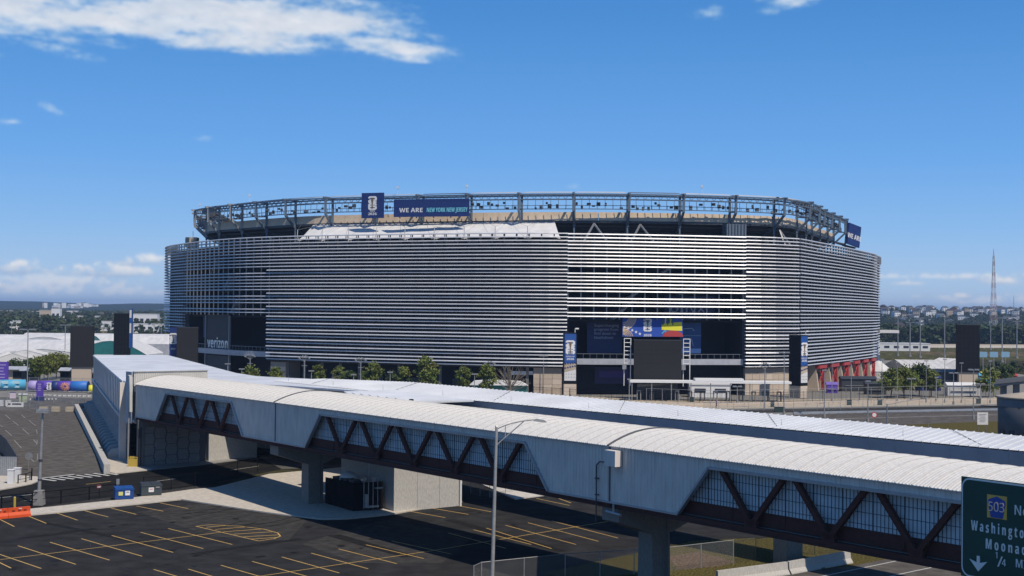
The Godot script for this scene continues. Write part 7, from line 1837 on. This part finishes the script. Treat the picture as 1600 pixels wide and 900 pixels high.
	obj("pen_rail", MB.new().tube(Vector3(-4.6, 3.3, -0.5), Vector3(2.9, 3.3, -0.5), 0.06).tube(Vector3(-4.6, 1.2, -0.5), Vector3(2.9, 1.2, -0.5), 0.04), M.galv, cp)
	obj("white_board", MB.new().box(Vector3(0.2, 0.5, 0.2), Vector3(3.4, 0.95, 0.1)), M.white, cp)
	obj("board_print", MB.new().box(Vector3(0.6, 0.62, 0.27), Vector3(1.8, 0.28, 0.03)).box(Vector3(-0.9, 0.6, 0.27), Vector3(0.5, 0.3, 0.03)), M.steel_dark, cp)
	obj("pen_sheet", MB.new().box(Vector3(1.4, 1.6, -0.9), Vector3(1.6, 1.5, 0.1)), M.sheet_green, cp)
	obj("pen_cap", MB.new().box(Vector3(1.4, 2.5, -0.9), Vector3(1.8, 0.3, 0.3)), M.white, cp)
	obj("pen_notice", MB.new().box(Vector3(-0.6, 2.3, -0.8), Vector3(1.2, 1.3, 0.1)), M.lilac_pale, cp)
	for x in [-4.2, -2.9, -1.4]:
		obj("pen_box", MB.new().box(Vector3(x, 0.7, -0.6), Vector3(1.0, 1.2, 0.6)), M.off_white, cp)
	# kiosks and awnings among the trees
	for q in [[Vector3(-133.24, 0.00, -369.64), 6.0, M.tan, "tan hut with a dark opening and a slate awning by the tree cluster"], [Vector3(-140.04, 0.00, -382.51), 7.0, M.stone, "pale stone hut behind the purple information wall"], [Vector3(-128.09, 0.00, -363.89), 4.0, M.steel_dark, "dark kiosk at the foot of the tree cluster"], [Vector3(-119.08, 0.00, -365.56), 2.6, M.screen_black, "slim black advertising board left of the broad screen"]]:
		var t := thing("kiosk", q[3], "kiosk", q[0])
		obj("kiosk_wall", MB.new().box(Vector3(0, 1.6, 0), Vector3(q[1], 3.2, 3.0)), q[2], t)
		obj("kiosk_awning", MB.new().box(Vector3(0, 3.3, 1.4), Vector3(q[1] + 0.6, 0.14, 2.6), Basis(Vector3(1, 0, 0), 0.3)), M.gutter, t)
		obj("kiosk_opening", MB.new().box(Vector3(0.3, 1.5, 1.52), Vector3(q[1] * 0.5, 2.0, 0.1)), M.interior, t)
	for q in [[Vector3(-124.78, 0.00, -361.22), 6.2, 6.4, 41, "green tree at the left of the plaza tree cluster"], [Vector3(-126.07, 0.00, -371.00), 6.6, 6.6, 42, "full green tree in the middle of the plaza tree cluster"], [Vector3(-125.98, 0.00, -378.01), 6.8, 6.8, 43, "sunlit green tree at the right of the plaza tree cluster"], [Vector3(-126.73, 0.00, -385.13), 6.2, 5.4, 44, "thinner green tree nearest the broad left screen"]]:
		make_tree("plaza_tree", q[4], q[0], q[1], q[2], q[3], M.leaf, "trees on the festival plaza")
	for q in [[Vector3(-137.24, 0.00, -375.84), 5.0, 5.6, 45, "leafy planter palm behind the purple information wall"], [Vector3(-140.40, 0.00, -397.72), 5.0, 4.0, 46, "dark shrub in front of the white marquee print"]]:
		make_tree("plaza_shrub", q[4], q[0], q[1], q[2], q[3], M.leaf_dark, "shrubs on the festival plaza", "shrub", 36)
	# the marquees
	tent("long flat white marquee with a teal front at the far left", Vector3(-207.27, 0.00, -560.00), 30, 70, 4.4, 8.4, 1.5708, M.teal, true)
	tent("broad white dome marquee left of the broad screen", Vector3(-172.93, 0.00, -520.00), 30, 44, 2.4, 7.4, 1.25, M.tent_white, true)
	tent("grey ended white dome marquee at the far left", Vector3(-193.61, 0.00, -560.00), 30, 40, 3.4, 8.0, 0.4, M.gutter, true)
	tent("large white marquee with a curved teal gable behind the hall roof", Vector3(-148.07, 0.00, -515.00), 27, 24, 2.6, 7.6, 0.0, M.tent_white, true, "white event tents", M.teal)
	tent("wide white marquee with straight eaves behind the teal gabled one", Vector3(-164.41, 0.00, -590.00), 24, 90, 4.6, 8.6, 1.5708, M.gutter, true)
	tent("small white tent with printed front on the festival plaza", Vector3(-155.98, 0.00, -440.00), 17, 12, 4.0, 6.2, 0.2, M.tent_white, false)
	tent("low white awning tent behind the plaza trees", Vector3(-159.58, 0.00, -470.00), 26, 12, 4.2, 5.6, 0.0, M.tent_white, false)
	tent("white sloping tent at the left edge of the plaza", Vector3(-158.07, 0.00, -430.00), 14, 10, 3.0, 5.4, 0.5, M.tent_white, false)
	var wf := thing("white_hoarding", "low white hoarding with teal drawings before the teal gabled marquee", "hoarding", Vector3(-139.34, 0.00, -480.00))
	for i in 14:
		obj("hoarding_panel", MB.new().box(Vector3(-14 + i * 2.0, 1.6, 0), Vector3(1.9, 3.4, 0.2)), M.off_white, wf)
	for q in [[42, 620, 515, 10.6, 2, "tall slender lamp post rising before the blue inflatable tube"]]:
		pass
	for q in [[Vector3(-107.09, 0.00, -301.98), 14.86, 2, "tall slender lamp post rising before the blue inflatable tube", 0.14], [Vector3(-153.85, 0.00, -470.00), 13.67, 2, "slender lamp post just left of the broad left screen", 0.16], [Vector3(-256.87, 0.00, -700.00), 11.29, 2, "distant lamp post at the far left field edge", 0.18], [Vector3(-209.57, 0.00, -700.00), 11.42, 2, "distant lamp post between the two left screens", 0.18], [Vector3(-177.47, 0.00, -640.00), 11.99, 1, "distant lamp post right of the tall black left screen", 0.18], [Vector3(-179.68, 0.00, -700.00), 11.70, 1, "distant lamp post beside the stadium's western edge", 0.18]]:
		double_lamp(q[3], q[0], q[1], q[2], 1.6, 0.0, "lamp posts around the stadium", q[4])
	for i in 6:
		var t := thing("parked_van", ["silver van behind the hall roof beside the marquees", "white van parked right of the silver van", "pale car beside the white van, left of the stadium corner", "dark car in front of the pale marquee wall", "white car nearest the stadium's western corner", "grey car behind the white hoarding"][i], "vehicle", [Vector3(-134.36, 0.00, -500.00), Vector3(-133.34, 0.00, -505.00), Vector3(-129.44, 0.00, -500.00), Vector3(-125.40, 0.00, -470.00), Vector3(-125.29, 0.00, -492.00), Vector3(-119.26, 0.00, -455.00)][i], 0.3 * i, "vehicles parked by the marquees")
		var m: Material = [M.galv, M.white, M.off_white, M.steel_dark, M.white, M.steel][i]
		obj("vehicle_body", MB.new().prism(PackedVector2Array([Vector2(-2.3, 0.35), Vector2(2.3, 0.35), Vector2(2.3, 0.95), Vector2(1.3, 1.05), Vector2(0.7, 1.65), Vector2(-1.6, 1.7), Vector2(-2.25, 1.05)]), -0.9, 0.9), m, t)
		obj("vehicle_window", MB.new().prism(PackedVector2Array([Vector2(-1.9, 1.05), Vector2(1.1, 1.05), Vector2(0.6, 1.56), Vector2(-1.5, 1.6)]), -0.92, 0.92), M.window, t)
		for x in [-1.45, 1.45]:
			obj("wheel", MB.new().tube(Vector3(x, 0.34, -0.93), Vector3(x, 0.34, 0.93), 0.34, -1, 12), M.black, t)

# ---------------------------------------------------------------- what lies beyond
func grove(called: String, areas: Array, seed_: int, m, kind := "stuff"):
	# woods that read as one mass, many crowns of a few shapes
	for v in 3:
		var mm := MultiMesh.new()
		mm.transform_format = MultiMesh.TRANSFORM_3D
		mm.use_colors = true
		mm.mesh = crown(seed_ * 7 + v, Vector3(3.4, 3.6, 3.4), 16, 12, 0.85).mesh()
		var xs := []
		var q := RandomNumberGenerator.new()
		q.seed = seed_ * 31 + v
		for a in areas:
			for i in int(a[6] / 3.0):
				var f := q.randf(); var g := q.randf()
				var p: Vector3 = Vector3(a[0]).lerp(a[1], f).lerp(Vector3(a[2]).lerp(a[3], f), g)
				var s: float = q.randf_range(a[4], a[5]) / 7.0
				xs.append([Transform3D(Basis(Vector3.UP, q.randf() * TAU).scaled(Vector3(s * q.randf_range(0.9, 1.4), s, s * 1.1)), p + Vector3(0, s * 3.2, 0)), q.randf_range(0.65, 1.25), q.randf_range(0.85, 1.2)])
		mm.instance_count = xs.size()
		for i in xs.size():
			mm.set_instance_transform(i, xs[i][0])
			mm.set_instance_color(i, Color(xs[i][1] * xs[i][2], xs[i][1], xs[i][1] * 0.9))
		var o := MultiMeshInstance3D.new()
		o.multimesh = mm
		o.material_override = m
		o.name = numbered(self, called)
		add_child(o, true)
		o.set_meta("kind", "stuff")

func build_beyond():
	hill_strip("hills", -4200, -1100, -3600, -6500, 42.0, 3, M.hill)
	hill_strip("ridge", 500, 2600, -1650, -2900, 27.0, 8, M.hill)
	hill_strip("distant_hills", -1400, 3000, -5200, -7500, 36.0, 5, M.hill)
	# woods: left plain, left rise, right belt, right slope
	grove("woods", [[Vector3(-452.97, 0.00, -1050.00), Vector3(-253.40, 0.00, -1050.00), Vector3(-647.24, 0.00, -1500.00), Vector3(-362.12, 0.00, -1500.00), 6.0, 12.0, 420], [Vector3(-675.40, 0.00, -1500.00), Vector3(-351.56, 0.00, -1500.00), Vector3(-1170.95, 0.00, -2600.00), Vector3(-609.58, 0.00, -2600.00), 8.0, 14.0, 1300], [Vector3(-1170.95, 0.00, -2600.00), Vector3(-609.58, 0.00, -2600.00), Vector3(-1576.40, 0.00, -3500.00), Vector3(-820.68, 0.00, -3500.00), 9.0, 14.0, 800]], 3, M.leaf_far)
	grove("tree_belt", [[Vector3(239.11, 0.00, -960.00), Vector3(405.80, 0.00, -960.00), Vector3(261.52, 0.00, -1050.00), Vector3(443.84, 0.00, -1050.00), 7.0, 13.0, 330], [Vector3(261.52, 0.00, -1050.00), Vector3(453.69, 0.00, -1050.00), Vector3(423.35, 0.00, -1700.00), Vector3(734.52, 0.00, -1700.00), 5.0, 8.5, 700]], 5, M.leaf_far)
	grove("hillside_wood", [[Vector3(428.32, 2.00, -1720.00), Vector3(743.16, 2.00, -1720.00), Vector3(597.49, 25.00, -2400.00), Vector3(1036.90, 25.00, -2400.00), 5.0, 9.5, 1150]], 6, M.leaf_far)
	grove("scrub", [[Vector3(-322.52, 0.00, -800.00), Vector3(-194.88, 0.00, -800.00), Vector3(-403.23, 0.00, -1000.00), Vector3(-243.67, 0.00, -1000.00), 2.0, 4.5, 130], [Vector3(130.87, 0.00, -480.00), Vector3(202.92, 0.00, -480.00), Vector3(141.77, 0.00, -520.00), Vector3(219.83, 0.00, -520.00), 1.5, 3.0, 60]], 8, M.leaf_far)
	# houses on the eastern hillside
	var q := RandomNumberGenerator.new()
	q.seed = 77
	var walls := [[M.white, "white"], [M.off_white, "pale grey"], [M.tan, "tan"], [M.brick, "brick red"], [M.stone, "cream"]]
	var spots := [Vector3(463.24, 0.00, -1700.00), Vector3(638.78, 0.00, -1700.00), Vector3(667.57, 0.00, -2450.00), Vector3(920.56, 0.00, -2450.00)]
	for i in 100:
		var f := q.randf(); var g := pow(q.randf(), 0.8)
		var p: Vector3 = Vector3(spots[0]).lerp(spots[1], f).lerp(Vector3(spots[2]).lerp(spots[3], f), g)
		p.y = 2.0 + 24.0 * smoothstep(0.0, 0.75, g)
		var k := q.randi_range(0, 4) if q.randf() < 0.4 else 0
		var w := q.randf_range(7.0, 11.0)
		var h := q.randf_range(5.0, 8.0)
		var mb := MB.new()
		mb.prism(PackedVector2Array([Vector2(-w / 2, -8), Vector2(w / 2, -8), Vector2(w / 2, h), Vector2(-w / 2, h)]), -4.5, 4.5)
		var rk := q.randi_range(0, 3)
		var roofs := [[M.roof_slate, "dark"], [M.brick_dark, "brown"], [M.steel, "grey"], [M.wall_slate, "slate"]]
		var place: String = ["left of the eastern screen", "behind the eastern screen", "by the radio tower", "at right"][clampi(int(f * 4.0), 0, 3)]
		var t := thing("hillside_house", "far %s house with %s roof, %s on the hillside %s" % [walls[k][1], roofs[rk][1], "low" if g < 0.33 else ("midway" if g < 0.66 else "high"), place], "house", p, q.randf_range(-0.5, 0.5), "houses on the eastern hillside")
		obj("wall", mb, walls[k][0], t)
		obj("roof", MB.new().prism(PackedVector2Array([Vector2(-w * 0.54, h), Vector2(w * 0.54, h), Vector2(w * 0.1, h + 2.6), Vector2(-w * 0.1, h + 2.6)]), -4.8, 4.8), roofs[rk][0], t)
		var win := MB.new()
		for c in 3:
			for r in 2:
				win.box(Vector3(lerpf(-w / 2, w / 2, (c + 0.5) / 3.0), 1.8 + r * 2.9, 4.55), Vector3(1.1, 1.4, 0.15))
		obj("window", win, M.window, t).set_meta("kind", "stuff")
	# towers and masts
	var rt := thing("radio_tower", "tall red and white lattice radio tower above the eastern trees", "radio tower", Vector3(600.88, 0.00, -1700.00))
	var th: float = 103.24
	var ht := 6.4
	for i in 14:
		var y0 := th * 0.92 * i / 14.0; var y1 := th * 0.92 * (i + 1) / 14.0
		var r0 := lerpf(ht, 1.0, pow(float(i) / 14.0, 0.7)); var r1 := lerpf(ht, 1.0, pow(float(i + 1) / 14.0, 0.7))
		var seg := MB.new()
		for k in 4:
			var a := TAU * (k + 0.5) / 4.0; var b := TAU * (k + 1.5) / 4.0
			var p00 := Vector3(cos(a) * r0, y0, sin(a) * r0); var p01 := Vector3(cos(a) * r1, y1, sin(a) * r1)
			var p10 := Vector3(cos(b) * r0, y0, sin(b) * r0); var p11 := Vector3(cos(b) * r1, y1, sin(b) * r1)
			seg.beam(p00, p01, 0.34, 0.34)
			seg.beam(p00, p11, 0.18, 0.18)
			seg.beam(p10, p01, 0.18, 0.18)
			seg.beam(p01, p11, 0.3, 0.3)
		obj("tower_section", seg, M.off_white if i % 2 else M.tower_red, rt)
	obj("tower_mast", MB.new().tube(Vector3(0, th * 0.9, 0), Vector3(0, th, 0), 0.7, 0.3), M.tower_red, rt)
	for p in [[Vector3(736.47, 0.00, -2000.00), 48.66, "thin grey mast right of the radio tower"]]:
		var m2 := thing("radio_mast", p[2], "mast", p[0])
		obj("mast_pole", MB.new().tube(Vector3.ZERO, Vector3(0, p[1], 0), 0.55, 0.25), M.galv, m2)
		for k in 5:
			obj("mast_arm", MB.new().box(Vector3(0, p[1] * (0.5 + 0.1 * k), 0), Vector3(2.4, 0.3, 0.3)), M.galv, m2)
	var li := 0
	for p in [[Vector3(188.17, 0.00, -664.01), 18.38], [Vector3(191.65, 0.00, -655.66), 16.30], [Vector3(191.15, 0.00, -637.57), 18.54], [Vector3(206.73, 0.00, -650.85), 19.23], [Vector3(281.11, 0.00, -800.00), 14.44], [Vector3(211.23, 0.00, -586.95), 19.00], [Vector3(237.92, 0.00, -641.88), 17.46]]:
		double_lamp("tall thin racetrack light pole, %s" % ["the one nearest the stadium corner", "second from the stadium corner", "third from the stadium corner", "left of the eastern black screen", "behind the eastern black screen's right edge", "right of the radio tower's foot", "at the right edge"][li], p[0], p[1], 2, 1.8, 0.0, "racetrack light poles", 0.3)
		li += 1
	for p in [[Vector3(137.95, 0.00, -398.85), 8.60, "blue headed sign pole right of the eastern screen"], [Vector3(141.34, 0.00, -399.46), 8.61, "blue headed sign pole, middle of three"], [Vector3(144.95, 0.00, -400.11), 8.63, "blue headed sign pole near the right edge"]]:
		var t := thing("sign_pole", p[2], "sign pole", p[0], 0.0, "blue headed sign poles")
		obj("pole", MB.new().tube(Vector3.ZERO, Vector3(0, p[1], 0), 0.12), M.galv, t)
		obj("sign_board", MB.new().box(Vector3(0, p[1], 0), Vector3(2.4, 1.6, 0.2)), M.sign_pale_blue, t)
		obj("sign_foot", MB.new().box(Vector3(0, 0.3, 0), Vector3(0.8, 0.6, 0.8)), M.concrete_grey, t)
	# racetrack rail and far low sheds
	var rail := thing("track_rail", "long white rail of the racetrack beyond the eastern field", "rail", Vector3(208.81, 0.00, -822.77))
	var r0: Vector3 = Vector3(208.81, 0.00, -822.77); var r1: Vector3 = Vector3(378.50, 0.00, -839.48)
	for i in 30:
		var a := r0.lerp(r1, i / 30.0) - r0; var b := r0.lerp(r1, (i + 1) / 30.0) - r0
		obj("rail_length", MB.new().beam(a + Vector3(0, 1.1, 0), b + Vector3(0, 1.1, 0), 0.15, 0.3), M.white, rail)
		obj("rail_post", MB.new().box(a + Vector3(0, 0.5, 0), Vector3(0.2, 1.1, 0.2)), M.white, rail)
	var fb := [
		[Vector3(209.29, 0.00, -760.00), 44, 14, 4.0, M.off_white, "long pale racetrack shed beside the stadium's eastern edge"], [Vector3(356.58, 0.00, -1150.00), 60, 16, 6, M.galv, "long grey shed among the trees behind the racetrack"], [Vector3(324.20, 0.00, -1150.00), 50, 16, 9, M.off_white, "pale low block on the trees' edge right of the stadium"], [Vector3(371.08, 0.00, -1000.00), 50, 14, 7, M.tan, "tan low shed at the right edge behind the racetrack"],
		[Vector3(-409.41, 0.00, -1180.00), 42, 16, 7, M.white, "long white warehouse in the middle of the left plain"], [Vector3(-444.52, 0.00, -1200.00), 40, 16, 7, M.white, "white warehouse at the far left of the plain"], [Vector3(-412.34, 0.00, -1230.00), 36, 14, 8, M.stone, "cream warehouse right of the long white one"], [Vector3(-337.47, 0.00, -1150.00), 24, 14, 8, M.white, "small white block left of the tall black left screen"], [Vector3(-335.16, 0.00, -1250.00), 22, 14, 14, M.white, "tall white block between the left screen and the stadium"], [Vector3(-285.49, 0.00, -1080.00), 36, 14, 7, M.white, "wide white shed beside the stadium's western edge"], [Vector3(-335.16, 0.00, -1300.00), 24, 14, 10, M.off_white, "pale block at the stadium's western edge"],
		[Vector3(-666.55, 0.00, -1900.00), 70, 30, 13, M.wall_slate, "large slate grey office block on the left plain"], [Vector3(-804.88, 0.00, -2200.00), 60, 30, 13, M.brick, "dark brick office block at the far left"], [Vector3(-649.32, 0.00, -1950.00), 60, 26, 13, M.brick_dark, "dark brown office block right of the slate one"], [Vector3(-488.84, 0.00, -1500.00), 40, 16, 10, M.white, "white office block with dark window bands on the plain"], [Vector3(-478.96, 0.00, -1520.00), 36, 16, 10, M.white, "second white office block with dark window bands"], [Vector3(-505.24, 0.00, -1480.00), 12, 12, 16, M.stone, "small cream tower house on the left plain"], [Vector3(-487.45, 0.00, -1460.00), 9, 9, 18, M.white, "slim white tower house on the left plain"], [Vector3(-530.07, 0.00, -1800.00), 30, 14, 12, M.brick, "brick house with pale gable left of the tall black screen"], [Vector3(-489.98, 0.00, -1900.00), 50, 20, 12, M.brick_dark, "dark office block beside the stadium's western edge"], [Vector3(-546.88, 0.00, -1700.00), 12, 12, 15, M.off_white, "pale water tower block on the plain"],
	]
	for b in fb:
		simple_building("distant_building", b[5], b[0], b[1], b[2], b[3], 0.1, b[4], "distant buildings on the plain")
	# the pale town on the western slope
	for i in 40:
		var f := q.randf()
		var p := Vector3(Vector3(-1516.97, 0.00, -4300.00)).lerp(Vector3(-1367.60, 0.00, -4300.00), pow(f, 0.6))
		p.y = q.randf_range(12.0, 28.0)
		p.z -= q.randf_range(0, 250.0)
		var side: String = ["left end", "left half", "middle", "right half", "right end"][clampi(int(pow(f, 0.6) * 5.0), 0, 4)]
		var t := thing("hillside_block", "tiny %s block, %s on the far western slope, %s of the pale town" % ["white" if i % 3 else "tan", "low" if p.y < 17 else ("halfway up" if p.y < 23 else "high"), side], "building", p, q.randf_range(-0.4, 0.4), "pale blocks in the far western town")
		var w := q.randf_range(8.0, 18.0); var h := q.randf_range(4.0, 8.0)
		obj("wall", MB.new().box(Vector3(0, h / 2 - 8, 0), Vector3(w, h + 16, 12)), M.white if i % 3 else M.tan, t)
		obj("roof", MB.new().box(Vector3(0, h + 0.3, 0), Vector3(w + 0.6, 0.6, 12.6)), M.galv, t)

func _ready():
	rng.seed = 11
	view_and_light()
	make_materials()
	build_ground()
	build_stadium()
	build_bridges()
	build_near()
	build_forecourt()
	build_festival()
	build_beyond()
